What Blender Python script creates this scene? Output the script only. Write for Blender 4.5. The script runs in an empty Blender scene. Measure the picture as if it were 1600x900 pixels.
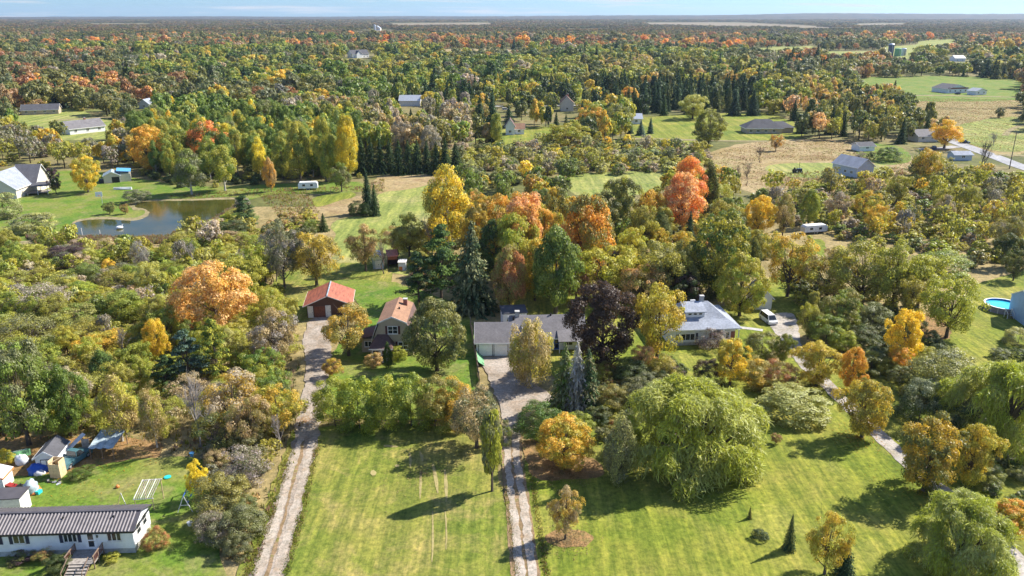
import bpy, math, random
import numpy as np
from mathutils import Vector, noise
from mathutils.geometry import tessellate_polygon
R = math.radians
random.seed(11)
SC = bpy.context.scene
COL = SC.collection

# ------------------------------------------------------------------ camera, sky, sun, exposure
F, CAM_H, FW, FH = 1250.0, 57.0, 1600, 900
PITCH = math.atan(428 / F)
SP, CP = math.sin(PITCH), math.cos(PITCH)
cam_data = bpy.data.cameras.new('camera')
cam = bpy.data.objects.new('camera', cam_data)
COL.objects.link(cam)
cam_data.sensor_width = 36.0
cam_data.lens = 36.0 * F / FW
cam_data.clip_end = 40000
cam_data.clip_start = 1.0
cam.location = (0, 0, CAM_H)
cam.rotation_euler = (math.pi / 2 - PITCH, 0, 0)
SC.camera = cam

SUN_AZ, SUN_EL = R(64), R(40)          # azimuth clockwise from the view direction
world = bpy.data.worlds.new('World')
SC.world = world
world.use_nodes = True
wn, wl = world.node_tree.nodes, world.node_tree.links
wn.clear()
w_out = wn.new('ShaderNodeOutputWorld')
w_bg = wn.new('ShaderNodeBackground')
w_bg.inputs['Strength'].default_value = 0.092
sky = wn.new('ShaderNodeTexSky')
sky.sky_type = 'NISHITA'
sky.sun_disc = False
sky.sun_elevation = SUN_EL
sky.sun_rotation = SUN_AZ
sky.altitude = 100
sky.air_density = 1.0
sky.dust_density = 0.3
sky.ozone_density = 4.0
tc = wn.new('ShaderNodeTexCoord')
mp = wn.new('ShaderNodeMapping')
mp.inputs['Scale'].default_value = (3.6, 3.6, 95)
mp.inputs['Rotation'].default_value = (0, R(-1.0), 0)
nz = wn.new('ShaderNodeTexNoise')
nz.inputs['Scale'].default_value = 1.7
nz.inputs['Detail'].default_value = 7
nz.inputs['Roughness'].default_value = 0.55
cr = wn.new('ShaderNodeValToRGB')
cr.color_ramp.elements[0].position = 0.52
cr.color_ramp.elements[0].color = (0, 0, 0, 1)
cr.color_ramp.elements[1].position = 0.66
cr.color_ramp.elements[1].color = (0.85, 0.85, 0.85, 1)
wmix = wn.new('ShaderNodeMixRGB')
wmix.inputs['Color2'].default_value = (4.3, 4.4, 4.55, 1)
tint = wn.new('ShaderNodeMixRGB')
tint.blend_type = 'MULTIPLY'
tint.inputs['Fac'].default_value = 1.0
sxyz = wn.new('ShaderNodeSeparateXYZ')
elev = wn.new('ShaderNodeMapRange')
elev.inputs['From Min'].default_value = 0.0
elev.inputs['From Max'].default_value = 0.25
tramp = wn.new('ShaderNodeMixRGB')
tramp.inputs['Color1'].default_value = (0.41, 0.65, 1.04, 1)
tramp.inputs['Color2'].default_value = (0.8, 0.92, 1.1, 1)
wl.new(tc.outputs['Generated'], sxyz.inputs['Vector'])
wl.new(sxyz.outputs['Z'], elev.inputs['Value'])
wl.new(elev.outputs['Result'], tramp.inputs['Fac'])
wl.new(tramp.outputs['Color'], tint.inputs['Color2'])
wl.new(tc.outputs['Generated'], mp.inputs['Vector'])
wl.new(mp.outputs['Vector'], nz.inputs['Vector'])
wl.new(nz.outputs['Fac'], cr.inputs['Fac'])
wl.new(cr.outputs['Color'], wmix.inputs['Fac'])
wl.new(sky.outputs['Color'], tint.inputs['Color1'])
wl.new(tint.outputs['Color'], wmix.inputs['Color1'])
wl.new(wmix.outputs['Color'], w_bg.inputs['Color'])
wl.new(w_bg.outputs['Background'], w_out.inputs['Surface'])

sun_data = bpy.data.lights.new('sun', 'SUN')
sun_data.energy = 5.0
sun_data.angle = R(0.5)
sun_data.color = (1.0, 0.94, 0.84)
sun = bpy.data.objects.new('sun', sun_data)
COL.objects.link(sun)
sd = Vector((math.sin(SUN_AZ) * math.cos(SUN_EL), math.cos(SUN_AZ) * math.cos(SUN_EL), math.sin(SUN_EL)))
sun.rotation_euler = sd.to_track_quat('Z', 'Y').to_euler()
sun.location = sd * 300

SC.view_settings.view_transform = 'Standard'
SC.view_settings.look = 'None'
SC.view_settings.exposure = 1.04
SC.view_settings.gamma = 1.0
SC.cycles.max_bounces = 6
SC.cycles.diffuse_bounces = 3
SC.cycles.transparent_max_bounces = 6
SC.cycles.volume_bounces = 0

# ------------------------------------------------------------------ places in the world from places seen in the photograph
def G(px, py, z=0.0):
    """ground point (at height z) seen at a place of the 1600x900 photograph"""
    u, v = (px - 800) / F, -(py - 450) / F
    dy, dz = CP + v * SP, -SP + v * CP
    t = (z - CAM_H) / dz
    return Vector((u * t, dy * t, z))
def to_px(x, y, z=0.0):
    d = y * CP - (z - CAM_H) * SP
    up = y * SP + (z - CAM_H) * CP
    if d < 1: return (-1e5, 1e5)
    return (800 + F * x / d, 450 - F * up / d)
def hz(py, Y):
    v = -(py - 450) / F
    return CAM_H + (-SP + v * CP) / (CP + v * SP) * Y
def Yat(py, h):
    v = -(py - 450) / F
    return (h - CAM_H) * (CP + v * SP) / (-SP + v * CP)
def ppm(y, z=0.0):
    return F / (y * CP - (z - CAM_H) * SP)
def inpoly(x, y, poly):
    c = False
    j = len(poly) - 1
    for i in range(len(poly)):
        xi, yi = poly[i]; xj, yj = poly[j]
        if (yi > y) != (yj > y) and x < (xj - xi) * (y - yi) / (yj - yi) + xi:
            c = not c
        j = i
    return c

# ------------------------------------------------------------------ materials
def mat_new(name):
    m = bpy.data.materials.new(name)
    m.use_nodes = True
    nt = m.node_tree
    b = nt.nodes['Principled BSDF']
    return m, nt, b
def ramp(nt, stops, interp='LINEAR'):
    r = nt.nodes.new('ShaderNodeValToRGB')
    r.color_ramp.interpolation = interp
    els = r.color_ramp.elements
    while len(els) < len(stops): els.new(0.5)
    for e, (p, c) in zip(els, stops):
        e.position = p
        e.color = (*c, 1) if len(c) == 3 else c
    return r
def pos_noise(nt, scale, detail=4, rough=0.6, vscale=(1, 1, 1), rot=0.0, obj=False, dist=0.0):
    if obj:
        g = nt.nodes.new('ShaderNodeTexCoord'); out = g.outputs['Object']
    else:
        g = nt.nodes.new('ShaderNodeNewGeometry'); out = g.outputs['Position']
    mpn = nt.nodes.new('ShaderNodeMapping')
    mpn.inputs['Scale'].default_value = vscale
    mpn.inputs['Rotation'].default_value = (0, 0, rot)
    nt.links.new(out, mpn.inputs['Vector'])
    n = nt.nodes.new('ShaderNodeTexNoise')
    n.inputs['Scale'].default_value = scale
    n.inputs['Detail'].default_value = detail
    n.inputs['Roughness'].default_value = rough
    n.inputs['Distortion'].default_value = dist
    nt.links.new(mpn.outputs['Vector'], n.inputs['Vector'])
    return n
def mixc(nt, fac, a, b, blend='MIX'):
    m = nt.nodes.new('ShaderNodeMixRGB')
    m.blend_type = blend
    for sock, v in (('Fac', fac), ('Color1', a), ('Color2', b)):
        if isinstance(v, (int, float)): m.inputs[sock].default_value = v
        elif isinstance(v, tuple): m.inputs[sock].default_value = (*v, 1)
        else: nt.links.new(v, m.inputs[sock])
    return m.outputs['Color']
def bump(nt, b, height, strength=0.4, dist=0.1):
    bp = nt.nodes.new('ShaderNodeBump')
    bp.inputs['Strength'].default_value = strength
    bp.inputs['Distance'].default_value = dist
    nt.links.new(height, bp.inputs['Height'])
    nt.links.new(bp.outputs['Normal'], b.inputs['Normal'])

def ground_mat(name, cols, big=0.06, fine=1.6, stripe=None, dry=None, drycol=None, bumpd=0.15):
    """cols: four colours from dull to bright, mottled at two sizes; stripe = (angle, scale) of mowing lines"""
    m, nt, b = mat_new(name)
    n1 = pos_noise(nt, big, 5, 0.62)
    r1 = ramp(nt, [(0.32, cols[0]), (0.45, cols[1]), (0.55, cols[2]), (0.68, cols[3])])
    nt.links.new(n1.outputs['Fac'], r1.inputs['Fac'])
    c = r1.outputs['Color']
    if dry is not None:
        n3 = pos_noise(nt, dry, 6, 0.7, dist=0.6)
        r3 = ramp(nt, [(0.5, (0, 0, 0)), (0.72, (1, 1, 1))])
        nt.links.new(n3.outputs['Fac'], r3.inputs['Fac'])
        c = mixc(nt, r3.outputs['Color'], c, drycol)
    if stripe:
        n4 = pos_noise(nt, stripe[1], 2, 0.5, (1.0, 0.03, 1), stripe[0])
        r4 = ramp(nt, [(0.4, (0.8, 0.84, 0.8)), (0.6, (1.22, 1.16, 1.12))])
        nt.links.new(n4.outputs['Fac'], r4.inputs['Fac'])
        c = mixc(nt, 0.9, c, r4.outputs['Color'], 'MULTIPLY')
        n5 = pos_noise(nt, stripe[1] * 3.2, 4, 0.7, (1.0, 0.12, 1), stripe[0] + 0.05)
        r5 = ramp(nt, [(0.34, (0.66, 0.74, 0.62)), (0.5, (1, 1, 1)), (0.68, (1.34, 1.24, 1.2))])
        nt.links.new(n5.outputs['Fac'], r5.inputs['Fac'])
        c = mixc(nt, 0.85, c, r5.outputs['Color'], 'MULTIPLY')
    n2 = pos_noise(nt, fine, 6, 0.75)
    r2 = ramp(nt, [(0.3, (0.5, 0.54, 0.5)), (0.5, (1, 1, 1)), (0.7, (1.5, 1.42, 1.35))])
    nt.links.new(n2.outputs['Fac'], r2.inputs['Fac'])
    c = mixc(nt, 1.0, c, r2.outputs['Color'], 'MULTIPLY')
    nt.links.new(c, b.inputs['Base Color'])
    b.inputs['Roughness'].default_value = 0.95
    b.inputs['Specular IOR Level'].default_value = 0.15
    bump(nt, b, n2.outputs['Fac'], 0.6, bumpd)
    return m
def plain(name, col, rough=0.6, var=0.18, scale=2.0, metal=0.0, spec=0.4, bumpd=0.0, vs=(1, 1, 1)):
    m, nt, b = mat_new(name)
    n = pos_noise(nt, scale, 6, 0.65, vs, obj=True)
    lo = tuple(c * (1 - var * 1.6) for c in col)
    hi = tuple(min(1, c * (1 + var)) for c in col)
    r = ramp(nt, [(0.3, lo), (0.5, col), (0.7, hi)])
    nt.links.new(n.outputs['Fac'], r.inputs['Fac'])
    nt.links.new(r.outputs['Color'], b.inputs['Base Color'])
    b.inputs['Roughness'].default_value = rough
    b.inputs['Metallic'].default_value = metal
    b.inputs['Specular IOR Level'].default_value = spec
    if bumpd: bump(nt, b, n.outputs['Fac'], 0.6, bumpd)
    return m
def shingle_mat(name, col, var=0.3):
    """speckled asphalt shingle with courses across the slope"""
    m, nt, b = mat_new(name)
    n = pos_noise(nt, 3.0, 6, 0.8, obj=True)
    r = ramp(nt, [(0.3, tuple(c * (1 - var) for c in col)), (0.5, col), (0.7, tuple(min(1, c * (1 + var)) for c in col))])
    nt.links.new(n.outputs['Fac'], r.inputs['Fac'])
    n2 = pos_noise(nt, 0.5, 4, 0.6, obj=True)
    r2 = ramp(nt, [(0.3, (0.8, 0.8, 0.8)), (0.7, (1.15, 1.15, 1.15))])
    nt.links.new(n2.outputs['Fac'], r2.inputs['Fac'])
    nt.links.new(mixc(nt, 1.0, r.outputs['Color'], r2.outputs['Color'], 'MULTIPLY'), b.inputs['Base Color'])
    b.inputs['Roughness'].default_value = 0.9
    return m
def siding_mat(name, col):
    m, nt, b = mat_new(name)
    n = pos_noise(nt, 0.8, 6, 0.7, obj=True)
    r = ramp(nt, [(0.3, tuple(c * 0.84 for c in col)), (0.6, col)])
    nt.links.new(n.outputs['Fac'], r.inputs['Fac'])
    g = nt.nodes.new('ShaderNodeTexCoord')
    w = nt.nodes.new('ShaderNodeTexWave')
    w.wave_type = 'BANDS'; w.bands_direction = 'Z'; w.wave_profile = 'SAW'
    w.inputs['Scale'].default_value = 1.6
    nt.links.new(g.outputs['Object'], w.inputs['Vector'])
    nt.links.new(r.outputs['Color'], b.inputs['Base Color'])
    b.inputs['Roughness'].default_value = 0.6
    bump(nt, b, w.outputs['Fac'], 0.5, 0.03)
    return m
def leaf_mat(name, trans=0.38, rough=0.5, spec=0.45):
    m, nt, b = mat_new(name)
    L = nt.links
    ta = nt.nodes.new('ShaderNodeAttribute'); ta.attribute_type = 'INSTANCER'; ta.attribute_name = 'tinta'
    tb = nt.nodes.new('ShaderNodeAttribute'); tb.attribute_type = 'INSTANCER'; tb.attribute_name = 'tintb'
    lf = nt.nodes.new('ShaderNodeAttribute'); lf.attribute_type = 'GEOMETRY'; lf.attribute_name = 'leaf'
    sx = nt.nodes.new('ShaderNodeSeparateXYZ')
    L.new(lf.outputs['Vector'], sx.inputs['Vector'])
    f1 = nt.nodes.new('ShaderNodeMath'); f1.operation = 'MULTIPLY_ADD'
    L.new(sx.outputs['Y'], f1.inputs[0]); f1.inputs[1].default_value = 0.45
    L.new(sx.outputs['X'], f1.inputs[2])
    mr = nt.nodes.new('ShaderNodeMapRange')
    mr.interpolation_type = 'SMOOTHSTEP'
    mr.inputs['From Min'].default_value = 0.45
    mr.inputs['From Max'].default_value = 0.95
    L.new(f1.outputs[0], mr.inputs['Value'])
    c = mixc(nt, mr.outputs['Result'], ta.outputs['Color'], tb.outputs['Color'])
    v = nt.nodes.new('ShaderNodeMath'); v.operation = 'MULTIPLY_ADD'
    L.new(sx.outputs['Y'], v.inputs[0]); v.inputs[1].default_value = 0.78; v.inputs[2].default_value = 0.64
    hs = nt.nodes.new('ShaderNodeHueSaturation')
    L.new(c, hs.inputs['Color'])
    L.new(v.outputs[0], hs.inputs['Value'])
    L.new(hs.outputs['Color'], b.inputs['Base Color'])
    b.inputs['Roughness'].default_value = rough
    b.inputs['Specular IOR Level'].default_value = spec
    tr = nt.nodes.new('ShaderNodeBsdfTranslucent')
    L.new(mixc(nt, 1.0, hs.outputs['Color'], (1.25, 1.2, 0.8), 'MULTIPLY'), tr.inputs['Color'])
    ms = nt.nodes.new('ShaderNodeMixShader')
    ms.inputs['Fac'].default_value = trans
    L.new(b.outputs[0], ms.inputs[1]); L.new(tr.outputs[0], ms.inputs[2])
    L.new(ms.outputs[0], nt.nodes['Material Output'].inputs['Surface'])
    return m
M = {}
M['leaf'] = leaf_mat('leaves')
M['needle'] = leaf_mat('needles', 0.15, 0.75, 0.15)
def woods_patch_mat():
    m, nt, b = mat_new('distant_foliage')
    a = nt.nodes.new('ShaderNodeAttribute'); a.attribute_name = 'patchcol'
    t = nt.nodes.new('ShaderNodeAttribute'); t.attribute_type = 'INSTANCER'; t.attribute_name = 'tinta'
    nt.links.new(mixc(nt, 0.5, a.outputs['Color'], t.outputs['Color']), b.inputs['Base Color'])
    b.inputs['Roughness'].default_value = 0.9
    b.inputs['Specular IOR Level'].default_value = 0.1
    return m
M['patch'] = woods_patch_mat()
M['bark'] = plain('bark', (0.10, 0.075, 0.055), 0.9, 0.4, 6, bumpd=0.03)
M['bark_grey'] = plain('grey_bark', (0.27, 0.25, 0.23), 0.9, 0.3, 6)
M['bark_pale'] = plain('pale_bark', (0.46, 0.43, 0.37), 0.8, 0.3, 5, vs=(1, 1, 4))
M['twig'] = plain('twigs', (0.30, 0.265, 0.24), 0.9, 0.2, 3)
M['twig_dark'] = plain('dark_twigs', (0.13, 0.10, 0.085), 0.9, 0.3, 3)

M['meadow'] = ground_mat('rough_meadow', [(0.15, 0.125, 0.05), (0.23, 0.185, 0.08), (0.31, 0.24, 0.11), (0.19, 0.19, 0.06)], 0.045, 0.9, dry=0.2, drycol=(0.33, 0.26, 0.13), bumpd=0.4)
M['lawn_front'] = ground_mat('front_lawn', [(0.10, 0.15, 0.02), (0.155, 0.182, 0.032), (0.19, 0.195, 0.042), (0.24, 0.217, 0.067)], 0.07, 1.5, stripe=(R(-3), 0.8), dry=0.16, drycol=(0.30, 0.245, 0.09))
M['lawn_green'] = ground_mat('green_lawn', [(0.108, 0.155, 0.02), (0.15, 0.185, 0.024), (0.185, 0.2, 0.032), (0.23, 0.213, 0.05)], 0.06, 1.4, stripe=(R(28), 0.7), dry=0.1, drycol=(0.26, 0.25, 0.06))
M['lawn_deep'] = ground_mat('deep_green_lawn', [(0.075, 0.15, 0.02), (0.11, 0.18, 0.022), (0.15, 0.19, 0.03), (0.2, 0.2, 0.055)], 0.09, 1.5, dry=0.2, drycol=(0.22, 0.2, 0.08))
M['field_green'] = ground_mat('mown_field', [(0.15, 0.19, 0.045), (0.2, 0.235, 0.06), (0.24, 0.26, 0.075), (0.27, 0.26, 0.1)], 0.03, 0.8, stripe=(R(8), 0.35), dry=0.06, drycol=(0.3, 0.27, 0.12))
M['field_tan'] = ground_mat('dry_field', [(0.2, 0.15, 0.06), (0.29, 0.22, 0.1), (0.34, 0.26, 0.14), (0.24, 0.21, 0.075)], 0.04, 0.7, dry=0.12, drycol=(0.2, 0.125, 0.07), bumpd=0.3)
M['field_far'] = ground_mat('stubble_field', [(0.17, 0.13, 0.075), (0.2, 0.155, 0.095), (0.22, 0.175, 0.11), (0.17, 0.155, 0.075)], 0.008, 0.05)
M['forest_floor'] = ground_mat('forest_floor', [(0.08, 0.09, 0.028), (0.12, 0.125, 0.04), (0.2, 0.165, 0.075), (0.14, 0.16, 0.045)], 0.02, 0.3, bumpd=0.4)
M['litter'] = ground_mat('leaf_litter', [(0.1, 0.075, 0.03), (0.2, 0.13, 0.055), (0.3, 0.18, 0.08), (0.14, 0.14, 0.04)], 0.25, 2.5, bumpd=0.2)
M['gravel'] = ground_mat('gravel', [(0.2, 0.165, 0.125), (0.28, 0.235, 0.19), (0.32, 0.275, 0.23), (0.37, 0.32, 0.275)], 0.25, 3.0, dry=0.35, drycol=(0.27, 0.2, 0.14), bumpd=0.08)
M['gravel_pale'] = ground_mat('pale_gravel', [(0.28, 0.235, 0.185), (0.34, 0.29, 0.235), (0.38, 0.33, 0.275), (0.42, 0.37, 0.315)], 0.3, 3.0, dry=0.4, drycol=(0.28, 0.215, 0.15), bumpd=0.06)
M['gravel_mid'] = ground_mat('gravel_crown', [(0.15, 0.12, 0.05), (0.22, 0.15, 0.08), (0.26, 0.18, 0.11), (0.16, 0.16, 0.04)], 0.5, 3.0, bumpd=0.08)
M['asphalt'] = ground_mat('worn_asphalt', [(0.26, 0.26, 0.27), (0.3, 0.3, 0.31), (0.33, 0.33, 0.34), (0.36, 0.355, 0.36)], 0.1, 1.0, bumpd=0.02)
M['bank'] = ground_mat('sandy_bank', [(0.16, 0.15, 0.06), (0.22, 0.19, 0.09), (0.29, 0.235, 0.14), (0.15, 0.17, 0.04)], 0.4, 2.0, bumpd=0.1)
M['lane'] = ground_mat('lane', [(0.26, 0.24, 0.21), (0.33, 0.3, 0.27), (0.38, 0.35, 0.32), (0.42, 0.39, 0.36)], 0.3, 2.5, dry=0.4, drycol=(0.22, 0.19, 0.1), bumpd=0.05)
def water_mat():
    m, nt, b = mat_new('pond_water')
    n = pos_noise(nt, 0.06, 3, 0.6)
    r = ramp(nt, [(0.35, (0.022, 0.034, 0.008)), (0.6, (0.062, 0.058, 0.013))])
    nt.links.new(n.outputs['Fac'], r.inputs['Fac'])
    nt.links.new(r.outputs['Color'], b.inputs['Base Color'])
    b.inputs['Roughness'].default_value = 0.08
    b.inputs['IOR'].default_value = 1.3
    n2 = pos_noise(nt, 1.1, 3, 0.6, (1, 2.0, 1))
    bump(nt, b, n2.outputs['Fac'], 0.25, 0.03)
    return m
M['water'] = water_mat()
M['siding_white'] = siding_mat('white_siding', (0.78, 0.79, 0.8))
M['siding_tan'] = siding_mat('tan_siding', (0.45, 0.37, 0.27))
M['siding_cream'] = siding_mat('cream_siding', (0.66, 0.6, 0.5))
M['siding_blue'] = siding_mat('pale_blue_siding', (0.5, 0.54, 0.6))
M['siding_blueshed'] = siding_mat('blue_siding', (0.33, 0.5, 0.78))
M['siding_dark'] = siding_mat('dark_red_boards', (0.075, 0.03, 0.022))
M['brick'] = plain('brick', (0.27, 0.12, 0.085), 0.9, 0.3, 5)
M['stone'] = plain('concrete', (0.42, 0.41, 0.39), 0.9, 0.2, 2)
M['white'] = plain('white_paint', (0.8, 0.8, 0.79), 0.5, 0.07, 1.5)
M['offwhite'] = plain('weathered_white', (0.66, 0.64, 0.6), 0.7, 0.16, 2)
M['glass'] = plain('window_glass', (0.025, 0.03, 0.035), 0.08, 0.3, 1.0, spec=0.8)
M['black'] = plain('black_trim', (0.02, 0.02, 0.022), 0.5, 0.3, 3)
M['navy'] = plain('navy_shutter', (0.025, 0.03, 0.06), 0.6, 0.2, 3)
M['maroon'] = plain('maroon_shutter', (0.085, 0.022, 0.02), 0.6, 0.2, 3)
M['wood'] = plain('weathered_wood', (0.21, 0.145, 0.1), 0.85, 0.35, 3, vs=(1, 1, 6), bumpd=0.02)
M['wood_red'] = plain('red_brown_stain', (0.17, 0.06, 0.035), 0.8, 0.3, 3)
M['wood_pale'] = plain('pale_timber', (0.62, 0.47, 0.27), 0.75, 0.2, 3)
M['wood_grey'] = plain('grey_boards', (0.3, 0.27, 0.24), 0.9, 0.3, 3)
M['roof_grey'] = shingle_mat('grey_shingles', (0.165, 0.155, 0.16))
M['roof_bluegrey'] = shingle_mat('blue_grey_shingles', (0.27, 0.295, 0.345), 0.4)
M['roof_pale'] = shingle_mat('pale_grey_shingles', (0.42, 0.42, 0.44), 0.15)
M['streak'] = plain('dry_scuffed_grass', (0.3, 0.25, 0.1), 0.95, 0.3, 0.8)
M['roof_dark'] = shingle_mat('charcoal_shingles', (0.075, 0.075, 0.085))
M['roof_brown'] = shingle_mat('brown_shingles', (0.29, 0.16, 0.095), 0.35)
M['roof_darkbrown'] = shingle_mat('dark_brown_shingles', (0.12, 0.07, 0.06), 0.3)
M['roof_red'] = plain('rusty_red_metal', (0.36, 0.115, 0.065), 0.55, 0.35, 0.9, vs=(3, 0.5, 1))
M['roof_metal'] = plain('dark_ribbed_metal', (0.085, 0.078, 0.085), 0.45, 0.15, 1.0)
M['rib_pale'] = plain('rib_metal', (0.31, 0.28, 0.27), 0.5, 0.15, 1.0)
M['metal'] = plain('galvanised_metal', (0.5, 0.52, 0.55), 0.4, 0.2, 2, metal=0.5)
M['tarp_blue'] = plain('blue_tarp', (0.02, 0.09, 0.42), 0.45, 0.2, 2)
M['tarp_lightblue'] = plain('pale_blue_tarp', (0.10, 0.34, 0.62), 0.5, 0.2, 2)
M['tarp_grey'] = plain('grey_tarp', (0.33, 0.4, 0.43), 0.5, 0.35, 1.5)
M['tarp_white'] = plain('white_sheet', (0.68, 0.69, 0.72), 0.6, 0.15, 2)
M['tarp_green'] = plain('green_netting', (0.14, 0.34, 0.16), 0.7, 0.35, 2)
M['orange'] = plain('orange_plastic', (0.62, 0.2, 0.05), 0.5, 0.15, 2)
M['teal'] = plain('teal_plastic', (0.03, 0.5, 0.5), 0.4, 0.1, 2)
M['tealdark'] = plain('dark_teal_paint', (0.05, 0.17, 0.17), 0.4, 0.2, 2)
M['blue'] = plain('blue_paint', (0.03, 0.1, 0.4), 0.4, 0.15, 2)
M['rubber'] = plain('tyre_rubber', (0.02, 0.02, 0.02), 0.85, 0.2, 3)
M['car_white'] = plain('white_car_paint', (0.75, 0.75, 0.76), 0.25, 0.05, 1)
M['car_dark'] = plain('dark_car_paint', (0.025, 0.028, 0.045), 0.25, 0.1, 1)
M['car_teal'] = plain('teal_car_paint', (0.07, 0.16, 0.18), 0.3, 0.15, 1)
M['car_red'] = plain('red_paint', (0.3, 0.03, 0.03), 0.3, 0.15, 1)
M['silo'] = plain('dark_blue_silo', (0.03, 0.045, 0.09), 0.4, 0.15, 1)
M['pool_water'] = plain('pool_water', (0.06, 0.50, 0.62), 0.05, 0.15, 1.0, spec=0.5)
M['pool_wall'] = plain('pool_liner', (0.03, 0.13, 0.42), 0.4, 0.15, 2)
M['pool_skirt'] = plain('grey_pool_skirt', (0.28, 0.26, 0.3), 0.6, 0.2, 2)
M['lamp_lens'] = plain('lamp_lens', (0.6, 0.6, 0.58), 0.2, 0.05, 2)
M['tail'] = plain('tail_lens', (0.4, 0.02, 0.02), 0.3, 0.05, 2)
M['pole'] = plain('pole_wood', (0.14, 0.115, 0.095), 0.9, 0.25, 3)

# ------------------------------------------------------------------ mesh helpers
class MB:
    """collects shapes that become ONE mesh object"""
    def __init__(s): s.v = []; s.f = []
    def add(s, vs, fs):
        o = len(s.v)
        s.v += [tuple(v) for v in vs]
        s.f += [tuple(i + o for i in f) for f in fs]
        return s
    def box(s, x0, x1, y0, y1, z0, z1):
        return s.add([(x0, y0, z0), (x1, y0, z0), (x1, y1, z0), (x0, y1, z0), (x0, y0, z1), (x1, y0, z1), (x1, y1, z1), (x0, y1, z1)],
                     [(0, 3, 2, 1), (4, 5, 6, 7), (0, 1, 5, 4), (1, 2, 6, 5), (2, 3, 7, 6), (3, 0, 4, 7)])
    def slab(s, pts, t):
        """a flat or bent polygon given by its top corners, thickened downwards by t"""
        n = len(pts)
        top = [tuple(p) for p in pts]; bot = [(p[0], p[1], p[2] - t) for p in pts]
        fs = [tuple(range(n)), tuple(range(2 * n - 1, n - 1, -1))]
        fs += [(i, i + n, (i + 1) % n + n, (i + 1) % n) for i in range(n)]
        return s.add(top + bot, fs)
    def prism(s, pts, y0, y1):
        """outline in x,z pushed from y0 to y1"""
        n = len(pts)
        a = [(p[0], y0, p[1]) for p in pts]; b = [(p[0], y1, p[1]) for p in pts]
        fs = [tuple(range(n)), tuple(range(2 * n - 1, n - 1, -1))]
        fs += [((i + 1) % n, i, i + n, (i + 1) % n + n) for i in range(n)]
        return s.add(a + b, fs)
    def tube(s, pts, rads, k=6):
        rings = []
        n = len(pts)
        for i, p in enumerate(pts):
            d = Vector(pts[min(i + 1, n - 1)]) - Vector(pts[max(i - 1, 0)])
            if d.length < 1e-6: d = Vector((0, 0, 1))
            d.normalize()
            a = d.orthogonal().normalized(); b = d.cross(a)
            rings.append([Vector(p) + (a * math.cos(t) + b * math.sin(t)) * rads[i] for t in [2 * math.pi * j / k for j in range(k)]])
        vs = [v for r in rings for v in r]
        fs = [(i * k + j, i * k + (j + 1) % k, (i + 1) * k + (j + 1) % k, (i + 1) * k + j) for i in range(n - 1) for j in range(k)]
        fs += [tuple(range(k - 1, -1, -1)), tuple((n - 1) * k + j for j in range(k))]
        return s.add(vs, fs)
    def cyl(s, x, y, z0, z1, r, k=12, r2=None):
        return s.tube([(x, y, z0), (x, y, z1)], [r, r if r2 is None else r2], k)
    def ball(s, c, r, nu=10, nv=6, jit=0.0, seed=0):
        rr = random.Random(seed)
        vs = [(c[0], c[1], c[2] + r[2])]
        for j in range(1, nv):
            a = math.pi * j / nv
            for i in range(nu):
                t = 2 * math.pi * i / nu
                q = 1 + rr.uniform(-jit, jit)
                vs.append((c[0] + r[0] * math.sin(a) * math.cos(t) * q, c[1] + r[1] * math.sin(a) * math.sin(t) * q, c[2] + r[2] * math.cos(a) * q))
        vs.append((c[0], c[1], c[2] - r[2]))
        fs = [(0, 1 + i, 1 + (i + 1) % nu) for i in range(nu)]
        for j in range(nv - 2):
            o = 1 + j * nu
            fs += [(o + i, o + nu + i, o + nu + (i + 1) % nu, o + (i + 1) % nu) for i in range(nu)]
        o = 1 + (nv - 2) * nu
        fs += [(o + i, len(vs) - 1, o + (i + 1) % nu) for i in range(nu)]
        return s.add(vs, fs)
    def mesh(s, name, mat, smooth=False):
        m = bpy.data.meshes.new(name)
        m.from_pydata(s.v, [], s.f)
        m.materials.append(mat)
        if smooth: m.polygons.foreach_set('use_smooth', [True] * len(m.polygons))
        return m
    def build(s, name, mat, parent=None, smooth=False):
        o = bpy.data.objects.new(name, s.mesh(name, mat, smooth))
        COL.objects.link(o)
        if parent: o.parent = parent
        return o
def B_(*a): return MB().box(*a)
def tag(o, label=None, cat=None, group=None, kind=None):
    if label: o['label'] = label
    if cat: o['category'] = cat
    if group: o['group'] = group
    if kind: o['kind'] = kind
    return o
def empty(name, loc, rz=0.0):
    o = bpy.data.objects.new(name, None)
    o.empty_display_size = 0.5
    COL.objects.link(o)
    o.location = loc; o.rotation_euler = (0, 0, rz)
    return o
def copy_tree(o, parent=None):
    c = o.copy(); COL.objects.link(c)
    if parent: c.parent = parent
    for ch in list(o.children): copy_tree(ch, c)
    return c
def fnoise(x, y, s, seed=0.0):
    return noise.noise(Vector((x * s, y * s, seed)))

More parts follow.
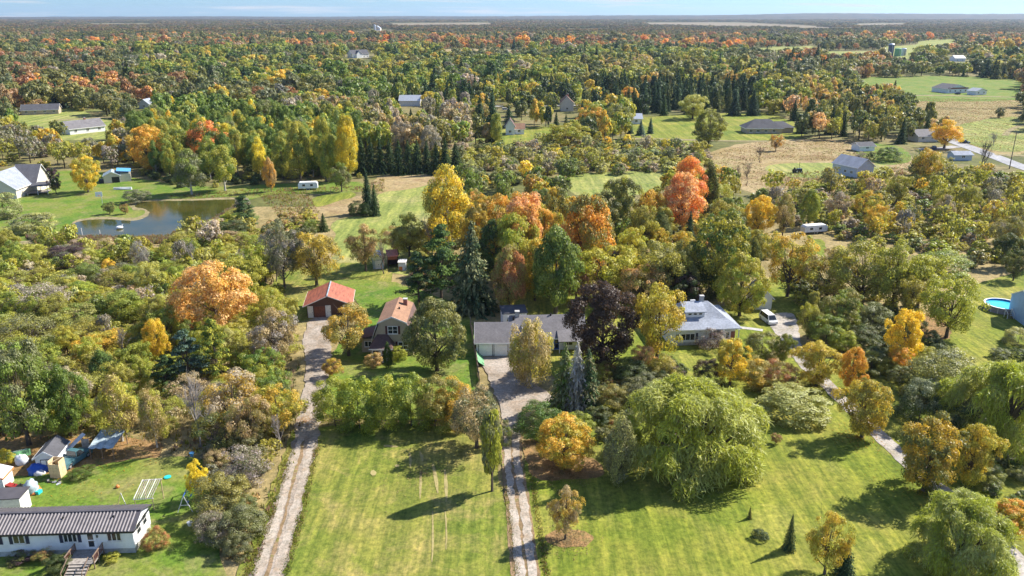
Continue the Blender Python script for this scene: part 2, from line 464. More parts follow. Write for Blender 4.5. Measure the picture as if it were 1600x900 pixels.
# ------------------------------------------------------------------ plants: shapes in a unit box (height 1, crown about 1 wide), scaled per plant
def unit_rand(rng, n):
    v = rng.normal(size=(n, 3))
    return v / np.linalg.norm(v, axis=1, keepdims=True)
def leaf_mesh(name, c, nrm, size, attr, mat, asp=0.62, rng=None, along=None, extra=None):
    n = len(c)
    nrm = nrm / np.maximum(np.linalg.norm(nrm, axis=1, keepdims=True), 1e-6)
    t = unit_rand(rng, n) if along is None else along
    t1 = t - nrm * np.sum(t * nrm, axis=1, keepdims=True)
    t1 /= np.maximum(np.linalg.norm(t1, axis=1, keepdims=True), 1e-6)
    t2 = np.cross(nrm, t1)
    s = size[:, None] * 0.5
    asp = asp if isinstance(asp, np.ndarray) else np.full(n, asp)
    a = asp[:, None]
    v = np.empty((n, 4, 3))
    v[:, 0] = c + t1 * s; v[:, 1] = c + t2 * s * a - nrm * s * 0.22
    v[:, 2] = c - t1 * s; v[:, 3] = c - t2 * s * a - nrm * s * 0.22
    m = bpy.data.meshes.new(name)
    vv = v.reshape(-1, 3); nf = n; ev = 0
    ex_v = []; ex_f = []
    if extra is not None: ex_v, ex_f = extra.v, extra.f
    nv = len(vv) + len(ex_v)
    m.vertices.add(nv)
    co = np.concatenate([vv.ravel(), np.array(ex_v, dtype=float).ravel()]) if ex_v else vv.ravel()
    m.vertices.foreach_set('co', co.astype(np.float32))
    lt = [4] * nf + [len(f) for f in ex_f]
    idx = np.concatenate([np.arange(4 * n), np.array([i + 4 * n for f in ex_f for i in f], dtype=int)]) if ex_f else np.arange(4 * n)
    m.loops.add(len(idx)); m.polygons.add(len(lt))
    m.loops.foreach_set('vertex_index', idx.astype(np.int32))
    ls = np.concatenate([[0], np.cumsum(lt)[:-1]])
    m.polygons.foreach_set('loop_start', ls.astype(np.int32))
    m.materials.append(mat)
    if ex_f:
        m.materials.append(M['bark'])
        m.polygons.foreach_set('material_index', np.array([0] * nf + [1] * len(ex_f), dtype=np.int32))
    at = m.attributes.new('leaf', 'FLOAT_VECTOR', 'FACE')
    full = np.zeros((len(lt), 3)); full[:nf] = attr
    at.data.foreach_set('vector', full.astype(np.float32).ravel())
    m.update(calc_edges=True)
    m.validate()
    return m
def limbs(name, rng, targets, base_r, mat, z_fork=(0.12, 0.5), top=0.8, extra_twigs=0, lean=0.03):
    mb = MB()
    bend = rng.normal(size=2) * lean
    def trunk_at(z): return np.array([bend[0] * z * z, bend[1] * z * z, z])
    zs = np.linspace(0, top, 6)
    mb.tube([tuple(trunk_at(z)) for z in zs], [base_r * (1 - 0.85 * z / top) * (1.35 if z == 0 else 1) for z in zs], 6)
    for tg in targets:
        zf = rng.uniform(*z_fork); zf = min(zf, tg[2] * 0.85)
        a = trunk_at(max(zf, 0.01)); b = np.array(tg)
        mid = a * 0.5 + b * 0.5 + np.array([0, 0, -0.03]) + rng.normal(size=3) * 0.02
        r0 = base_r * 0.5 * (1 - 0.6 * zf / top)
        mb.tube([tuple(a), tuple(mid), tuple(b)], [r0, r0 * 0.6, r0 * 0.15], 4)
        for _ in range(extra_twigs):
            q = a + (b - a) * rng.uniform(0.3, 0.9)
            d = (b - a) * 0.35 + rng.normal(size=3) * 0.09 + np.array([0, 0, 0.05])
            mb.tube([tuple(q), tuple(q + d)], [r0 * 0.3, r0 * 0.06], 3)
    return mb.mesh(name, mat)
def crown_broad(seed, n_clump=85, n_leaf=7000, rx=0.5, h0=0.12, cr=0.115, ls=0.05, lo=0.5, top_pow=1.0, taper=0.0, mat='leaf', low=0.35, zsq=0.8, asp=0.62, lumps=0.16):
    """leaf clumps spread over the outside (and some inside) of an uneven round volume"""
    rng = np.random.default_rng(seed)
    d = unit_rand(rng, n_clump)
    keep = (d[:, 2] > -0.55) | (rng.random(n_clump) < low)
    d = d[keep]; n_clump = len(d)
    rad = lo + (1 - lo) * rng.random(n_clump) ** 0.45
    ph = rng.random(6) * 6.28
    th = np.arctan2(d[:, 1], d[:, 0])
    lump = 1 + lumps * (np.sin(2 * th + ph[0] + 2 * d[:, 2]) + 0.7 * np.sin(3 * th + ph[1] - 3 * d[:, 2]) + 0.5 * np.sin(5 * th + ph[2] + 4 * d[:, 2]))
    zc, rz = (1 + h0) / 2, (1 - h0) / 2
    cz = zc + d[:, 2] * rad * (rz - cr * 0.7)
    tz = np.clip((cz - h0) / (1 - h0), 0, 1)
    w = (1 - taper * tz) * (rx - cr * 0.75) / rx
    c = np.stack([d[:, 0] * rad * rx * w * lump, d[:, 1] * rad * rx * w * lump, cz], 1)
    cr_i = cr * rng.uniform(0.6, 1.45, n_clump)
    p = cr_i ** 2; p /= p.sum()
    k = rng.choice(n_clump, n_leaf, p=p)
    out = c - np.array([0, 0, zc * 0.8]); out /= np.linalg.norm(out, axis=1, keepdims=True) + 1e-6
    v = unit_rand(rng, n_leaf) + 0.55 * out[k] + np.array([0, 0, 0.35])
    v /= np.linalg.norm(v, axis=1, keepdims=True)
    r = cr_i[k] * (0.55 + 0.55 * rng.random(n_leaf))
    pos = c[k] + v * r[:, None] * np.array([1, 1, zsq])
    nrm = v + 0.55 * unit_rand(rng, n_leaf)
    size = ls * rng.uniform(0.6, 1.35, n_leaf)
    crnd = rng.random(n_clump)
    attr = np.stack([crnd[k], rng.random(n_leaf), np.clip(pos[:, 2], 0, 1)], 1)
    return pos, nrm, size, attr, c, rng
def proto_broad(kind, seed, bark='bark', n_limb=14, base_r=0.03, extra=0, **kw):
    asp = kw.pop('asp', 0.62)
    pos, nrm, size, attr, c, rng = crown_broad(seed, **kw)
    keep = pos[:, 2] > 0.01
    crown = leaf_mesh(kind + '_crown', pos[keep], nrm[keep], size[keep], attr[keep], M[kw.get('mat', 'leaf')], asp, rng)
    sel = c[rng.choice(len(c), min(n_limb, len(c)), replace=False)]
    trunk = limbs(kind + '_trunk', rng, sel, base_r, M[bark], extra_twigs=extra)
    return trunk, crown
def proto_spruce(seed, levels=22, per=17, n_per=22, width=0.5, droop=0.32, gap=0.0, skew=0.75, ls=0.062, bark='bark'):
    rng = np.random.default_rng(seed)
    P, N, A, T = [], [], [], []
    for li in range(levels):
        t = li / (levels - 1)
        z = 0.05 + 0.93 * t
        Rr = width * (1 - t) ** skew + 0.012
        nb = max(4, int(per * (0.45 + 0.55 * (1 - t))))
        for b in range(nb):
            if rng.random() < gap: continue
            th = 2 * math.pi * (b + rng.random() * 0.9) / nb + li * 0.7
            L = Rr * rng.uniform(0.68, 1.12)
            cl = rng.random()
            k = max(4, int(n_per * (L / width + 0.25)))
            s = (np.arange(k) + rng.random(k)) / k
            side = rng.normal(size=k) * 0.032 * (1.25 - s)
            x = L * s
            dz = -droop * L * s + 0.22 * droop * L * s * s + rng.normal(size=k) * 0.009
            ct, st = math.cos(th), math.sin(th)
            P.append(np.stack([x * ct - side * st, x * st + side * ct, z + dz + rng.normal() * 0.006 + 0 * s], 1))
            nn = np.stack([0.45 * ct + 0 * s, 0.45 * st + 0 * s, 0.85 + 0 * s], 1) + 0.45 * rng.normal(size=(k, 3))
            N.append(nn)
            T.append(np.stack([ct + 0 * s, st + 0 * s, -droop - 0.35 + 0 * s], 1) + 0.35 * rng.normal(size=(k, 3)))
            A.append(np.stack([cl + 0 * s, rng.random(k), z + 0 * s], 1))
    P, N, A, T = map(np.concatenate, (P, N, A, T))
    P[:, 2] = np.clip(P[:, 2], 0.008, 1)
    size = ls * rng.uniform(0.7, 1.4, len(P)) * (0.55 + 0.45 * (1 - P[:, 2]))
    crown = leaf_mesh('spruce_crown', P, N, size * 1.25, A, M['needle'], 0.5, rng, T)
    trunk = MB().tube([(0, 0, 0), (0, 0, 0.5), (0, 0, 0.99)], [0.022, 0.014, 0.003], 6).mesh('spruce_trunk', M[bark])
    return trunk, crown
def proto_pine(seed):
    """white pine: uneven tiers of flat upturned sprays with gaps"""
    rng = np.random.default_rng(seed)
    P, N, A, tips = [], [], [], []
    for li in range(9):
        t = li / 8
        z = 0.22 + 0.74 * t
        Rr = 0.5 * (1 - t) ** 0.6 * rng.uniform(0.75, 1.1) + 0.05
        for b in range(rng.integers(4, 7)):
            th = rng.random() * 6.28; L = Rr * rng.uniform(0.55, 1.05)
            tip = np.array([L * math.cos(th), L * math.sin(th), z + rng.uniform(-0.03, 0.05)])
            tips.append(tip)
            for q in (0.45, 0.75, 1.0):
                c = np.array([tip[0] * q, tip[1] * q, tip[2] - 0.02 * (1 - q)]); cl = rng.random()
                k = 42
                v = unit_rand(rng, k); v[:, 2] = np.abs(v[:, 2]) * 0.8 - 0.15
                P.append(c + v * np.array([0.10, 0.10, 0.045]) * rng.uniform(0.5, 1.1, (k, 1)))
                N.append(v + np.array([0, 0, 0.6]) + 0.4 * rng.normal(size=(k, 3)))
                A.append(np.stack([np.full(k, cl), rng.random(k), np.full(k, z)], 1))
    P, N, A = map(np.concatenate, (P, N, A))
    crown = leaf_mesh('pine_crown', P, N, 0.05 * rng.uniform(0.6, 1.3, len(P)), A, M['needle'], 0.4, rng)
    trunk = limbs('pine_trunk', rng, tips[::2], 0.026, M['bark'], (0.2, 0.9), 0.96)
    return trunk, crown
def proto_willow(seed, n_boss=70, per=90, wide=0.5, hang=0.24):
    """weeping willow: many tufts of hanging strands over heavy limbs, with gaps between the tufts"""
    rng = np.random.default_rng(seed)
    P, N, A, T, S, bosses = [], [], [], [], [], []
    ph = rng.random(3) * 6.28
    gaps = rng.random(3) * 6.28
    b = 0
    while b < n_boss:
        u = rng.random() ** 0.45; th = rng.random() * 6.28
        if u > .45 and any(abs((th - g + 3.14) % 6.28 - 3.14) < .10 for g in gaps): continue
        b += 1
        lump = 1 + 0.17 * math.sin(2 * th + ph[0]) + 0.12 * math.sin(5 * th + ph[1])
        r = wide * 0.82 * u * lump
        z = 0.95 - 0.50 * u ** 2.2 + rng.normal() * 0.09 - (0.42 * rng.random() if u > .6 else 0)
        z = min(z, .97)
        c = np.array([r * math.cos(th), r * math.sin(th), max(z, .16)]); bosses.append(c); cl = rng.random()
        br = rng.uniform(.04, .085)
        for s_ in range(per):
            a = rng.random() * 6.28; rr = br * rng.random() ** 0.5
            out = np.array([math.cos(a), math.sin(a), 0]) * 0.5 + np.array([math.cos(th), math.sin(th), 0]) * u * 0.35
            p0 = c + np.array([math.cos(a) * rr, math.sin(a) * rr, 0.045 * (1 - (rr / br) ** 2)])
            Lh = min(hang * rng.uniform(0.25, 1.25) * (0.45 + 0.7 * u), p0[2] - rng.uniform(.015, .08))
            k = 5
            q = np.linspace(0.04, 1, k)
            x = p0 + np.outer(0.07 * (1 - np.exp(-2.6 * q)), out) + np.stack([0 * q, 0 * q, -Lh * q ** 1.4], 1) + rng.normal(size=(k, 3)) * 0.008
            P.append(x)
            tt = np.gradient(x, axis=0) + rng.normal(size=(k, 3)) * .008; T.append(tt)
            seg = np.linalg.norm(tt, axis=1) * 1.15 + 0.014
            S.append(seg)
            N.append(np.tile(out, (k, 1)) + 0.7 * rng.normal(size=(k, 3)) + np.array([0, 0, 0.5]) * (1 - q[:, None]))
            A.append(np.stack([np.full(k, cl), rng.random(k), x[:, 2]], 1))
    P, N, A, T, S = map(np.concatenate, (P, N, A, T, S))
    keep = P[:, 2] > 0.015
    w = np.clip(0.0075 / np.maximum(S, 1e-3), 0.06, 0.5)
    crown = leaf_mesh('willow_crown', P[keep], N[keep], S[keep], A[keep], M['leaf'], w[keep], rng, T[keep])
    idx = rng.choice(n_boss, 26, replace=False)
    trunk = limbs('willow_trunk', rng, [bosses[i] - np.array([0, 0, 0.03]) for i in idx], 0.045, M['bark'], (0.1, 0.3), 0.7)
    return trunk, crown
def twig_tree(seed, mat, n0=10, levels=4, spread=0.5, base_r=0.022, multi=False, kids=4):
    """bare branching tree: returns trunk mesh and a mesh of its twigs"""
    rng = np.random.default_rng(seed)
    tr, tw = MB(), MB()
    def grow(p, d, L, r, lv):
        q = p + d * L * 0.5 + rng.normal(size=3) * L * 0.06
        e = p + d * L + rng.normal(size=3) * L * 0.08
        mb = tr if lv == 0 else tw
        mb.tube([tuple(p), tuple(q), tuple(e)], [r, r * 0.8, r * 0.5], 6 if lv == 0 else 3)
        if lv >= levels: return
        n = n0 if lv == 0 else kids
        for i in range(n):
            f = rng.uniform(0.35, 1.0)
            s = p + (e - p) * f
            nd = d * 0.8 + rng.normal(size=3) * np.array([spread, spread, spread * 0.5]) + np.array([0, 0, 0.18])
            nd /= np.linalg.norm(nd)
            grow(s, nd, L * rng.uniform(0.42, 0.68), max(r * 0.42, 0.0022), lv + 1)
    if multi:
        for i in range(multi):
            a = 6.28 * i / multi + rng.random()
            d = np.array([math.cos(a) * 0.5, math.sin(a) * 0.5, 0.9]); d /= np.linalg.norm(d)
            grow(np.array([math.cos(a) * 0.03, math.sin(a) * 0.03, 0.0]), d, 0.42, base_r * 0.6, 0)
    else:
        grow(np.zeros(3), np.array([rng.normal() * 0.05, rng.normal() * 0.05, 1.0]), 0.5, base_r, 0)
    return tr, tw
def proto_bare(seed, mat='twig', **kw):
    tr, tw = twig_tree(seed, mat, **kw)
    return tr.mesh('bare_trunk', M[mat]), tw.mesh('bare_twigs', M[mat])
def proto_twiggy(seed, n_leaf=4500, mat='twig_dark', ls=0.03):
    """half-bare bush: many stems with thin leaves"""
    tr, tw = twig_tree(seed, mat, n0=5, levels=3, spread=0.6, base_r=0.016, multi=6, kids=4)
    pos, nrm, size, attr, c, rng = crown_broad(seed + 5, n_clump=60, n_leaf=n_leaf, h0=0.0, ls=ls, cr=0.13, low=0.5)
    tr.add(tw.v, tw.f)
    k = pos[:, 2] > 0.01
    return tr.mesh('bush_stems', M[mat]), leaf_mesh('bush_leaves', pos[k], nrm[k], size[k], attr[k], M['leaf'], 0.6, rng)

PROTO = {
    'mp': [proto_broad('maple', 100 + i, n_clump=115, n_leaf=16000, h0=0.04, cr=0.092, ls=0.029, low=.8, lo=.4, lumps=.22, extra=1, n_limb=24) for i in range(4)],
    'md': [proto_broad('dense_tree', 110 + i, n_clump=170, n_leaf=20000, h0=0.03, cr=0.085, ls=0.028, low=.85, lo=.6, lumps=.12, extra=1, n_limb=20) for i in range(3)],
    'ov': [proto_broad('oval_tree', 120 + i, n_clump=115, n_leaf=16000, h0=0.03, cr=0.105, ls=0.029, taper=0.35, lumps=0.12, low=.8) for i in range(3)],
    'lo': [proto_broad('loose_tree', 140 + i, n_clump=95, n_leaf=12000, h0=0.1, cr=0.10, ls=0.029, low=.6, n_limb=34, extra=2, lo=0.35, lumps=0.24) for i in range(4)],
    'bi': [proto_broad('birch', 160 + i, bark='bark_pale', n_clump=80, n_leaf=12500, h0=0.07, cr=0.12, ls=0.031, low=.6, taper=0.5, n_limb=18, base_r=0.024, lo=0.3) for i in range(3)],
    'we': [proto_broad('weeping_birch', 170, bark='bark_pale', n_clump=80, n_leaf=12000, h0=0.02, cr=0.11, ls=0.036, taper=0.1, n_limb=22, zsq=1.6, lo=0.35, low=0.8)],
    'po': [proto_broad('poplar', 180 + i, n_clump=70, n_leaf=9000, h0=0.06, cr=0.16, ls=0.055, lumps=0.08, zsq=0.5, base_r=0.05, n_limb=20) for i in range(2)],
    'ce': [proto_broad('cedar', 190 + i, n_clump=90, n_leaf=12000, h0=0.0, cr=0.11, ls=0.033, taper=0.62, lumps=0.08, mat='needle', lo=0.6, low=1.0, zsq=1.2, asp=0.5) for i in range(2)],
    'sp': [proto_spruce(200, gap=0.04), proto_spruce(201, gap=0.1, droop=0.4), proto_spruce(202, levels=24, per=17, skew=0.65, gap=0.05)],
    'pi': [proto_pine(210), proto_pine(211), proto_pine(212)],
    'wi': [proto_willow(220, 96, 74, hang=.2), proto_willow(221, 95, 80), proto_willow(222, 100, 80)],
    'ba': [proto_bare(230), proto_bare(231, n0=12), proto_bare(232, levels=3, n0=14, kids=6)],
    'bd': [proto_bare(235, 'twig_dark', n0=9), proto_bare(236, 'twig_dark', levels=3, n0=12, kids=5)],
    'sh': [proto_broad('shrub', 240 + i, n_clump=80, n_leaf=14000, h0=-0.25, cr=0.12, ls=0.029, lo=0.6, n_limb=6, base_r=0.012, lumps=0.2) for i in range(4)],
    'ts': [proto_twiggy(250 + i) for i in range(3)],
    'hs': [proto_broad('round_shrub', 260 + i, n_clump=150, n_leaf=13000, h0=-0.5, cr=0.10, ls=0.034, lo=0.6, n_limb=6, base_r=0.012, lumps=0.1) for i in range(2)],
}
H0 = {'md': .03, 'mp': .03, 'ov': .02, 'lo': .1, 'bi': .07, 'we': .02, 'po': .06, 'ce': 0, 'sp': 0, 'pi': .2, 'wi': .0, 'ba': .3, 'bd': .3, 'sh': -.25, 'ts': 0, 'hs': 0}
NAME = {'md': ('broadleaf_tree', 'tree'), 'mp': ('broadleaf_tree', 'tree'), 'ov': ('broadleaf_tree', 'tree'), 'lo': ('open_crowned_tree', 'tree'), 'bi': ('birch_tree', 'tree'), 'we': ('birch_tree', 'tree'),
        'po': ('poplar_tree', 'tree'), 'ce': ('cedar_tree', 'conifer'), 'sp': ('spruce_tree', 'conifer'), 'pi': ('pine_tree', 'conifer'), 'wi': ('willow_tree', 'tree'),
        'ba': ('bare_tree', 'tree'), 'bd': ('bare_tree', 'tree'), 'sh': ('shrub', 'shrub'), 'ts': ('shrub', 'shrub'), 'hs': ('shrub', 'shrub')}
BASE_OBJ = {}
for key, lst in PROTO.items():
    BASE_OBJ[key] = lst
C = {'dg': (.038, .060, .016), 'gr': (.07, .112, .02), 'lg': (.13, .17, .028), 'li': (.22, .235, .03), 'yg': (.255, .24, .036), 'ol': (.18, .165, .042), 'og': (.10, .11, .034),
     'go': (.36, .25, .035), 'ye': (.50, .36, .03), 'or': (.46, .25, .04), 'ro': (.46, .175, .05), 'pk': (.46, .275, .12), 'am': (.45, .265, .06), 'pa': (.36, .33, .32), 'ta': (.30, .22, .11), 'br': (.20, .115, .05), 'rb': (.27, .13, .06),
     'pu': (.05, .03, .02), 'ds': (.022, .042, .022), 'sg': (.042, .07, .03), 'bs': (.075, .115, .085), 'wl': (.235, .245, .07), 'gy': (.19, .17, .14), 'gg': (.135, .14, .07), 'pg': (.27, .275, .095),
     'dp': (.07, .04, .045), 'tp': (.30, .245, .165)}
def jit(c, rr, a=0.14):
    k = (1 + rr.uniform(-a, a)) * 1.65
    return [min(.8, c[0] * k * (1 + rr.uniform(-a, a) * 0.6)), min(.7, c[1] * k), min(.5, c[2] * k * (1 + rr.uniform(-a, a)))]
PLANTS = []          # (x, y, radius) of everything planted
PR = random.Random(5)
def plant(sp, x, y, h, w, ca, cb, label, group=None, var=None, rz=None, stuff=False):
    k = PR.randrange(len(PROTO[sp])) if var is None else var % len(PROTO[sp])
    trunk, crown = PROTO[sp][k]
    name, cat = NAME[sp]
    r = empty(name, (x, y, 0.0), PR.uniform(0, 6.28) if rz is None else rz)
    r.scale = (w, w, h)
    tag(r, label, cat, group)
    for nm, me in (('trunk', trunk), ('crown', crown)):
        if nm == 'trunk' and NAME[sp][1] == 'shrub': nm = 'stems'
        if sp in ('ba', 'bd') and nm == 'crown': nm = 'twigs'
        o = bpy.data.objects.new(nm, me)
        COL.objects.link(o); o.parent = r
        if nm == 'crown':
            a, b = jit(C[ca], PR), jit(C[cb], PR)
            o['tinta'] = a; o['tintb'] = b
            o.color = (*a, 1)
    PLANTS.append((x, y, w * 0.5))
    return r
def height_for(px_h, w, y, h0, s):
    """height of a round crown of width w whose outline stands px_h pixels above its foot"""
    dep = math.atan2(CAM_H, y); cd, sn = math.cos(dep), math.sin(dep)
    T = px_h / s
    lo, hi = 0.3, 60.0
    for _ in range(40):
        h = (lo + hi) / 2
        hc, b, a = h * (1 + h0) / 2, h * (1 - h0) / 2, w * 0.42
        v = hc * cd + math.sqrt((a * sn) ** 2 + (b * cd) ** 2)
        if v < T: lo = h
        else: hi = h
    return h
GROUND_HUG = {'sh': .75, 'ts': .7, 'ce': .6, 'hs': .8, 'sp': .35}
def hand(sp, cx, ty, by, wpx, ca, cb, label, group=None, var=None):
    if sp in GROUND_HUG:                                   # `by` is the visible foot of the leaves; the stem stands behind it
        s = ppm(G(cx, by).y); dep = math.atan2(CAM_H, G(cx, by).y)
        by = by - wpx * 0.5 * math.sin(dep) * GROUND_HUG[sp]
    p = G(cx, by)
    s = ppm(p.y)
    w = wpx / s
    if sp in ('sp', 'ba', 'bd', 'pi'):
        h = hz(ty, p.y) * 1.0
        h = max(h, 0.3)
    else:
        h = height_for(by - ty, w, p.y, max(H0[sp], 0), s)
        if NAME[sp][1] == 'shrub': h = max(h, 0.38 * w)
        else: h = max(h, 0.6 * w)
    return plant(sp, p.x, p.y, h, w * 1.04, ca, cb, label, group, var)

# ------------------------------------------------------------------ the setting: ground, fields, lawns, drives, pond, hills
LAYER = [0]
LEVEL = {'stubble_field': .010, 'meadow': .012, 'field': .016, 'lawn': .056, 'verge': .098, 'leaf_litter': .102, 'pond_bank': .112, 'pond': .117, 'path': .112, 'worn_streak': .104, 'gravel_drive': .118, 'gravel_yard': .126, 'lane': .132, 'foot_path': .13, 'drive_crown': .15, 'wheel_track': .142, 'road': .112, 'driveway': .112, 'farm_track': .118}
SEEN_LEVEL = {}
def ragged(pts, step, amp, seed):
    out = []
    n = len(pts)
    for i in range(n):
        a, b = pts[i], pts[(i + 1) % n]
        L = (b - a).length
        k = max(1, int(L / step))
        for j in range(k):
            p = a.lerp(b, j / k)
            q = amp * fnoise(p.x, p.y, 0.35 / max(amp, .3), seed) + 0.5 * amp * fnoise(p.x, p.y, 1.3 / max(amp, .3), seed + 7)
            r = amp * fnoise(p.x, p.y, 0.35 / max(amp, .3), seed + 3) + 0.5 * amp * fnoise(p.x, p.y, 1.3 / max(amp, .3), seed + 11)
            out.append(Vector((p.x + q, p.y + r, 0)))
    return out
def smooth(px, closed=True, n=4):
    out = []
    m = len(px)
    for i in range(m if closed else m - 1):
        p0, p1, p2, p3 = [px[(i + k) % m] if closed else px[min(max(i + k, 0), m - 1)] for k in (-1, 0, 1, 2)]
        for j in range(n):
            t = j / n
            out.append(tuple(0.5 * (2 * b + (c - a) * t + (2 * a - 5 * b + 4 * c - d) * t * t + (3 * b - a - 3 * c + d) * t ** 3) for a, b, c, d in zip(p0, p1, p2, p3)))
    if not closed: out.append(px[-1])
    return out
def sheet(name, pts, mat, amp=0.5, step=1.2, z=None, world=False):
    LAYER[0] += 1
    if z is None:
        k = LEVEL.get(name, .10)
        z = k + .002 * SEEN_LEVEL.get(name, 0)
        SEEN_LEVEL[name] = SEEN_LEVEL.get(name, 0) + 1
    P = [Vector((p[0], p[1], 0)) if world else G(*p) for p in pts]
    P = ragged(P, step, amp, LAYER[0] * 1.7) if amp else P
    tris = tessellate_polygon([[Vector((p.x, p.y, 0)) for p in P]])
    fixed = []
    for t in tris:
        a, b, c = (P[i] for i in t)
        fixed.append(t if (b - a).cross(c - a).z > 0 else (t[0], t[2], t[1]))
    m = bpy.data.meshes.new(name)
    m.from_pydata([(p.x, p.y, z) for p in P], [], fixed)
    m.materials.append(mat)
    o = bpy.data.objects.new(name, m)
    COL.objects.link(o)
    o['kind'] = 'structure'
    return o
def ribbon(name, line, mat, amp=0.2, z=None):
    """line = (px, py, width in metres) along the middle"""
    P = smooth([(G(a, b).x, G(a, b).y, w) for a, b, w in line], False, 6)
    L, Rr = [], []
    for i, p in enumerate(P):
        d = Vector(P[min(i + 1, len(P) - 1)][:2]) - Vector(P[max(i - 1, 0)][:2])
        n = Vector((-d.y, d.x)).normalized() * p[2] * 0.5
        L.append((p[0] + n.x, p[1] + n.y)); Rr.append((p[0] - n.x, p[1] - n.y))
    return sheet(name, L + Rr[::-1], mat, amp, 0.7, z, True)

EXT = 13000
def ground_sheet():
    mb = MB()
    ys = [-300, 0, 60, 120, 200, 320, 500, 800, 1300, 2500, 5000, 9000, EXT]
    for i in range(len(ys) - 1):
        xs = [-EXT, -6000, -2500, -900, -300, 0, 300, 900, 2500, 6000, EXT]
        for j in range(len(xs) - 1):
            mb.add([(xs[j], ys[i], 0), (xs[j + 1], ys[i], 0), (xs[j + 1], ys[i + 1], 0), (xs[j], ys[i + 1], 0)], [(0, 1, 2, 3)])
    return tag(mb.build('ground', M['meadow']), kind='structure')
ground_sheet()
sheet('forest_ground', [(-9000, 245), (9000, 245), (9000, 12900), (-9000, 12900)], M['forest_floor'], 0, world=True, z=0.006)

def hills():
    """low wooded ridges along the horizon"""
    mb = MB()
    for (y0, dep, seed, hl, hr) in ((7800, 1800, 1.0, 10, 42), (9300, 1500, 4.0, 18, 66), (11000, 1500, 9.0, 28, 84)):
        n = 240; rows = []
        for k in range(5):
            t = k / 4
            prof = (0, 0.55, 1.0, 0.9, 0.0)[k]
            row = []
            for i in range(n + 1):
                x = -8800 + 17600 * i / n
                s = min(max((x / y0 + 0.25) / 0.85, 0), 1); s = s * s * (3 - 2 * s)
                h = (hl + (hr - hl) * s) * (0.86 + 0.3 * fnoise(x, y0, 0.0006, seed)) + 5 * fnoise(x, y0, 0.02, seed)
                row.append((x, y0 + dep * t, max(h * prof, -1.0)))
            rows.append(row)
        vs = [v for r in rows for v in r]
        fs = [(k * (n + 1) + i, k * (n + 1) + i + 1, (k + 1) * (n + 1) + i + 1, (k + 1) * (n + 1) + i) for k in range(4) for i in range(n)]
        mb.add(vs, fs)
    return tag(mb.build('hills', M['hills'], smooth=True), kind='structure')
M['hills'] = ground_mat('wooded_hills', [(0.022, 0.03, 0.02), (0.04, 0.04, 0.024), (0.07, 0.05, 0.028), (0.05, 0.055, 0.028)], 0.006, 0.02, bumpd=4)
hills()

# meadows and fields, far to near
for pts in ([(600, 37), (775, 36), (775, 42), (610, 43)], [(1000, 36), (1150, 35.5), (1290, 41), (1280, 46), (1100, 43), (1000, 41)], [(1320, 38), (1425, 36.5), (1425, 42), (1330, 43)], [(120, 37), (250, 37.5), (250, 40.5), (130, 41)]):
    sheet('stubble_field', smooth(pts), M['field_far'], 0)
for pts in ([(536, 51), (590, 47.5), (650, 50), (610, 55), (545, 54)], [(1240, 44), (1330, 44.5), (1335, 47.5), (1240, 47.5)], [(395, 40), (470, 39.5), (470, 42), (400, 42.5)], [(860, 47), (960, 46), (960, 49), (870, 49.5)], [(90, 60), (160, 59), (165, 63), (95, 64)]):
    sheet('field', smooth(pts), M['field_far'], 0)
CLEAR = {
    'far_strip': [(530, 51), (590, 46.5), (655, 50), (612, 56.5), (540, 55.5)],
    'far_strip_b': [(1235, 43.5), (1335, 44), (1340, 49), (1235, 49)],
    'far_strip_c': [(390, 39.5), (475, 39), (475, 43), (395, 43.5)],
    'far_strip_d': [(855, 46.5), (965, 45.5), (965, 51), (865, 51)],
    'far_strip_e': [(85, 59.5), (163, 58.5), (170, 66), (90, 66)],
    'far_field': [(1165, 76), (1270, 72), (1285, 80), (1380, 79), (1385, 73), (1430, 70), (1440, 64), (1492, 62), (1486, 80), (1440, 86), (1400, 96), (1340, 100), (1280, 94), (1165, 86)],
    'far_clearing': [(690, 80), (700, 77), (830, 78), (815, 90), (690, 90)],
    'yard_lawn_far': [(1335, 124), (1462, 119), (1600, 126), (1600, 156), (1335, 154)],
    'meadow_east': [(1400, 152), (1600, 156), (1600, 242), (1495, 224), (1430, 192)],
    'lawn_open': [(985, 188), (1020, 182), (1160, 176), (1205, 178), (1256, 200), (1245, 216), (1150, 220), (1005, 220)],
    'lawn_small': [(905, 149), (962, 149), (962, 163), (905, 163)],
    'lawn_left': [(22, 184), (108, 168), (160, 186), (212, 186), (238, 188), (214, 206), (190, 216), (28, 218)],
    'lawn_strip': [(655, 203), (745, 202), (785, 212), (735, 222), (640, 219)],
    'cottage_lawn': [(778, 204), (868, 200), (868, 224), (790, 226)],
    'field_dry': [(1095, 246), (1180, 222), (1330, 220), (1425, 243), (1405, 292), (1210, 304), (1118, 280)],
}
sheet('field', smooth(CLEAR['far_field']), M['field_green'], 3, 15)
sheet('field', smooth(CLEAR['far_clearing']), M['field_tan'], 3, 15)
sheet('lawn', smooth(CLEAR['yard_lawn_far']), M['lawn_deep'], 2, 8)
sheet('meadow', smooth(CLEAR['meadow_east']), M['meadow'], 2, 8)
sheet('lawn', smooth([(1500, 196), (1600, 184), (1600, 236), (1520, 226)]), M['field_green'], 1.5, 5)
sheet('lawn', smooth(CLEAR['lawn_open']), M['lawn_green'], 1.5, 5)
sheet('lawn', smooth(CLEAR['lawn_small']), M['lawn_green'], 1.5, 5)
sheet('lawn', smooth(CLEAR['lawn_left']), M['field_green'], 1.5, 5)
sheet('lawn', smooth(CLEAR['lawn_strip']), M['field_green'], 1.5, 5)
sheet('lawn', smooth(CLEAR['cottage_lawn']), M['lawn_green'], 1.5, 5)
sheet('field', smooth(CLEAR['field_dry']), M['field_tan'], 1.5, 5)
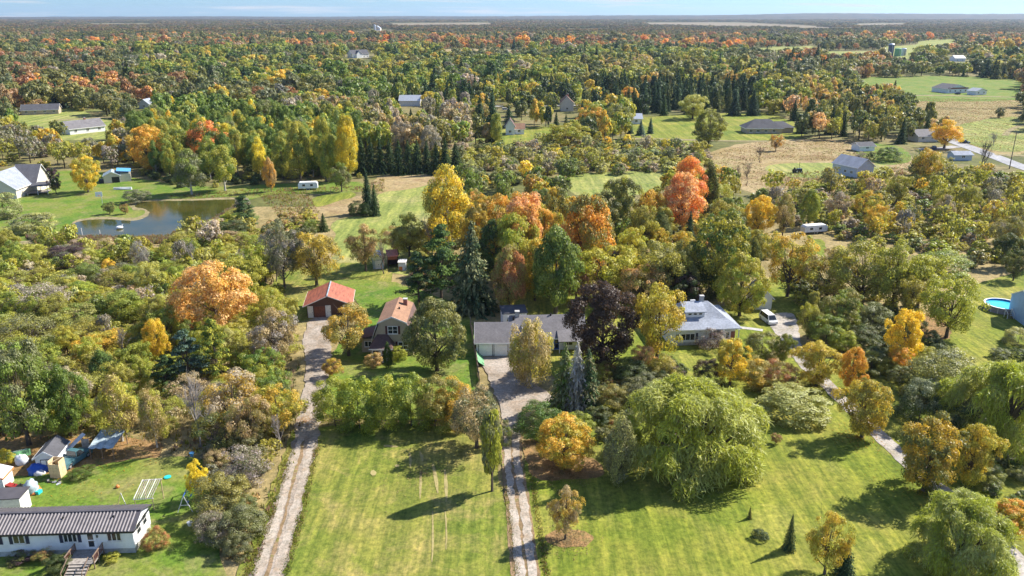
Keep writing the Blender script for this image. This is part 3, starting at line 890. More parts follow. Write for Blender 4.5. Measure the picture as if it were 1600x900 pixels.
sheet('lawn', smooth([(1195, 262), (1240, 255), (1370, 256), (1395, 268), (1370, 279), (1230, 276)]), M['field_green'], 0.8, 3)
sheet('lawn', smooth([(1335, 226), (1400, 228), (1425, 250), (1380, 258), (1345, 244)]), M['lawn_deep'], 0.8, 3)
# lawn and pond top left
sheet('lawn', smooth([(-140, 280), (60, 268), (150, 268), (230, 282), (330, 292), (420, 288), (560, 285), (560, 300), (430, 304), (390, 312), (350, 308), (235, 318), (240, 336), (170, 352), (90, 372), (-140, 376)]), M['lawn_deep'], 0.8, 3)
BANK = [(92, 366), (108, 352), (126, 343), (165, 339), (200, 341), (222, 337), (226, 330), (208, 328), (202, 318), (238, 312), (300, 311), (370, 309), (384, 316), (366, 330), (345, 342), (305, 357), (288, 368), (262, 377), (215, 377), (130, 377)]
POND = [(101, 363), (112, 352), (128, 345.5), (165, 343), (205, 345.5), (226, 341), (234, 333), (226, 327), (212, 324), (213, 317.5), (240, 315), (300, 314), (345, 312.5), (372, 312.5), (374, 318), (345, 335), (328, 345), (300, 353), (284, 362), (262, 369), (215, 371), (180, 371.5), (130, 370)]
sheet('pond_bank', smooth(BANK), M['bank'], 0.7, 1.5)
sheet('pond', smooth(POND), M['water'], 0.35, 1.0)
sheet('path', smooth([(0, 382), (60, 376), (140, 380), (215, 378), (215, 384), (140, 388), (60, 384), (0, 390)]), M['bank'], 0.5, 1.5)
# the field behind the houses
sheet('field', smooth([(590, 276), (690, 270), (692, 290), (640, 296), (592, 304)]), M['field_tan'], 0.8, 3)
sheet('field', smooth([(592, 304), (640, 296), (700, 288), (700, 350), (680, 385), (650, 400), (640, 430), (600, 425), (520, 430), (525, 385), (520, 350), (545, 340), (590, 332)]), M['field_green'], 0.9, 3)
sheet('field', smooth([(418, 492), (425, 452), (445, 425), (520, 412), (600, 415), (610, 440), (560, 450), (520, 462), (480, 500), (440, 505)]), M['lawn_front'], 0.9, 3)
sheet('lawn', smooth([(493, 308), (550, 301), (553, 308), (530, 314), (494, 324)]), M['lawn_green'], 0.7, 2)
sheet('field', smooth([(496, 320), (530, 312), (572, 306), (566, 322), (545, 335), (495, 338), (482, 332)]), M['field_tan'], 0.6, 2)
sheet('field', smooth([(890, 278), (930, 270), (1035, 268), (1045, 282), (1000, 305), (900, 305)]), M['field_green'], 0.8, 3)
sheet('lawn', smooth([(1060, 330), (1110, 332), (1120, 352), (1080, 372), (1040, 360)]), M['lawn_green'], 0.7, 2)
# yards round the houses
sheet('lawn', smooth([(520, 440), (600, 440), (660, 455), (720, 480), (740, 520), (746, 600), (700, 650), (520, 650), (500, 600), (512, 560), (560, 500), (556, 470)]), M['lawn_deep'], 0.6, 1.5)
sheet('lawn', smooth([(790, 455), (880, 455), (1000, 470), (1040, 480), (1160, 470), (1260, 380), (1290, 390), (1260, 470), (1200, 560), (1180, 600), (1100, 620), (1040, 600), (940, 590), (880, 600), (800, 520)]), M['lawn_green'], 0.6, 1.5)
# the front lawns
sheet('lawn', smooth([(478, 690), (500, 668), (600, 664), (700, 668), (745, 690), (772, 700), (782, 760), (800, 830), (818, 960), (420, 960)]), M['lawn_front'], 0.35, 1.0)
sheet('lawn', smooth([(850, 660), (930, 610), (1060, 600), (1200, 600), (1230, 560), (1300, 560), (1420, 520), (1500, 470), (1540, 440), (1700, 430), (1900, 640), (1900, 960), (848, 960), (830, 830), (818, 740)]), M['lawn_green'], 0.35, 1.2)
sheet('lawn', smooth([(-60, 760), (60, 742), (190, 720), (300, 715), (330, 735), (330, 800), (345, 880), (330, 960), (-120, 960)]), M['lawn_deep'], 0.4, 1.0)
sheet('leaf_litter', smooth([(-60, 690), (120, 684), (240, 690), (250, 712), (190, 722), (110, 738), (0, 748), (-60, 755)]), M['litter'], 0.6, 1.0)
sheet('leaf_litter', smooth([(820, 690), (880, 705), (935, 722), (940, 745), (880, 750), (830, 745)]), M['litter'], 0.5, 0.8)
sheet('leaf_litter', smooth([(855, 838), (890, 826), (925, 838), (915, 852), (870, 854)]), M['litter'], 0.5, 0.6)
sheet('leaf_litter', smooth([(1438, 495), (1475, 490), (1485, 520), (1470, 532), (1440, 525)]), M['litter'], 0.5, 0.8)
sheet('verge', smooth([(350, 960), (400, 830), (440, 720), (470, 640), (486, 590), (478, 560), (492, 560), (500, 600), (480, 680), (420, 860), (395, 960)]), M['lawn_front'], 0.4, 1.0)
# scuffed dry streaks on the left front lawn
for a_, b_, c_, d_, w_ in ((600, 697, 622, 699, .7), (640, 708, 641, 732, .35), (656, 706, 660, 722, .4), (657, 736, 656, 780, .35), (676, 726, 684, 772, .5), (695, 734, 697, 785, .45), (582, 736, 584, 744, .8), (619, 727, 621, 731, .6), (676, 800, 675, 880, .25), (696, 800, 697, 860, .2)):
    ribbon('worn_streak', [(a_, b_, w_ * .5), ((a_ + c_) / 2 + 1, (b_ + d_) / 2, w_), (c_, d_, w_ * .4)], M['streak'], .07)
# drives
ribbon('gravel_drive', [(398, 960, 3.6), (418, 895, 3.5), (447, 800, 3.5), (472, 710, 3.4), (488, 630, 3.4), (497, 570, 4.2), (496, 530, 5.0), (498, 508, 4.2), (505, 496, 4.0)], M['gravel'], 0.45)
ribbon('wheel_track', [(382, 960, 1.0), (405, 895, 1.0), (437, 800, 1.0), (464, 710, 1.0), (481, 640, 0.9)], M['gravel_pale'], 0.26)
ribbon('wheel_track', [(414, 960, 1.0), (433, 895, 1.0), (460, 800, 1.0), (483, 710, 1.0), (497, 640, 0.9)], M['gravel_pale'], 0.26)
ribbon('drive_crown', [(400, 940, 0.35), (420, 890, 0.5), (444, 812, 0.35), (452, 780, 0.25), (460, 745, 0.5), (470, 715, 0.45), (474, 690, 0.3)], M['gravel_mid'], 0.18)
sheet('gravel_yard', smooth([(752, 559), (800, 557), (822, 590), (862, 618), (858, 630), (826, 636), (814, 652), (812, 690), (788, 690), (784, 650), (775, 620), (763, 590)]), M['gravel'], 0.35, 0.8)
ribbon('gravel_drive', [(827, 960, 3.2), (819, 880, 3.1), (808, 780, 3.0), (800, 720, 2.9), (799, 680, 3.2)], M['gravel_mid'], 0.18)
ribbon('wheel_track', [(818, 960, 1.05), (811, 880, 1.0), (800, 780, 0.95), (793, 720, 0.95), (793, 672, 1.2)], M['gravel_pale'], 0.26)
ribbon('wheel_track', [(838, 960, 1.05), (830, 880, 1.0), (817, 780, 0.95), (807, 720, 0.95), (806, 672, 1.2)], M['gravel_pale'], 0.26)
sheet('gravel_yard', smooth([(1203, 494), (1236, 490), (1246, 508), (1250, 532), (1256, 558), (1244, 562), (1226, 538), (1208, 516)]), M['lane'], 0.35, 1.0)
ribbon('lane', [(1248, 556, 2.7), (1264, 576, 2.5), (1290, 600, 2.4), (1324, 634, 2.4), (1360, 668, 2.4), (1397, 704, 2.3), (1442, 745, 2.3), (1482, 775, 2.3), (1532, 820, 2.3), (1592, 880, 2.5), (1662, 960, 2.6)], M['lane'], 0.3)
ribbon('foot_path', [(1150, 512, 1.2), (1170, 514, 1.2), (1192, 517, 1.2)], M['stone'], 0.05)
# the road top right and its verge
ribbon('road', [(1700, 293, 7), (1600, 262, 7), (1560, 247, 7), (1530, 236, 7), (1500, 225, 7), (1470, 214, 7), (1440, 204, 7)], M['asphalt'], 0.15)
ribbon('road', [(1495, 229, 5), (1470, 232, 5), (1440, 234, 5)], M['asphalt'], 0.15)
ribbon('road', [(700, 166.5, 6), (800, 166, 6), (860, 165, 6), (930, 164.5, 6)], M['asphalt'], 0.15)
ribbon('farm_track', [(1555, 242, 4), (1600, 244, 4), (1680, 250, 4)], M['bank'], 0.3)
ribbon('farm_track', [(1570, 212, 3), (1585, 200, 3), (1620, 190, 3)], M['bank'], 0.3)
ribbon('driveway', [(1372, 149.5, 6), (1460, 149.2, 7), (1520, 150.5, 7), (1600, 152.5, 5)], M['bank'], 0.3)
ribbon('driveway', [(930, 218, 5), (1000, 217, 5), (1120, 220, 4), (1200, 221, 4)], M['bank'], 0.3)
ribbon('driveway', [(90, 188, 5), (150, 184, 5), (190, 183, 5), (240, 182, 5)], M['bank'], 0.3)

# ------------------------------------------------------------------ buildings
def window(parent, x, z, w, h, face, pos, frame='white', cols=2, rows=1, shutters=None, sill=True, depth=0.05):
    """window on a wall: face 'f' front (y=pos, looks to -y), 'r' right end (x=pos), 'l' left end, 'b' back; x is along the wall, z its lower edge"""
    sgn = {'f': -1, 'b': 1, 'r': 1, 'l': -1}[face]
    def bx(mb, a0, a1, d0, d1, z0, z1):
        d0, d1 = sorted((pos + sgn * d0, pos + sgn * d1))
        if face in 'fb': mb.box(a0, a1, d0, d1, z0, z1)
        else: mb.box(d0, d1, a0, a1, z0, z1)
    t = 0.09
    mb = MB()
    bx(mb, x, x + t, 0.0, depth, z, z + h); bx(mb, x + w - t, x + w, 0.0, depth, z, z + h)
    bx(mb, x + t, x + w - t, 0.0, depth, z + h - t, z + h); bx(mb, x + t, x + w - t, 0.0, depth, z, z + t)
    for i in range(1, cols):
        c = x + w * i / cols
        bx(mb, c - t * 0.5, c + t * 0.5, 0.0, depth - 0.004, z + t, z + h - t)
    for j in range(1, rows):
        c = z + h * j / rows
        for i in range(cols):
            a0 = x + t if i == 0 else x + w * i / cols + t * 0.5
            a1 = x + w - t if i == cols - 1 else x + w * (i + 1) / cols - t * 0.5
            bx(mb, a0, a1, 0.0, depth - 0.008, c - t * 0.4, c + t * 0.4)
    o = mb.build('window', M[frame], parent)
    g = MB(); bx(g, x + t * 0.5, x + w - t * 0.5, 0.003, depth - 0.02, z + t * 0.5, z + h - t * 0.5)
    g.build('pane', M['glass'], o)
    if sill:
        s = MB(); bx(s, x - 0.05, x + w + 0.05, 0.0, depth + 0.06, z - 0.07, z - 0.004)
        s.build('sill', M[frame], o)
    if shutters:
        for a in (x - 0.42, x + w + 0.06):
            q = MB(); bx(q, a, a + 0.36, 0.002, 0.045, z - 0.03, z + h + 0.03)
            q.build('shutter', M[shutters], parent)
    return o
def door(parent, x, z, w, h, face, pos, mat='white', glass=True, name='door'):
    sgn = {'f': -1, 'b': 1, 'r': 1, 'l': -1}[face]
    def bx(mb, a0, a1, d0, d1, z0, z1):
        d0, d1 = sorted((pos + sgn * d0, pos + sgn * d1))
        if face in 'fb': mb.box(a0, a1, d0, d1, z0, z1)
        else: mb.box(d0, d1, a0, a1, z0, z1)
    fr = MB(); bx(fr, x - 0.1, x, 0, 0.06, z, z + h + 0.1); bx(fr, x + w, x + w + 0.1, 0, 0.06, z, z + h + 0.1); bx(fr, x, x + w, 0, 0.06, z + h, z + h + 0.1)
    d = MB(); bx(d, x + 0.004, x + w - 0.004, 0.003, 0.035, z + 0.01, z + h - 0.004)
    o = d.build(name, M[mat], parent)
    fr.build('frame', M['white'], o)
    if glass:
        for z0, z1 in ((0.15, 0.52), (0.58, 0.92)):
            g = MB(); bx(g, x + w * 0.2, x + w * 0.8, 0.02, 0.045, z + h * z0, z + h * z1)
            g.build('pane', M['glass'], o)
    k = MB(); bx(k, x + w * 0.86, x + w * 0.93, 0.02, 0.1, z + h * 0.45, z + h * 0.5)
    k.build('handle', M['metal'], o)
    return o
def place(name, FL, FR, label, cat, group=None):
    """a thing standing on the line FL-FR (photograph places of its front corners on the ground)"""
    a, b = G(*FL), G(*FR)
    r = empty(name, (a.x, a.y, 0), math.atan2(b.y - a.y, b.x - a.x))
    PLANTS.append(((a.x + b.x) / 2, (a.y + b.y) / 2 + 2, (b - a).length * 0.5))
    return tag(r, label, cat, group), (b - a).length
def gable_x(parent, x0, x1, y0, y1, e, r, roof, wall, oh=0.4, t=0.16, z0=0.0, trim='white', ridge=None, name_wall='wall'):
    """ridge along x: walls and gables, two roof slopes, fascia"""
    ym = (y0 + y1) / 2 if ridge is None else ridge
    wm = MB()
    wm.add([(x0, y0, z0), (x1, y0, z0), (x1, y1, z0), (x0, y1, z0), (x0, y0, e), (x1, y0, e), (x1, y1, e), (x0, y1, e), (x0, ym, r - 0.02), (x1, ym, r - 0.02)],
           [(0, 1, 5, 4), (1, 2, 6, 9, 5), (2, 3, 7, 6), (3, 0, 4, 8, 7)])
    wm.build(name_wall, M[wall], parent)
    sf, sb = (r - e) / (ym - y0), (r - e) / (y1 - ym)
    rm = MB()
    rm.slab([(x0 - oh, y0 - oh, e - sf * oh + t), (x1 + oh, y0 - oh, e - sf * oh + t), (x1 + oh, ym, r + t), (x0 - oh, ym, r + t)], t)
    rm.slab([(x0 - oh, ym, r + t - 0.001), (x1 + oh, ym, r + t - 0.001), (x1 + oh, y1 + oh, e - sb * oh + t), (x0 - oh, y1 + oh, e - sb * oh + t)], t)
    o = rm.build('roof', M[roof], parent)
    f = MB()
    f.box(x0 - oh, x1 + oh, y0 - oh - 0.03, y0 - oh - 0.004, e - sf * oh - 0.06, e - sf * oh + t + 0.01)
    for xx in (x0 - oh - 0.03, x1 + oh + 0.004):
        f.prism([(y0 - oh, e - sf * oh - 0.03), (ym, r - 0.03), (y1 + oh, e - sb * oh - 0.03), (y1 + oh, e - sb * oh + t + .02), (ym, r + t + .02), (y0 - oh, e - sf * oh + t + .02)], 0, 0.026)
        for i in range(len(f.v) - 12, len(f.v)):
            a, b, c = f.v[i]; f.v[i] = (xx + b, a, c)
    f.build('fascia', M[trim], o)
    return o
def gable_y(parent, x0, x1, y0, y1, e, r, roof, wall, oh=0.4, t=0.16, z0=0.0, trim='white', name_wall='wall'):
    """ridge along y (gable faces the front)"""
    xm = (x0 + x1) / 2
    wm = MB()
    wm.add([(x0, y0, z0), (x1, y0, z0), (x1, y1, z0), (x0, y1, z0), (x0, y0, e), (x1, y0, e), (x1, y1, e), (x0, y1, e), (xm, y0, r - 0.02), (xm, y1, r - 0.02)],
           [(0, 1, 5, 8, 4), (1, 2, 6, 5), (2, 3, 7, 9, 6), (3, 0, 4, 7)])
    wm.build(name_wall, M[wall], parent)
    s = (r - e) / (xm - x0)
    rm = MB()
    rm.slab([(x0 - oh, y1 + oh, e - s * oh + t), (x0 - oh, y0 - oh, e - s * oh + t), (xm, y0 - oh, r + t), (xm, y1 + oh, r + t)], t)
    rm.slab([(xm, y1 + oh, r + t - .001), (xm, y0 - oh, r + t - .001), (x1 + oh, y0 - oh, e - s * oh + t), (x1 + oh, y1 + oh, e - s * oh + t)], t)
    o = rm.build('roof', M[roof], parent)
    f = MB()
    f.prism([(x0 - oh, e - s * oh - .03), (xm, r - .03), (x1 + oh, e - s * oh - .03), (x1 + oh, e - s * oh + t + .02), (xm, r + t + .02), (x0 - oh, e - s * oh + t + .02)], y0 - oh - 0.03, y0 - oh - 0.004)
    f.box(x0 - oh - 0.03, x0 - oh - .004, y0 - oh, y1 + oh, e - s * oh - .05, e - s * oh + t + .01)
    f.box(x1 + oh + .004, x1 + oh + 0.03, y0 - oh, y1 + oh, e - s * oh - .05, e - s * oh + t + .01)
    f.build('fascia', M[trim], o)
    return o
def hip(parent, x0, x1, y0, y1, e, r, roof, wall, oh=0.5, t=0.15, inset=None, trim='white', flare=0.0):
    w = (y1 - y0) / 2 + oh
    ins = w if inset is None else inset
    ym = (y0 + y1) / 2
    B_(x0, x1, y0, y1, 0, e).build('wall', M[wall], parent)
    a, b, c, d = x0 - oh, x1 + oh, y0 - oh, y1 + oh
    rm = MB()
    ez = e
    L, Rg = (a + ins, ym, r), (b - ins, ym, r)
    if flare:
        k = 0.42; zf = ez + (r - ez) * (k - flare)
        def mid(p, q): return (p[0] + (q[0] - p[0]) * k, p[1] + (q[1] - p[1]) * k, zf)
        A, Bq, Cq, D = (a, c, ez), (b, c, ez), (b, d, ez), (a, d, ez)
        mA, mB, mC, mD = mid(A, L), mid(Bq, Rg), mid(Cq, Rg), mid(D, L)
        vs = [A, Bq, Cq, D, mA, mB, mC, mD, L, Rg]
        rm.add(vs, [(0, 1, 5, 4), (1, 2, 6, 5), (2, 3, 7, 6), (3, 0, 4, 7), (4, 5, 9, 8), (5, 6, 9), (6, 7, 8, 9), (7, 4, 8)])
    else:
        rm.add([(a, c, ez), (b, c, ez), (b, d, ez), (a, d, ez), L, Rg], [(0, 1, 5, 4), (1, 2, 5), (2, 3, 4, 5), (3, 0, 4)])
    o = rm.build('roof', M[roof], parent)
    f = MB()
    f.box(a, b, c - .03, c - .002, ez - 0.2, ez + .03); f.box(a, b, d + .002, d + .03, ez - .2, ez + .03)
    f.box(a - .03, a - .002, c, d, ez - .2, ez + .03); f.box(b + .002, b + .03, c, d, ez - .2, ez + .03)
    f.build('fascia', M[trim], o)
    B_(a, b, c, d, ez - 0.16, ez - 0.02).build('soffit', M[trim], parent)
    return o
def chimney(parent, x, y, z0, z1, w=0.6, mat='brick'):
    o = B_(x - w / 2, x + w / 2, y - w / 2, y + w / 2, z0, z1).build('chimney', M[mat], parent)
    B_(x - w / 2 - .06, x + w / 2 + .06, y - w / 2 - .06, y + w / 2 + .06, z1, z1 + .1).build('cap', M['stone'], o)
    return o
def vent(parent, x, y, z, r=0.12, h=0.4, mat='black'):
    return MB().cyl(x, y, z - 0.3, z + h, r, 8).build('roof_vent', M[mat], parent)

# --- the long white mobile home, bottom left
home, HL = place('mobile_home', (-90, 874), (213, 865), 'long white mobile home under a dark ribbed metal roof', 'mobile home')
HE, HR, HD = 3.15, 4.05, 4.6
B_(0, HL, 0, HD, 0.75, HE).build('wall', M['siding_white'], home)
MB().add([(HL + .003, 0, HE), (HL + .003, HD, HE), (HL + .003, HD / 2, HR), (HL - .2, 0, HE), (HL - .2, HD, HE), (HL - .2, HD / 2, HR)], [(0, 1, 2), (5, 4, 3)]).build('gable', M['siding_white'], home)
B_(.05, HL - .06, 0.06, HD - .06, 0, 0.75).build('skirting', M['stone'], home)
oh = 0.3; s_ = (HR - HE) / (HD / 2)
rf = MB()
rf.slab([(-.3, -oh, HE - s_ * oh + .1), (HL + oh, -oh, HE - s_ * oh + .1), (HL + oh, HD / 2, HR + .1), (-.3, HD / 2, HR + .1)], .1)
rf.slab([(-.3, HD / 2, HR + .099), (HL + oh, HD / 2, HR + .099), (HL + oh, HD + oh, HE - s_ * oh + .1), (-.3, HD + oh, HE - s_ * oh + .1)], .1)
roof = rf.build('roof', M['roof_metal'], home)
ribs, ribs_b = MB(), MB()
nrib = int(HL / 0.38)
for i in range(nrib):
    x = 0.1 + i * 0.38
    for (ya, za, yb, zb) in ((-oh, HE - s_ * oh + .1, HD / 2, HR + .1), (HD / 2, HR + .1, HD + oh, HE - s_ * oh + .1)):
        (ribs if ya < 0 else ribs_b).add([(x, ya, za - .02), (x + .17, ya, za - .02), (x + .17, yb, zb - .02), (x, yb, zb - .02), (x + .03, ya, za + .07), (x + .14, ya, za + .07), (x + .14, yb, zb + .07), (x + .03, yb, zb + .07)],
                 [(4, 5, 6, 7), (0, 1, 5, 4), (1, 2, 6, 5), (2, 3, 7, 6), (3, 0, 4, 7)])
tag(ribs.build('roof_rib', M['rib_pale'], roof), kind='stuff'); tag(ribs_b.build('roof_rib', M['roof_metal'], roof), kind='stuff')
B_(-.3, HL + oh, HD / 2 - .16, HD / 2 + .16, HR + .13, HR + .19).build('ridge_cap', M['roof_metal'], roof)
f = MB(); f.box(-.3, HL + oh, -oh - .05, -oh - .004, HE - s_ * oh - .1, HE - s_ * oh + .12)
f.box(HL + oh + .004, HL + oh + .05, -oh, HD + oh, HE - .16, HE - .02)
f.build('gutter', M['black'], home)
gx = lambda px: HL * (px + 90) / 303.0
window(home, gx(26), 1.75, 1.3, 1.15, 'f', 0, 'offwhite', 2, 1, 'navy')
window(home, gx(104), 1.75, 1.5, 1.15, 'f', 0, 'offwhite', 3, 1, 'navy')
window(home, gx(172), 1.75, 1.55, 1.15, 'f', 0, 'offwhite', 3, 1)
window(home, gx(-8), 1.75, .8, 1.15, 'f', 0, 'offwhite', 1, 1, 'navy')
door(home, gx(139), 0.8, 1.0, 2.1, 'f', 0, 'white')
window(home, 0.9, 1.65, 1.1, 1.4, 'r', HL, 'offwhite', 1, 2)
window(home, 2.6, 1.65, 1.1, 1.4, 'r', HL, 'offwhite', 1, 2)
for q in (0.42, 0.62, 0.88): vent(home, HL * q, HD * 0.32, HE + .55, 0.1, 0.35)
B_(gx(152) + .3, gx(152) + .42, -.12, -.005, 2.3, 2.6).build('wall_lamp', M['black'], home)
# porch deck and steps of the mobile home
deck = empty('porch_deck', home.location, home.rotation_euler.z)
tag(deck, 'weathered wooden porch deck with railings and steps before the mobile home door', 'porch deck')
dx0, dx1 = gx(121), gx(164)
dY = -2.5
for i in range(10):
    a = dY + 0.25 * i
    B_(dx0, dx1, a + .005, a + 0.24, 0.66, 0.72).build('plank', M['wood_grey'], deck)
for i in range(5):
    z = 0.62 - i * 0.14
    B_(dx0 + .35, dx1 - .55, dY - 0.36 * (i + 1), dY - 0.36 * i - 0.02, z - .06, z).build('step', M['wood_grey'], deck)
for x in (dx0 + .3, dx1 - .5):
    MB().slab([(x, dY - 1.9, .06), (x + .05, dY - 1.9, .06), (x + .05, dY, .7), (x, dY, .7)], .16).build('stringer', M['wood'], deck)
for x, y in ((dx0, dY), (dx1, dY), (dx0, -.2), (dx1, -.2), (dx0, -1.4), (dx1, -1.4)):
    B_(x - .05, x + .05, y - .05, y + .05, 0, 1.62).build('post', M['wood'], deck)
for x in (dx0, dx1):
    B_(x - .06, x + .06, dY - .06, -.1, 1.62, 1.68).build('handrail', M['wood'], deck)
    B_(x - .03, x + .03, dY, -.1, 0.86, 0.92).build('lower_rail', M['wood'], deck)
    for i in range(13):
        y = dY + 0.18 + i * .17
        B_(x - .02, x + .02, y - .02, y + .02, 0.92, 1.62).build('baluster', M['wood_red'], deck)
for x in (dx0 + .3, dx1 - .5):
    MB().slab([(x - .04, dY - 1.8, .95), (x + .04, dY - 1.8, .95), (x + .04, dY, 1.62), (x - .04, dY, 1.62)], .07).build('stair_rail', M['wood'], deck)
    B_(x - .04, x + .04, dY - 1.84, dY - 1.76, 0, .96).build('stair_post', M['wood'], deck)

# flat annexe behind the home
ax, AL = place('lean_to', (-70, 815), (36, 808), 'low dark-roofed lean-to behind the white mobile home', 'lean-to')
B_(0, AL, 0, 2.4, 0, 2.5).build('wall', M['offwhite'], ax)
MB().slab([(-.2, -.2, 2.75), (AL + .2, -.2, 2.75), (AL + .2, 2.6, 2.62), (-.2, 2.6, 2.62)], .12).build('roof', M['roof_metal'], ax)
# pale timber frame behind the right end of the home
tf, TL = place('timber_frame', (212, 800), (240, 798), 'bare pale timber roof frame behind the right end of the mobile home', 'timber frame')
for i in range(9):
    x = TL * i / 8
    m = MB()
    m.slab([(x, 0, 1.9), (x + .07, 0, 1.9), (x + .07 + .5, 2.4, 3.0), (x + .5, 2.4, 3.0)], .1)
    m.build('rafter', M['wood_grey'] if i % 3 else M['offwhite'], tf)
for y, z, o_ in ((-.02, 1.78, 0), (2.4, 2.88, .5)):
    B_(o_ - .1, TL + o_ + .2, y, y + .08, z - .1, z - .005).build('beam', M['offwhite'], tf)
for x in (0, TL):
    for y, z, o_ in ((0.1, 1.66, 0), (2.36, 2.76, .5)):
        B_(x + o_, x + o_ + .09, y, y + .08, 0, z - .01).build('post', M['wood_pale'], tf)
MB().tube([(-2.4, .6, 0.0), (-1.7, .9, 2.2)], [.05, .05], 4).build('brace', M['wood_pale'], tf)
MB().tube([(-1.0, .5, 0.0), (-1.7, .9, 2.22)], [.05, .05], 4).build('brace', M['offwhite'], tf)

# --- gambrel house
gh, GW = place('gambrel_house', (585, 556), (646, 556), 'tan house with a brown gambrel roof and white front windows', 'house')
GY = gh.location.y
k = ppm(GY)
pk = hz(496, GY); eave = hz(529.5, GY); knee = hz(505, GY)
GD = Yat(467, pk) - GY
xm = GW / 2
kx = GW * 0.26
prof = [(0, 0), (GW, 0), (GW, eave), (GW - kx * .62, knee), (xm, pk), (kx * .62, knee), (0, eave)]
MB().prism(prof, 0, GD).build('wall', M['siding_tan'], gh)
rm = MB(); ov = .35
rr = [(-.35, eave - .35), (kx * .5, knee + .05), (xm, pk + .1), (GW - kx * .5, knee + .05), (GW + .35, eave - .35)]
rl = MB()
rl.slab([(rr[0][0], GD + ov, rr[0][1] + .18), (rr[0][0], -ov, rr[0][1] + .18), (rr[1][0], -ov, rr[1][1] + .18), (rr[1][0], GD + ov, rr[1][1] + .18)], .18)
rl.slab([(rr[3][0], GD + ov, rr[3][1] + .18), (rr[3][0], -ov, rr[3][1] + .18), (rr[4][0], -ov, rr[4][1] + .18), (rr[4][0], GD + ov, rr[4][1] + .18)], .18)
rm.slab([(rr[1][0], GD + ov, rr[1][1] + .18), (rr[1][0], -ov, rr[1][1] + .18), (rr[2][0], -ov, rr[2][1] + .18), (rr[2][0], GD + ov, rr[2][1] + .18)], .18)
rm.slab([(rr[2][0], GD + ov, rr[2][1] + .179), (rr[2][0], -ov, rr[2][1] + .179), (rr[3][0], -ov, rr[3][1] + .18), (rr[3][0], GD + ov, rr[3][1] + .18)], .18)
roof = rm.build('roof', M['roof_brown'], gh)
rl.build('lower_roof', M['roof_darkbrown'], roof)
f = MB()
up = [(a, b + .2) for a, b in rr]; dn = [(a, b - .06) for a, b in rr]
f.prism(dn + up[::-1], -ov - .05, -ov - .004)
f.build('bargeboard', M['offwhite'], gh)
chimney(gh, xm + 1.4, GD * .78, pk - 1.4, pk + .75, .7)
vent(gh, xm + .7, GD * .45, pk + .0, .15, .35)
window(gh, xm - .85, knee - 2.0, 1.75, 1.45, 'f', 0, 'white', 2, 2, 'maroon')
window(gh, GW * .62, 1.25, 1.75, 1.45, 'f', 0, 'white', 2, 2, 'maroon')
# front entry porch
P0, P1 = -0.15, GW * .5
B_(P0, P1, -2.3, -.002, 0, 2.35).build('porch', M['siding_tan'], gh)
pr = MB(); pm = (P0 + P1) / 2
pr.add([(P0 - .3, -2.6, 2.4), (P1 + .3, -2.6, 2.4), (P1 + .3, 0, 2.4), (P0 - .3, 0, 2.4), (P0 + .9, -.02, 4.1), (P1 - .9, -.02, 4.1)], [(0, 1, 5, 4), (1, 2, 5), (3, 0, 4)])
pr.build('porch_roof', M['roof_darkbrown'], gh)
B_(P0 - .3, P1 + .3, -2.63, -2.602, 2.22, 2.42).build('porch_fascia', M['white'], gh)
window(gh, P0 + .25, .75, 1.25, 1.35, 'f', -2.3, 'white', 1, 2)
door(gh, P0 + 1.75, .1, .95, 2.05, 'f', -2.3, 'white')
B_(P0 + 1.5, P0 + 2.9, -3.2, -2.31, 0, .14).build('door_step', M['stone'], gh)
# low wing on the left side of the gambrel house
B_(-2.4, -.002, 1.5, 6.0, 0, 2.6).build('side_wing', M['siding_tan'], gh)
MB().slab([(-2.7, 1.2, 2.75), (-.01, 1.2, 3.4), (-.01, 6.3, 3.4), (-2.7, 6.3, 2.75)], .12).build('wing_roof', M['roof_darkbrown'], gh)
window(gh, -1.9, 1.1, 1.3, 1.1, 'f', 1.5, 'white', 2, 1)

# --- red-roofed shed
rs, RW = place('red_roofed_shed', (481, 497), (547, 494), 'dark wooden garage shed with a rusty red metal roof', 'shed')
RY = rs.location.y
re_, rp = hz(476, RY), hz(463, RY)
RD = Yat(443, rp) - RY
gable_y(rs, 0, RW, 0, RD, re_, rp, 'roof_red', 'siding_dark', .7, .12, trim='offwhite')
B_(RW / 2 - .12, RW / 2 + .12, -.7, RD + .7, rp + .125, rp + .2).build('ridge_cap', M['tarp_grey'], rs)
for a in (.1, RW * .43, RW - 1.25):
    d = B_(a, a + 1.05, -.07, -.003, .05, re_ - .35).build('door', M['offwhite'], rs)
    B_(a + .9, a + .96, -.12, -.07, 1.0, 1.3).build('handle', M['black'], d)
B_(1.4, RW * .42, -.05, -.003, .05, re_ - .5).build('garage_door', M['wood_red'], rs)

# --- garage and bungalow in the middle
ga, GA = place('double_garage', (744.5, 557), (799, 556.5), 'white double garage with a grey roof and two overhead doors', 'garage')
GAY = ga.location.y
e_, r_ = hz(533.5, GAY) + .1, None
gd = 7.2
r_ = hz(504.5, GAY + gd / 2)
gable_x(ga, 0, GA, 0, gd, e_ - .25, max(r_, e_ + .9), 'roof_grey', 'siding_white', .35)
for i in range(2):
    x = .45 + i * (GA - .75) / 2
    w = (GA - .75) / 2 - .35
    d = MB()
    for j in range(4):
        d.box(x, x + w, -.05, -.003, .12 + j * .53, .12 + j * .53 + .51)
    dd = d.build('garage_door', M['white'], ga)
    fr = MB(); fr.box(x - .09, x - .003, -.08, -.002, .1, 2.33); fr.box(x + w + .003, x + w + .09, -.08, -.002, .1, 2.33); fr.box(x - .09, x + w + .09, -.08, -.002, 2.335, 2.43)
    fr.build('frame', M['black'], dd)
B_(-.05, GA + .05, -1.1, -.01, 0, .1).build('apron', M['stone'], ga)
bu, BL = place('bungalow', (801, 549), (913, 546), 'long low bungalow with a grey shingle roof behind the birch', 'bungalow')
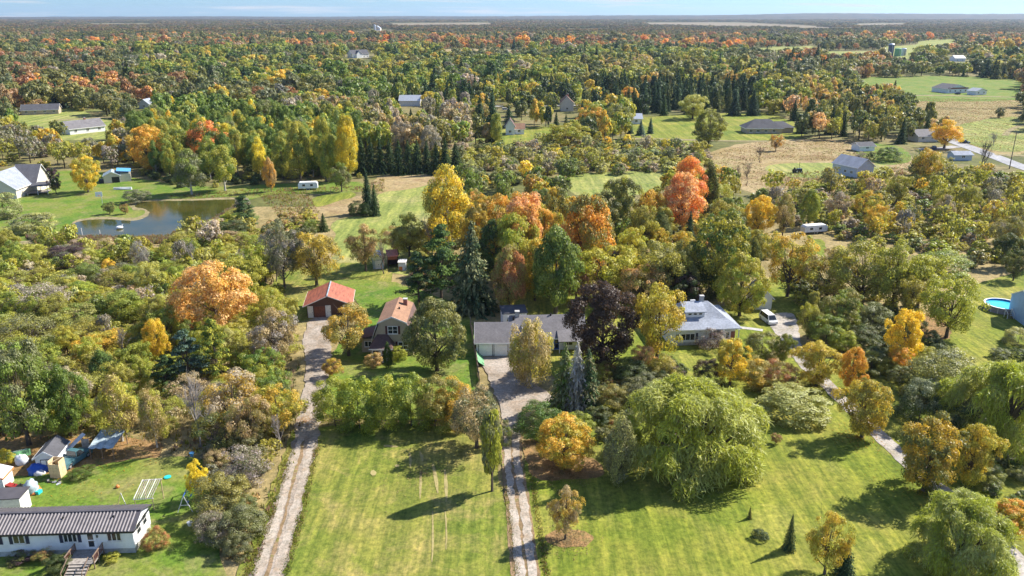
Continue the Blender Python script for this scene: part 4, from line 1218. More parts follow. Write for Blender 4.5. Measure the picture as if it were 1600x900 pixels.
BY = bu.location.y
bd = 8.4
be = hz(527, BY); br = hz(494, BY + bd / 2)
gable_x(bu, 0, BL, 0, bd, be - .1, br, 'roof_grey', 'siding_white', .5, ridge=bd / 2)
gb = MB()
px0, px1 = .4, 3.0
gable_y(bu, px0, px1, -1.2, 2.0, be - .1, be + 1.35, 'roof_grey', 'siding_cream', .3, .12, name_wall='porch_gable')
window(bu, 5.6, .9, 1.3, 1.25, 'f', 0, 'white', 2, 1)
window(bu, 9.2, .9, 1.6, 1.25, 'f', 0, 'white', 2, 1)
door(bu, 7.4, .15, .95, 2.05, 'f', 0, 'blue')
MB().slab([(8.0, -1.8, be - .35), (BL + .4, -1.8, be - .35), (BL + .4, 1.0, be + .75), (8.0, 1.0, be + .75)], .12).build('porch_roof', M['roof_grey'], bu)
B_(8.15, 8.3, -1.6, -1.45, 0, be - .5).build('post', M['white'], bu)
chimney(bu, 1.1, bd * .5, br - .4, br + .9, .75, 'stone')
vent(bu, 7.2, bd * .48, br + .1, .16, .35); vent(bu, .4, bd * .4, br - .2, .2, .4)
an, AN = place('flat_annexe', (786, 517), (823, 515), 'dark flat-roofed annexe behind the grey bungalow', 'annexe')
an.location.y += 0.8
ah = hz(489.5, an.location.y)
B_(0, AN, 0, 3.6, 0, ah - .2).build('wall', M['siding_white'], an)
MB().slab([(-.2, -.2, ah - .03), (AN + .2, -.2, ah - .03), (AN + .2, 3.8, ah + .2), (-.2, 3.8, ah + .2)], .14).build('roof', M['roof_dark'], an)

# --- white house with the blue-grey roof
wh, WW = place('white_house', (1046, 541), (1147, 537), 'white house with a flared blue-grey roof and a shed dormer', 'house')
WY = wh.location.y
wd = 10.5
we_ = hz(514, WY); wr = hz(472, WY + wd / 2)
hip(wh, 0, WW, 0, wd, we_, wr, 'roof_bluegrey', 'siding_white', .8, inset=4.6, flare=.12)
B_(-.02, WW * .62, -.05, -.003, 0, .65).build('plinth', M['stone'], wh)
window(wh, 2.0, 1.0, 2.6, 1.35, 'f', 0, 'white', 3, 1)
window(wh, 1.0, 1.0, .75, 1.35, 'f', 0, 'white', 1, 1)
B_(4.75, 5.15, -.05, -.003, .95, 2.4).build('shutter', M['navy'], wh)
B_(7.3, WW + .3, -1.3, -.004, 0, .5).build('porch_floor', M['brick'], wh)
B_(10.9, WW - .02, -.04, -.003, .52, we_ - .9).build('brick_panel', M['brick'], wh)
window(wh, 7.2, 1.2, 2.4, 1.2, 'f', -.04, 'white', 3, 1)
door(wh, 10.2, .52, .95, 2.0, 'f', -.04, 'white')
for x in (7.35, WW * .78, WW + .15): B_(x, x + .13, -1.2, -1.07, .5, we_ - .16).build('post', M['white'], wh)
B_(7.35, WW + .2, -1.18, -1.1, 1.3, 1.38).build('porch_rail', M['white'], wh)
# dormer
dY0 = wd * .21; dz = we_ + (wr - we_) * .40
dm = MB(); da, db = 3.4, 6.9
dm.box(da, db, dY0, wd * .45, dz - .8, dz + .95)
dmo = dm.build('dormer', M['siding_white'], wh)
MB().slab([(da - .3, dY0 - .35, dz + 1.05), (db + .3, dY0 - .35, dz + 1.05), (db + .3, wd * .49, wr + .04), (da - .3, wd * .49, wr + .04)], .14).build('dormer_roof', M['roof_bluegrey'], wh)
for i in range(3): window(wh, da + .35 + i * 1.0, dz + .3, .75, .5, 'f', dY0, 'white', 1, 1, sill=False)
chimney(wh, WW * .6, wd * .52, wr - .6, wr + .9, .7, 'stone')
B_(WW * .42, WW * .5, wd * .5 - .1, wd * .5 + .2, wr - .02, wr + .22).build('ridge_vent', M['white'], wh)
# outbuilding right of it
ob, OW = place('outbuilding', (1180, 484), (1205, 484), 'small white outbuilding with a grey gable roof beside the parked van', 'outbuilding')
gable_y(ob, 0, OW, 0, 6.5, 2.6, 4.2, 'roof_bluegrey', 'siding_white', .35)
window(ob, .8, 1.1, 1.0, 1.0, 'f', 0, 'white', 2, 1)
door(ob, OW - 1.3, .1, .9, 2.0, 'f', 0, 'white', False)

# --- two small sheds behind the red-roofed shed
ms, MW = place('metal_shed', (583.5, 421), (600, 420), 'small pale metal shed with a rounded bright roof', 'shed')
mh = hz(406, ms.location.y)
B_(0, MW, 0, 4.2, 0, mh).build('wall', M['tarp_grey'], ms)
arc = [(MW / 2 - (MW / 2 + .12) * math.cos(math.pi * i / 8), mh + 1.1 * math.sin(math.pi * i / 8)) for i in range(9)]
MB().prism(arc, -.12, 4.3).build('roof', M['metal'], ms)
d = B_(MW * .2, MW * .8, -.06, -.003, .05, mh * .9).build('door', M['offwhite'], ms)
B_(MW * .48, MW * .52, -.1, -.06, 1.0, 1.3).build('handle', M['black'], d)
bs, BW = place('brown_shed', (606.5, 419), (622, 418), 'rusty brown open-fronted shed beside the pale metal shed', 'shed')
bh = hz(401, bs.location.y)
B_(0, .15, 0, 3.2, 0, bh).build('wall', M['siding_dark'], bs); B_(BW - .15, BW, 0, 3.2, 0, bh).build('wall', M['siding_dark'], bs)
B_(.155, BW - .155, 3.05, 3.2, 0, bh + .3).build('wall', M['siding_dark'], bs)
B_(.155, BW - .155, 0, .12, bh - .8, bh).build('lintel', M['roof_red'], bs)
MB().slab([(-.2, -.4, bh + .1), (BW + .2, -.4, bh + .1), (BW + .2, 3.4, bh + .75), (-.2, 3.4, bh + .75)], .1).build('roof', M['roof_red'], bs)
wp, _ = place('whitewashed_booth', (623, 423), (633, 423), 'faded pink and white booth at the right of the brown shed', 'booth')
B_(0, 1.7, 0, 1.6, 0, 2.0).build('wall', M['tarp_white'], wp); B_(.1, .9, -.05, -.003, .1, 1.0).build('panel', M['orange'], wp)
MB().slab([(-.15, -.2, 2.1), (1.85, -.2, 2.1), (1.85, 1.8, 2.35), (-.15, 1.8, 2.35)], .08).build('roof', M['offwhite'], wp)

# --- pond-side house at the left edge and its neighbours
lh, LW = place('pond_house', (-70, 312), (27, 311), 'cream house with a grey roof on the lawn at the pond', 'house')
LY = lh.location.y
gable_y(lh, LW - 13, LW, 0, 16, hz(296, LY), hz(276, LY) + .5, 'roof_bluegrey', 'siding_cream', .5)
gable_x(lh, LW - 6, LW + 1.5, 10, 19, hz(294, LY), hz(278, LY) + 1.6, 'roof_grey', 'siding_cream', .5)
window(lh, LW - 9, 1.0, 2.0, 1.3, 'f', 0, 'white', 2, 1); window(lh, LW - 5, 1.0, 1.6, 1.3, 'f', 0, 'white', 2, 1)
window(lh, 13, 1.2, 1.3, 1.2, 'r', LW + 1.5, 'white', 2, 1)
pd, PW = place('roofed_deck', (27, 307), (76, 304), 'raised deck with a dark roof and white posts beside the pond-side house', 'deck')
for i in range(12): B_(PW * i / 12, PW * (i + 1) / 12 - .03, 0, 5, .7, .78).build('plank', M['wood_grey'], pd)
for x in (0.1, PW * .33, PW * .66, PW - .2):
    for y in (.05, 4.8): B_(x, x + .14, y, y + .14, 0, .69 if x < PW * .4 else 3.0).build('post', M['white'], pd)
B_(0, PW, -.02, .04, 1.6, 1.68).build('handrail', M['wood'], pd)
for i in range(24): B_(PW * i / 24 + .1, PW * i / 24 + .14, 0, .03, .79, 1.59).build('baluster', M['wood'], pd)
MB().slab([(PW * .45, -.4, 3.1), (PW + .3, -.4, 3.1), (PW + .3, 5.3, 3.5), (PW * .45, 5.3, 3.5)], .15).build('roof', M['roof_dark'], pd)
lb, LBW = place('blue_topped_shed', (163, 287), (205, 284), 'low tan shed with a blue tarp roof at the wood edge', 'shed')
lbh = hz(276, lb.location.y)
gable_y(lb, 0, LBW * .62, 0, 6, lbh, lbh + 1.4, 'tarp_grey', 'siding_cream', .2)
B_(LBW * .62 + .02, LBW, 1, 6, 0, lbh + .4).build('side_bay', M['siding_cream'], lb)
MB().slab([(LBW * .5, .6, lbh + 1.6), (LBW + .3, .6, lbh + 1.1), (LBW + .3, 6.4, lbh + 1.3), (LBW * .5, 6.4, lbh + 1.8)], .1).build('tarp_roof', M['tarp_lightblue'], lb)
B_(LBW * .3, LBW * .58, -.06, -.004, .05, lbh * .85).build('doorway_shade', M['black'], lb)  # black panel on the wall paints the shade inside the open doorway
B_(-1.6, -.1, .3, 2.4, 0, 1.5).build('bin', M['navy'], lb)

# --- grey-blue bungalow right of the dry field
gb_, GBW = place('grey_bungalow', (1338, 279), (1362, 277), 'pale grey-blue bungalow with a brown deck in the dry field', 'bungalow')
gb_.rotation_euler.z = R(8)
gl = 12.0
ge, gr = hz(262, gb_.location.y) , hz(250, gb_.location.y)
gable_y(gb_, 0, GBW + 1.0, 0, gl, ge, max(gr, ge + 1.6), 'roof_pale', 'siding_blue', .4)
gb_.rotation_euler.z = R(24)
window(gb_, 2.0, 1.3, 1.0, 1.0, 'f', 0, 'white', 1, 1)
for y in (2, 5, 9): window(gb_, y, 1.3, 1.2, 1.1, 'l', 0, 'white', 2, 1)
B_(2.2, 6.2, -1.5, -.02, 0, 1.0).build('deck', M['wood_red'], gb_)
for i in range(9): B_(2.25 + i * .48, 2.33 + i * .48, -1.5, -1.42, 1.01, 1.8).build('baluster', M['wood'], gb_)
B_(2.2, 6.2, -1.52, -1.4, 1.8, 1.88).build('handrail', M['wood'], gb_)
vent(gb_, (GBW + 1.0) * .62, gl * .4, max(gr, ge + 1.6), .2, .5)
# --- hip-roofed bungalow behind the open lawn
hb, HBW = place('hip_roofed_bungalow', (1166, 209), (1222, 209), 'low bungalow with a charcoal hip roof beside the open lawn', 'bungalow')
hy = hb.location.y
hip(hb, 0, HBW, 0, 10.5, hz(201.5, hy) + .3, hz(186, hy + 5) , 'roof_dark', 'siding_tan', .8)
B_(HBW + .02, HBW + 6.5, 3, 12, 0, 2.6).build('garage_wing', M['siding_tan'], hb)
MB().add([(HBW - 3, 2.2, 2.7), (HBW + 7.2, 2.2, 2.7), (HBW + 7.2, 12.8, 2.7), (HBW - 3, 12.8, 2.7), (HBW - 2, 7.5, 5.3), (HBW + 2.5, 7.5, 5.3)], [(0, 1, 5, 4), (1, 2, 5), (2, 3, 4, 5), (3, 0, 4)]).build('wing_roof', M['roof_dark'], hb)
for x in (1.5, 5, 9, 13): window(hb, x, .8, 1.6, 1.3, 'f', 0, 'white', 2, 1)
# --- simple houses farther off: (name, FL, FR, label, depth, eave, ridge, roof, wall, ridge direction)
FAR = [
    ('ranch_house', (34, 180), (92, 178), 'long low house with a black roof beside the far left lawn', 10, 2.8, 5.6, 'roof_dark', 'siding_tan', 'x'),
    ('white_farmhouse', (110, 211), (165, 205), 'white house with a pale grey roof left of the orange tree', 11, 3.0, 6.2, 'roof_grey', 'siding_white', 'x'),
    ('blue_cottage', (218, 170), (233, 170), 'small pale blue house half hidden among dark trees', 9, 3.2, 5.8, 'roof_bluegrey', 'siding_blue', 'y'),
    ('metal_barn', (624, 166), (656, 166), 'barn with a broad pale metal roof deep in the wood', 12, 3.6, 6.5, 'metal', 'offwhite', 'x'),
    ('white_cottage', (790, 211), (804, 211), 'white cottage with a steep gable among tall spruces', 8, 4.6, 7.8, 'roof_darkbrown', 'siding_white', 'y'),
    ('cottage_wing', (803, 210), (819, 210), 'low wing with a reddish brown roof joined to the white cottage', 6, 2.8, 5.0, 'roof_brown', 'siding_white', 'x'),
    ('brown_house', (876, 174), (896, 174), 'house with a brown gable roof between dark spruces', 11, 5.2, 9.0, 'roof_brown', 'siding_cream', 'y'),
    ('pale_house', (985, 194), (1003, 194), 'pale house with a light roof left of three blue spruces', 9, 3.0, 5.2, 'metal', 'siding_white', 'x'),
    ('gable_bungalow', (1480, 146), (1512, 145), 'brick-gabled bungalow with white garage doors far right', 16, 3.2, 6.2, 'roof_dark', 'siding_white', 'y'),
    ('garden_shed', (1524, 149), (1541, 148), 'white shed at the right of the brick-gabled bungalow', 7, 3.0, 4.8, 'roof_bluegrey', 'siding_white', 'y'),
    ('roadside_house', (1491, 251), (1518, 251), 'low blue-grey building beside the road junction', 6, 2.4, 3.4, 'roof_bluegrey', 'siding_blue', 'x'),
    ('brown_roofed_house', (1434, 222), (1464, 221), 'grey-roofed house behind the golden trees near the road', 9, 2.8, 5.2, 'roof_grey', 'siding_cream', 'x'),
    ('hidden_house', (1343, 237), (1366, 236), 'small white house with a dark roof behind the round bush', 6, 2.3, 3.6, 'roof_dark', 'siding_white', 'x'),
    ('lone_white_house', (1492, 96), (1508, 96), 'far white building in the trees above the brick-gabled bungalow', 14, 4, 7, 'offwhite', 'siding_white', 'x'),
    ('villa', (551, 91), (577, 90), 'large white house alone in the far wood', 14, 5.5, 10.5, 'roof_dark', 'siding_white', 'x'),
    ('barn', (584, 47.5), (594, 47.5), 'distant barn with pale roof left of the stubble field', 30, 8, 16, 'metal', 'offwhite', 'y'),
    ('grey_shed', (397, 95), (424, 94), 'grey-roofed shed in the far wood at left', 16, 4, 7, 'roof_grey', 'siding_tan', 'x'),
    ('grey_barn', (312, 102), (352, 101), 'long grey barn roof showing above the far treetops', 16, 5, 8, 'roof_grey', 'siding_tan', 'x'),
]
for nm, fl, fr, lab, dep, ee, rg, ro, wa, ax_ in FAR:
    h_, W_ = place(nm, fl, fr, lab, 'house' if 'house' in nm or 'cottage' in nm or 'bungalow' in nm or nm == 'villa' else ('shed' if 'shed' in nm else 'barn' if 'barn' in nm else 'building'))
    (gable_x if ax_ == 'x' else gable_y)(h_, 0, W_, 0, dep, ee, rg, ro, wa, .5)
    n = max(1, int(W_ / 4.5))
    for i in range(n):
        if 'barn' in nm: break
        window(h_, W_ * (i + .5) / n - .7, 1.1, 1.4, 1.25, 'f', 0, 'white', 2, 1)
    if nm == 'gable_bungalow':
        B_(.1, W_ - .1, -.04, -.004, 3.0, 4.2).build('brick_panel', M['brick'], h_)
    if nm in ('villa', 'brown_house', 'white_farmhouse'): chimney(h_, W_ * .6, dep * .5, rg - .5, rg + 1.0, .8)
    if nm == 'villa':
        gable_y(h_, W_ * .2, W_ * .5, -2.5, 6, 5.5, 9.6, 'roof_dark', 'siding_white', .4, name_wall='front_wing')
# silos
def silo(px, top_y, base_y, wpx, mat, lab, dome=True):
    p = G(px, base_y); r = wpx / ppm(p.y) / 2; h = hz(top_y, p.y)
    s = tag(empty('silo', (p.x, p.y, 0)), lab, 'silo')
    b = MB()
    for i in range(10): b.cyl(0, 0, h * .9 * i / 10, h * .9 * (i + 1) / 10 - .06, r, 20)
    b.cyl(0, 0, 0, h * .9, r * .97, 20)
    b.build('shell', M[mat], s)
    d = MB()
    for i in range(4):
        a0, a1 = math.pi / 2 * i / 4, math.pi / 2 * (i + 1) / 4
        hh = h * .1
        d.tube([(0, 0, h * .9 + hh * math.sin(a0)), (0, 0, h * .9 + hh * math.sin(a1))], [r * math.cos(a0) + .02, r * math.cos(a1) + .02], 20)
    d.build('dome', M['metal'] if mat != 'tarp_green' else M[mat], s)
    B_(-.25, .25, -r - .25, -r * .96, 0, h * .92).build('chute', M['metal'], s)
silo(1390, 67.5, 93, 8.5, 'silo', 'tall dark blue farm silo in the far fields')
silo(1402, 75, 88, 10, 'tarp_green', 'squat green-domed bin nearest the tall dark silo')
silo(1411, 75, 87, 8, 'metal', 'squat pale bin right of the green-domed bin')
silo(586, 38.5, 49, 3.4, 'metal', 'distant grey silo at the far stubble field')

# ------------------------------------------------------------------ vehicles and smaller things
def at(px, py): return G(px, py)
def wheels(parent, pts, r=0.34, w=0.22):
    for x, y in pts:
        t = MB(); k = 14
        for a, b, rr in ((y - w / 2, y + w / 2, r),):
            vs = [(x + rr * math.cos(6.283 * i / k), a, r + rr * math.sin(6.283 * i / k)) for i in range(k)] + [(x + rr * math.cos(6.283 * i / k), b, r + rr * math.sin(6.283 * i / k)) for i in range(k)]
            t.add(vs, [tuple(range(k)), tuple(range(2 * k - 1, k - 1, -1))] + [((i + 1) % k, i, i + k, (i + 1) % k + k) for i in range(k)])
        o = t.build('wheel', M['rubber'], parent)
        q = MB(); rr = r * .58
        for s in (-1, 1):
            yy = y + s * (w / 2 + .004)
            q.add([(x + rr * math.cos(6.283 * i / 10), yy, r + rr * math.sin(6.283 * i / 10)) for i in range(10)], [tuple(range(10))])
        q.build('rim', M['metal'], o)
def car(px, py, rz, paint, label, L=4.6, W=1.85, Hh=1.7, style='suv', name='parked_car', cat='car'):
    p = at(px, py)
    c = tag(empty(name, (p.x, p.y, 0.02), rz), label, cat)
    l, w = L / 2, W / 2
    belt = Hh * .56
    body = [(-l, .38), (-l + .06, belt - .05), (-l + .15, belt), (l * .42, belt), (l * .9, belt * .9), (l, belt * .72), (l, .34), (l - .2, .26), (-l + .2, .26)]
    b = MB()
    n = len(body)
    ins = .06
    rings = []
    for y, k in ((-w, 0.97), (-w + ins, 1.0), (w - ins, 1.0), (w, 0.97)):
        rings.append([(x * k, y, z if abs(y) < w else .3 + (z - .3) * .97) for x, z in body])
    vs = [v for r in rings for v in r]
    fs = [tuple(range(n)), tuple(range(4 * n - 1, 3 * n - 1, -1))]
    for r in range(3): fs += [(r * n + (i + 1) % n, r * n + i, (r + 1) * n + i, (r + 1) * n + (i + 1) % n) for i in range(n)]
    b.add(vs, fs)
    b.build('body', M[paint], c)
    back = -l + .12 if style in ('suv', 'van') else -l * .62
    fr_b, fr_t = (l * .5, l * .18) if style != 'van' else (l * .8, l * .5)
    if style == 'pickup': back, fr_b, fr_t = -l * .12, l * .5, l * .25
    cab = MB(); ww = w - .04
    cab.add([(back, -ww, belt - .02), (fr_b, -ww, belt - .02), (fr_b, ww, belt - .02), (back, ww, belt - .02), (back + .18, -ww + .2, Hh), (fr_t, -ww + .2, Hh), (fr_t, ww - .2, Hh), (back + .18, ww - .2, Hh)],
            [(0, 3, 2, 1), (4, 5, 6, 7), (0, 1, 5, 4), (1, 2, 6, 5), (2, 3, 7, 6), (3, 0, 4, 7)])
    cab.build('cabin', M[paint], c)
    def quad(nm, a, bq, cq, d, off, mat):
        k = .12
        pts = [Vector(v) for v in (a, bq, cq, d)]
        ctr = sum(pts, Vector()) / 4
        pts = [v.lerp(ctr, k) + Vector(off) for v in pts]
        inn = [v - Vector(off) * 1.6 for v in pts]
        MB().add([tuple(v) for v in pts + inn], [(0, 1, 2, 3), (7, 6, 5, 4), (0, 4, 5, 1), (1, 5, 6, 2), (2, 6, 7, 3), (3, 7, 4, 0)]).build(nm, M[mat], c)
    v = cab.v
    quad('windscreen', v[1], v[2], v[6], v[5], (.012, 0, .01), 'glass')
    quad('rear_window', v[3], v[0], v[4], v[7], (-.012, 0, .004), 'glass')
    quad('side_window', v[0], v[1], v[5], v[4], (0, -.012, .004), 'glass')
    quad('side_window', v[2], v[3], v[7], v[6], (0, .012, .004), 'glass')
    for s in (-1, 1):
        B_(l - .05, l + .012, s * w * .72 - .16, s * w * .72 + .16, belt * .66, belt * .8).build('headlight', M['lamp_lens'], c)
        B_(-l - .012, -l + .05, s * w * .8 - .1, s * w * .8 + .1, belt * .6, belt * .9).build('tail_lamp', M['tail'], c)
    wheels(c, [(l * .62, -w + .1), (l * .62, w - .1), (-l * .62, -w + .1), (-l * .62, w - .1)])
    return c
car(1200, 503, R(-80), 'car_white', 'white van parked at the end of the shaded gravel lane', 4.5, 1.85, 1.85, 'van', 'parked_van', 'van')
car(1507, 224, R(-20), 'car_dark', 'dark car on the pale road at the top right', 4.6, 1.85, 1.6)
car(1459, 233, R(70), 'car_dark', 'dark car beside the house behind the golden trees', 4.6, 1.85, 1.5)
car(75, 286, R(10), 'car_white', 'white car behind the roofed deck at the left edge', 4.7, 1.9, 1.8)
car(1496, 147.5, R(95), 'car_dark', 'dark car before the brick-gabled bungalow garage', 4.6, 1.9, 1.6)
car(116, 722, R(75), 'car_teal', 'old teal pickup truck in the junk at the wood edge', 5.0, 1.9, 1.75, 'pickup', 'pickup_truck', 'pickup')
car(790, 172, R(2), 'car_white', 'white car under trees by the far road', 4.6, 1.9, 1.5)
car(138, 190.5, R(5), 'car_white', 'white car behind the white farmhouse at left', 4.6, 1.9, 1.5)

# round above-ground pool and the blue house
p = at(1566, 484); pr_ = 26 / ppm(p.y)
pool = tag(empty('swimming_pool', (p.x, p.y, 0)), 'round above-ground swimming pool with bright blue liner on the lawn', 'pool')
k = 40
def ringwall(r0, r1, z0, z1, k=40):
    mb = MB(); vs = []
    for r, z in ((r0, z0), (r1, z0), (r1, z1), (r0, z1)):
        vs += [(r * math.cos(6.2832 * i / k), r * math.sin(6.2832 * i / k), z) for i in range(k)]
    return mb.add(vs, [(a * k + i, a * k + (i + 1) % k, ((a + 1) % 4) * k + (i + 1) % k, ((a + 1) % 4) * k + i) for a in range(4) for i in range(k)])
ringwall(pr_ - .05, pr_, 0, 1.28).build('wall', M['pool_skirt'], pool)
ringwall(pr_ - .12, pr_ - .055, .2, 1.28).build('liner', M['pool_wall'], pool)
ringwall(pr_ - .16, pr_ + .14, 1.285, 1.34).build('rim', M['white'], pool)
MB().add([((pr_ - .122) * math.cos(6.2832 * i / k), (pr_ - .122) * math.sin(6.2832 * i / k), .95) for i in range(k)], [tuple(range(k))]).build('water', M['pool_water'], pool)
lad = MB()
for s in (-.35, .35): lad.tube([(s + 1.0, -pr_ - 1.0, 0), (s + 1.0, -pr_ - .1, 2.0), (s + 1.0, -pr_ + .4, 1.3)], [.05, .05, .05], 5)
for i in range(4): lad.box(.7, 1.3, -pr_ - .85 + .22 * i, -pr_ - .7 + .22 * i, .3 + .35 * i, .36 + .35 * i)
lad.build('ladder', M['white'], pool)
for i in range(16):
    a = 6.2832 * i / 16
    MB().cyl((pr_ + .05) * math.cos(a), (pr_ + .05) * math.sin(a), 0, 1.28, .06, 5).build('post', M['offwhite'], pool)
bh_, BHW = place('blue_house', (1606, 514), (1720, 518), 'blue-sided house cut by the right edge beside the pool', 'house')
bz = hz(481, bh_.location.y)
gable_x(bh_, 0, BHW, 0, 8, bz - .1, bz + 2.0, 'roof_bluegrey', 'siding_blueshed', .12)
window(bh_, 1.0, 2.0, .6, 1.0, 'f', 0, 'black', 1, 1, sill=False)
st = tag(empty('pool_steps', at(1580, 499)), 'brown wooden steps with white rails between the pool and blue house', 'steps')
for i in range(4): B_(-.8, .4, .3 * i, .3 * i + .28, .25 * i + .2, .25 * i + .26).build('step', M['wood'], st)
for x in (-.85, .42):
    B_(x, x + .07, 0, .07, 0, 1.1).build('post', M['white'], st); B_(x, x + .07, 1.1, 1.17, 0, 1.9).build('post', M['white'], st)
    MB().slab([(x, 0, 1.1), (x + .07, 0, 1.1), (x + .07, 1.17, 1.95), (x, 1.17, 1.95)], .08).build('handrail', M['white'], st)

# fence and netting by the garage
fa, fb = at(735, 508), at(750, 604)
fence = tag(empty('board_fence', fa, math.atan2(fb.y - fa.y, fb.x - fa.x)), 'weathered dark board fence running down beside the garage drive', 'fence')
FLn = (fb - fa).length
npan = 12
for i in range(npan):
    x0, x1 = FLn * i / npan, FLn * (i + 1) / npan
    B_(x0 - .06, x0 + .06, -.06, .06, 0, 1.75).build('post', M['wood_grey'], fence)
    if i in (7,): continue
    q = MB(); nb = 9
    hgt = 1.6 if i < 8 else 1.25
    for j in range(nb):
        a = x0 + .08 + (x1 - x0 - .16) * j / nb
        q.box(a, a + (x1 - x0 - .16) / nb - .025, -.035, -.012, .06, hgt + .04 * ((j * 7 + i) % 3))
    q.box(x0 + .06, x1 - .06, -.01, .04, .35, .45); q.box(x0 + .06, x1 - .06, -.01, .04, 1.2, 1.3)
    q.build('panel', M['wood'], fence)
nt_ = tag(empty('green_netting', at(743, 556)), 'green netting slumped against the board fence beside the garage', 'netting')
g_ = MB(); nx, ny = 6, 12; vs = []
for j in range(ny + 1):
    for i in range(nx + 1):
        u, v = i / nx, j / ny
        vs.append((u * 1.5 + v * .6 + .1 * fnoise(i, j, .7), -v * 4.6, max(.03, 1.5 * (1 - u) ** 1.4 * (1 - .3 * v) + .18 * fnoise(i, j, .9, 3))))
g_.add(vs, [(j * (nx + 1) + i, j * (nx + 1) + i + 1, (j + 1) * (nx + 1) + i + 1, (j + 1) * (nx + 1) + i) for j in range(ny) for i in range(nx)])
g_.build('net', M['tarp_green'], nt_)
MB().tube([(0, 0, 1.5), (.6, -4.6, 1.05)], [.05, .05], 5).build('rail', M['wood'], nt_)

# poles
def pole(px, top, base, lab, group=None, arm=True):
    p = at(px, base); h = hz(top, p.y)
    o = tag(empty('utility_pole', (p.x, p.y, 0), R(25)), lab, 'utility pole', group)
    MB().tube([(0, 0, 0), (0, 0, h)], [.2, .12], 8).build('pole', M['pole'], o)
    if arm:
        a = B_(-1.2, 1.2, -.16, -.13 + .08, h - .7, h - .58).build('crossarm', M['pole'], o)
        for x in (-1.1, 0.25, 1.1): MB().cyl(x, -.1, h - .575, h - .4, .05, 6).build('insulator', M['stone'], a)
    return o
pole(1577, 206, 264, 'tall wooden utility pole on the verge of the pale road')
pole(806, 136, 163, 'utility pole by the far road left of the brown house')
pole(639, 122, 142, 'utility pole among trees above the pale metal barn roof')
pole(894, 160, 172, 'short pole by the far road beside the brown house', arm=False)
def post(px, top, base, nm, lab, mat='offwhite', r=.06, cat='post', group=None):
    p = at(px, base); h = hz(top, p.y)
    o = tag(empty(nm, (p.x, p.y, 0)), lab, cat, group)
    MB().cyl(0, 0, 0, h, r, 6).build('shaft', M[mat], o); MB().cyl(0, 0, h, h + .08, r * 1.3, 6).build('cap', M[mat], o)
post(104, 356, 367, 'pond_post', 'white post at the left end of the pond edge', r=.1)
post(129, 357, 370, 'pond_post', 'white post in the reeds, middle of the three at the pond', r=.1)
post(157, 360, 370, 'pond_post', 'white post at the pond nearest the white float', r=.1)
post(842, 481.5, 494, 'flag_pole', 'thin dark pole standing on the lawn behind the grey bungalow', 'black', .07, 'pole')
post(1248, 254, 269, 'lawn_pole', 'thin dark pole beside the dark garden tractor in the dry field', 'black', .08, 'pole')
post(1241, 582, 610, 'lawn_pole', 'thin white pole rising behind the pale round willow shrub', 'offwhite', .05, 'pole')

# basketball hoop, float, boats, camper, trailer
p = at(160, 318); bb = tag(empty('basketball_hoop', (p.x, p.y, 0), R(20)), 'basketball hoop with a white backboard on the pond lawn', 'hoop')
hh = hz(299, p.y)
MB().tube([(0, 0, 0), (0, 0, hh - 1.6), (-.5, -.7, hh - .8)], [.1, .1, .07], 6).build('pole', M['metal'], bb)
B_(-1.5, .5, -.82, -.72, hh - 1.5, hh).build('backboard', M['white'], bb)
MB().tube([(-.5 + .35 * math.cos(6.283 * i / 10), -1.22 + .35 * math.sin(6.283 * i / 10), hh - 1.1) for i in range(11)], [.04] * 11, 4).build('rim', M['orange'], bb)
p = at(187, 358); fl = tag(empty('pond_float', (p.x, p.y, .2), R(30)), 'small white float drifting on the pond', 'float')
MB().ball((0, 0, .3), (1.0, .6, .45), 10, 6).build('hull', M['white'], fl); MB().tube([(.6, 0, .4), (.8, 0, 1.0), (1.1, 0, 1.15)], [.16, .12, .1], 6).build('neck', M['white'], fl)
def boat(px, py, rz, L, lab, mat='white', flip=False):
    p = at(px, py); o = tag(empty('rowing_boat', (p.x, p.y, .05), rz), lab, 'boat')
    vs = []; n = 9
    for i in range(n):
        t = i / (n - 1); x = L * (t - .5); w = .75 * math.sin(math.pi * (t * .82 + .09)) ** .7
        vs += [(x, -w, .62 + .25 * (2 * t - 1) ** 2), (x, -w * .5, .05), (x, w * .5, .05), (x, w, .62 + .25 * (2 * t - 1) ** 2)]
    fs = [(i * 4 + j, i * 4 + j + 1, i * 4 + 5 + j, i * 4 + 4 + j) for i in range(n - 1) for j in range(3)] + [(0, 1, 2, 3), tuple((n - 1) * 4 + j for j in (3, 2, 1, 0))]
    if flip: vs = [(x, y, .9 - z) for x, y, z in vs]
    MB().add(vs, fs).build('hull', M[mat], o)
    if not flip:
        for t in (-.2, .15): B_(L * t, L * t + .25, -.62, .62, .45, .5).build('thwart', M['wood'], o)
    B_(-L * .4, L * .4, -.04, .04, .86, .93).build('keel', M['offwhite'], o) if flip else None
boat(192, 296.5, R(5), 6.0, 'white boat upturned on the grass below the blue-topped shed', flip=True)
boat(55, 281, R(40), 7.5, 'orange canoe leaning beside the cream pond-side house', 'orange', True)
def trailer(px, py, rz, L, Hh, lab, nm, cat, mat='white', rounded=False):
    p = at(px, py); o = tag(empty(nm, (p.x, p.y, 0), rz), lab, cat)
    prof = [(-L / 2, .6), (L / 2, .6), (L / 2, Hh * .8), (L / 2 - .5, Hh), (-L / 2 + .5, Hh), (-L / 2, Hh * .8)]
    MB().prism(prof, -1.1, 1.1).build('shell', M[mat], o)
    for x in (-L * .28, L * .12): B_(x, x + .9, -1.14, -1.1, Hh * .5, Hh * .75).build('window', M['glass'], o)
    B_(L / 2, L / 2 + 1.2, -.06, .06, .45, .55).build('drawbar', M['black'], o)
    wheels(o, [(-.4, -1.0), (-.4, 1.0), (.4, -1.0), (.4, 1.0)], .32)
